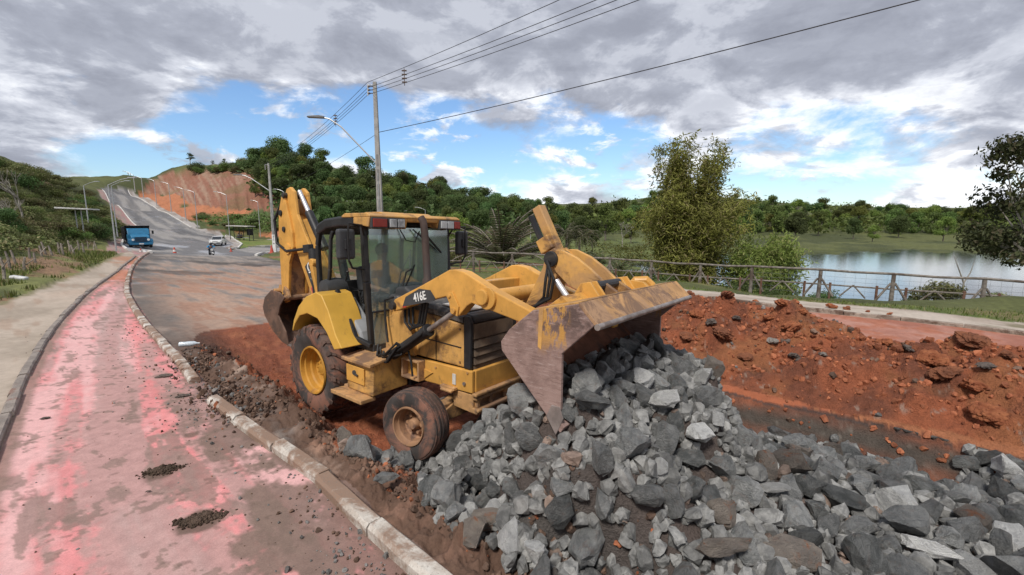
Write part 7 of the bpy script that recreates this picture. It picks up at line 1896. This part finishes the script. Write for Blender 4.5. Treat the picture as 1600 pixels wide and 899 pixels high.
Q(MB().box((1.72, 0, .52), (.16, 2.2, .24)), 'bumper', M_BLUE, bevel=.03); Q(MB().box((1.81, 0, .52), (.02, .45, .14)), 'number_plate', M_PLATE, bevel=0)
Q(MB().box((-2.2, 0, .62), (6.2, .9, .22)), 'chassis', M_TBOX)
Q(MB().prism([(-5.2, .95), (-1.5, .95), (-1.5, 2.62), (-1.40, 2.66), (-.9, 2.66), (-.9, 2.60), (-1.6, 2.58), (-5.3, 2.5)], -1.2, 1.2), 'tipper_box', M_TBOX, bevel=.02)
for sg in (-1, 1):
    for k in range(6): Q(MB().box((-1.7 - .68 * k, sg * 1.225, 1.75), (.10, .06, 1.5)), 'box_rib', M_TBOX, bevel=.01)
# ------------------------------------------------------------------ white car
M_CARW = plain('white car paint', (.66, .66, .65), .3, .04, 4, None, 0, spec=.6)
cb = gp(341, 381, 70); cl_ = Vector((cb[0], cb[1], gz(cb[0], cb[1])))
CR = empty('hatchback_car', 'white hatchback car coming down the road by the bus stop', 'car', cl_, math.atan2(-cl_.y, -cl_.x) + R(-12))
def QC(mb, name, mat, par=CR, bevel=.03, **k): return mb.build(name, mat, par, bevel, **k)
QC(MB().prism([(-1.9, .35), (-1.25, .28), (1.3, .28), (1.92, .36), (1.95, .62), (1.78, .80), (.85, .93), (-1.7, .95), (-1.92, .8)], -.80, .80), 'body', M_CARW, bevel=.10, smooth=True)
QC(MB().prism([(.95, .90), (.25, 1.40), (-1.0, 1.45), (-1.65, 1.30), (-1.80, .92)], -.68, .68), 'roof', M_CARW, bevel=.08, smooth=True)
QC(MB().prism([(.97, .94), (.32, 1.375), (.27, 1.36), (.88, .94)], -.60, .60), 'windscreen', M_CARGLASS, bevel=0)
for sg in (-1, 1):
    QC(MB().prism([(.72, .95), (.20, 1.34), (-.35, 1.36), (-.35, .95)], sg * .682 - .006, sg * .682 + .006), 'side_window', M_CARGLASS, bevel=0)
    QC(MB().prism([(-.45, .95), (-.45, 1.36), (-1.0, 1.35), (-1.3, .97)], sg * .682 - .006, sg * .682 + .006), 'side_window', M_CARGLASS, bevel=0)
    QC(MB().box((1.86, sg * .60, .68), (.14, .30, .15)), 'headlight', M_LIGHT, bevel=.03); QC(MB().box((.78, sg * .86, .98), (.10, .16, .12)), 'mirror', M_CARW, bevel=.02)
    for x_ in (1.22, -1.22): wheel(CR, (x_, sg * .74, .29), .29, .19)
QC(MB().box((1.94, 0, .42), (.06, 1.3, .20)), 'bumper_grille', M_TBOX, bevel=.01); QC(MB().box((1.975, 0, .45), (.02, .38, .11)), 'number_plate', M_PLATE, bevel=0); QC(MB().box((1.92, 0, .66), (.06, .7, .07)), 'grille', M_TBOX, bevel=.01)
# ------------------------------------------------------------------ motorcycle and rider
mbp = gp(331, 404, 47); ml = Vector((mbp[0], mbp[1], gz(mbp[0], mbp[1]))); mrot = math.atan2(-ml.y, -ml.x) + R(10)
MC = empty('motorcycle', 'small motorcycle with white front ridden towards the works on the road', 'motorcycle', ml, mrot)
def QM(mb, name, mat, bevel=.01, **k): return mb.build(name, mat, MC, bevel, **k)
M_MOTO = plain('white fairing', (.6, .6, .6), .4)
wheel(MC, (.62, 0, .30), .30, .09); wheel(MC, (-.62, 0, .30), .30, .11)
for sg in (-1, 1): QM(MB().tube([(.62, sg * .07, .30), (.40, sg * .07, .95)], .022, 6), 'fork', M_GALV, 0)
QM(MB().tube([(.36, -.36, 1.02), (.42, -.1, .98), (.42, .1, .98), (.36, .36, 1.02)], .016, 6), 'handlebar', M_HOSE, 0)
QM(MB().prism([(.40, .74), (.36, .90), (.10, .92), (-.05, .78), (.05, .66)], -.13, .13), 'fuel_tank', M_TBOX, .04); QM(MB().prism([(-.05, .72), (-.05, .80), (-.70, .86), (-.72, .78)], -.12, .12), 'saddle', M_HOSE, .03)
QM(MB().prism([(.30, .3), (-.2, .3), (-.3, .6), (.25, .65)], -.13, .13), 'engine', M_TBOX, .03); QM(MB().bar((-.1, 0, .5), (-.62, 0, .32), .16, .06), 'swing_arm', M_GALV)
QM(MB().box((.50, 0, .90), (.10, .24, .24)), 'headlight_fairing', M_MOTO, .04); QM(MB().cyl((.545, 0, .90), (.57, 0, .90), .075, 14), 'headlight', M_LIGHT, 0); QM(MB().prism([(.40, .60), (.85, .60), (.92, .52), (.62, .64)], -.06, .06), 'mudguard', M_MOTO, .01); QM(MB().cyl((-.2, -.16, .3), (-.8, -.18, .42), .04, 10), 'exhaust', M_GALV, 0)
RIDE = dict(SIT); RIDE.update(pelvis=(-.22, 0, .90), chest=(-.12, 0, 1.20), neck=(-.06, 0, 1.36), head=(-.01, 0, 1.45), top=(.0, 0, 1.56), shL=(-.08, .20, 1.28), elL=(.10, .38, 1.10), haL=(.33, .33, 1.03), fiL=(.41, .31, 1.03), shR=(-.08, -.20, 1.28), elR=(.10, -.38, 1.10), haR=(.33, -.33, 1.03), fiR=(.41, -.31, 1.03),
                            hipL=(-.18, .11, .86), knL=(.20, .22, .72), anL=(-.02, .20, .32), toL=(.12, .22, .27), hipR=(-.18, -.11, .86), knR=(.20, -.22, .72), anR=(-.02, -.20, .32), toR=(.12, -.22, .27))
person('person', 'motorcycle rider in bright blue shirt and dark helmet', ml, (0, 0, mrot), RIDE, plain('bright blue shirt', (.03, .26, .50), .8, .08), M_TROUS, None, 'helmet', plain('black helmet', (.02, .02, .022), .25))
# ------------------------------------------------------------------ bus shelters
def shelter(label, u, v, Y, W_, D_, H_, rz, posts_mat, roof_mat, panel=True, seat=True):
    b = gp(u, v, Y); t = empty('bus_shelter', label, 'bus shelter', (b[0], b[1], gz(b[0], b[1])), rz)
    for x_ in (-W_ / 2, 0, W_ / 2) if panel else (-.25, .25):
        for y_ in ((-D_ * .25, D_ * .3) if panel else (0,)): MB().bar((x_, y_, -.1), (x_, y_, H_), .09, .09, (0, 1, 0)).build('post', posts_mat, t, .01)
    MB().prism([(-W_ / 2 - .25, H_), (W_ / 2 + .25, H_ - .12), (W_ / 2 + .25, H_ + .02), (-W_ / 2 - .25, H_ + .16)], -D_ * .6, D_ * .6).build('roof', roof_mat, t, .02)
    if panel: MB().box((W_ * .32, D_ * .33, H_ * .58), (W_ * .3, .06, H_ * .45)).build('panel', M_TBOX, t, .01); MB().bar((-W_ / 2, D_ * .3, H_ * .95), (W_ / 2, D_ * .3, H_ * .9), .06).build('beam', posts_mat, t, .01)
    if seat: MB().box((-.1, D_ * .15, .45), (W_ * .7, .35, .07)).build('bench', M_GALV, t, .01)
    return t
SH = shelter('bus shelter with pale flat roof and dark posts on the grass island at the road', 378, 375.5, 82, 4.2, 1.6, 2.55, R(-14), M_TBOX, plain('pale shelter roof', (.42, .40, .37), .7))
shelter('flat white roofed shelter among the scrub on the left of the path', 131, 397, 50, 2.4, 2.0, 3.3, R(20), M_GALV, plain('white slab roof', (.55, .55, .53), .7), False, False)
for dx, lab, sm in ((-.75, 'dark clothed person sitting at the left end of the bus shelter bench', M_SHIRT), (-.15, 'second dark clothed person sitting beside the first in the bus shelter', M_TROUS)):
    m4 = Matrix.Translation(SH.location) @ Matrix.Rotation(R(-14), 4, 'Z') @ Matrix.Translation((dx, .15, .42))
    person('person', lab, m4.to_translation(), (0, 0, R(-104)), SIT, sm, M_TROUS, None, 'hair', None)
# ------------------------------------------------------------------ traffic cones
M_CONE = plain('faded red plastic', (.50, .085, .055), .6, .1, 6)
for u, v, Y, hh, lab, pile in ((221, 402, 43, .62, 'red and white cone at the corner of the kerb in front of the truck', 0), (273.5, 399.5, 44, .85, 'red and white cone alone in the middle of the road behind the works', 0), (425, 396, 47, .85, 'red cone standing against the white base of the concrete pole', 1), (360.5, 388, 60, .5, 'red barrier stub on the kerb corner below the white car', 1)):
    b = gp(u, v, Y); t = empty('traffic_cone', lab, 'cone', (b[0], b[1], gz(b[0], b[1])))
    MB().box((0, 0, .03), (hh * .62, hh * .62, .06)).build('base', M_CONE, t, .01); MB().tube([(0, 0, .05), (0, 0, hh)], [hh * .24, hh * .06], 14).build('cone_body', M_CONE, t, 0, True)
    if not pile: MB().tube([(0, 0, hh * .5), (0, 0, hh * .72)], [hh * .166, hh * .132], 14).build('white_band', M_WPAINT, t, 0, True)
b = gp(447, 366, 80); t = empty('utility_cabinet', 'small white utility cabinet with dark opening left of the digger arm', 'cabinet', (b[0], b[1], gz(b[0], b[1]))); MB().box((0, 0, .8), (.8, .5, 1.6)).build('housing', M_WPAINT, t, .04); MB().box((0, -.26, 1.0), (.35, .03, .7)).build('door', M_TBOX, t, .01)
# kerbs of the far road and island, painted white
def line_strip(name, pxs, wd, hgt, mat, root):
    P_ = hits(pxs); mb = MB()
    for (x0, y0), (x1, y1) in zip(P_[:-1], P_[1:]):
        d_ = math.hypot(x1 - x0, y1 - y0); n = max(int(d_ / 1.2), 1)
        for k in range(min(n, 60)):
            a = Vector((lerp(x0, x1, k / n), lerp(y0, y1, k / n), 0)); b_ = Vector((lerp(x0, x1, (k + .97) / n), lerp(y0, y1, (k + .97) / n), 0))
            a.z = gz(a.x, a.y) + hgt / 2; b_.z = gz(b_.x, b_.y) + hgt / 2
            MB().bar(a, b_, wd, hgt + .1).build('kerb_stone', mat, root, 0)
fk = bpy.data.objects.new('far_kerb', None); COL.objects.link(fk); fk['kind'] = 'structure'
M_FK = plain('white far kerb', (.58, .56, .53), .85, .15, 1)
for pxs in ([(400, 385.7), (462, 383.4)], [(372, 388), (378, 382), (368, 376), (352, 369)], [(299, 356), (267, 337), (240, 323), (211, 308), (200, 297)], [(213, 353), (187, 324), (160, 297)], [(236, 396), (225, 393), (198, 390.5), (190, 384), (193, 376)], [(400, 400.5), (418, 396), (462, 391.5)], [(358, 389.2), (372, 388)]):
    line_strip('k', pxs, .22, .12, M_FK, fk)
# ------------------------------------------------------------------ look-alikes: say which one by its place
def screen_u(o):
    p = o.matrix_world.translation if o.matrix_world.translation.length else o.location
    p = o.location; c, s_ = math.cos(PITCH), math.sin(PITCH); f = p.y * c - (p.z - H) * s_
    return 800 + FPX * p.x / max(f, .3)
ORD = 'first second third fourth fifth sixth seventh eighth ninth tenth eleventh twelfth thirteenth fourteenth fifteenth sixteenth seventeenth eighteenth nineteenth twentieth'.split()
groups = {}
for o in COL.objects:
    if o.parent is None and o.get('label') and o.get('group') and o.get('kind') != 'stuff': groups.setdefault(o['label'], []).append(o)
for lab, os_ in groups.items():
    if len(os_) < 2: continue
    os_.sort(key=screen_u)
    for i, o in enumerate(os_):
        k = 'leftmost' if i == 0 else 'rightmost' if i == len(os_) - 1 else (ORD[i] if i < 20 else '%dth' % (i + 1) if (i + 1) % 10 not in (1, 2, 3) else '%d%s' % (i + 1, {1: 'st', 2: 'nd', 3: 'rd'}[(i + 1) % 10])) + ' from left'
        o['label'] = lab + ', ' + k
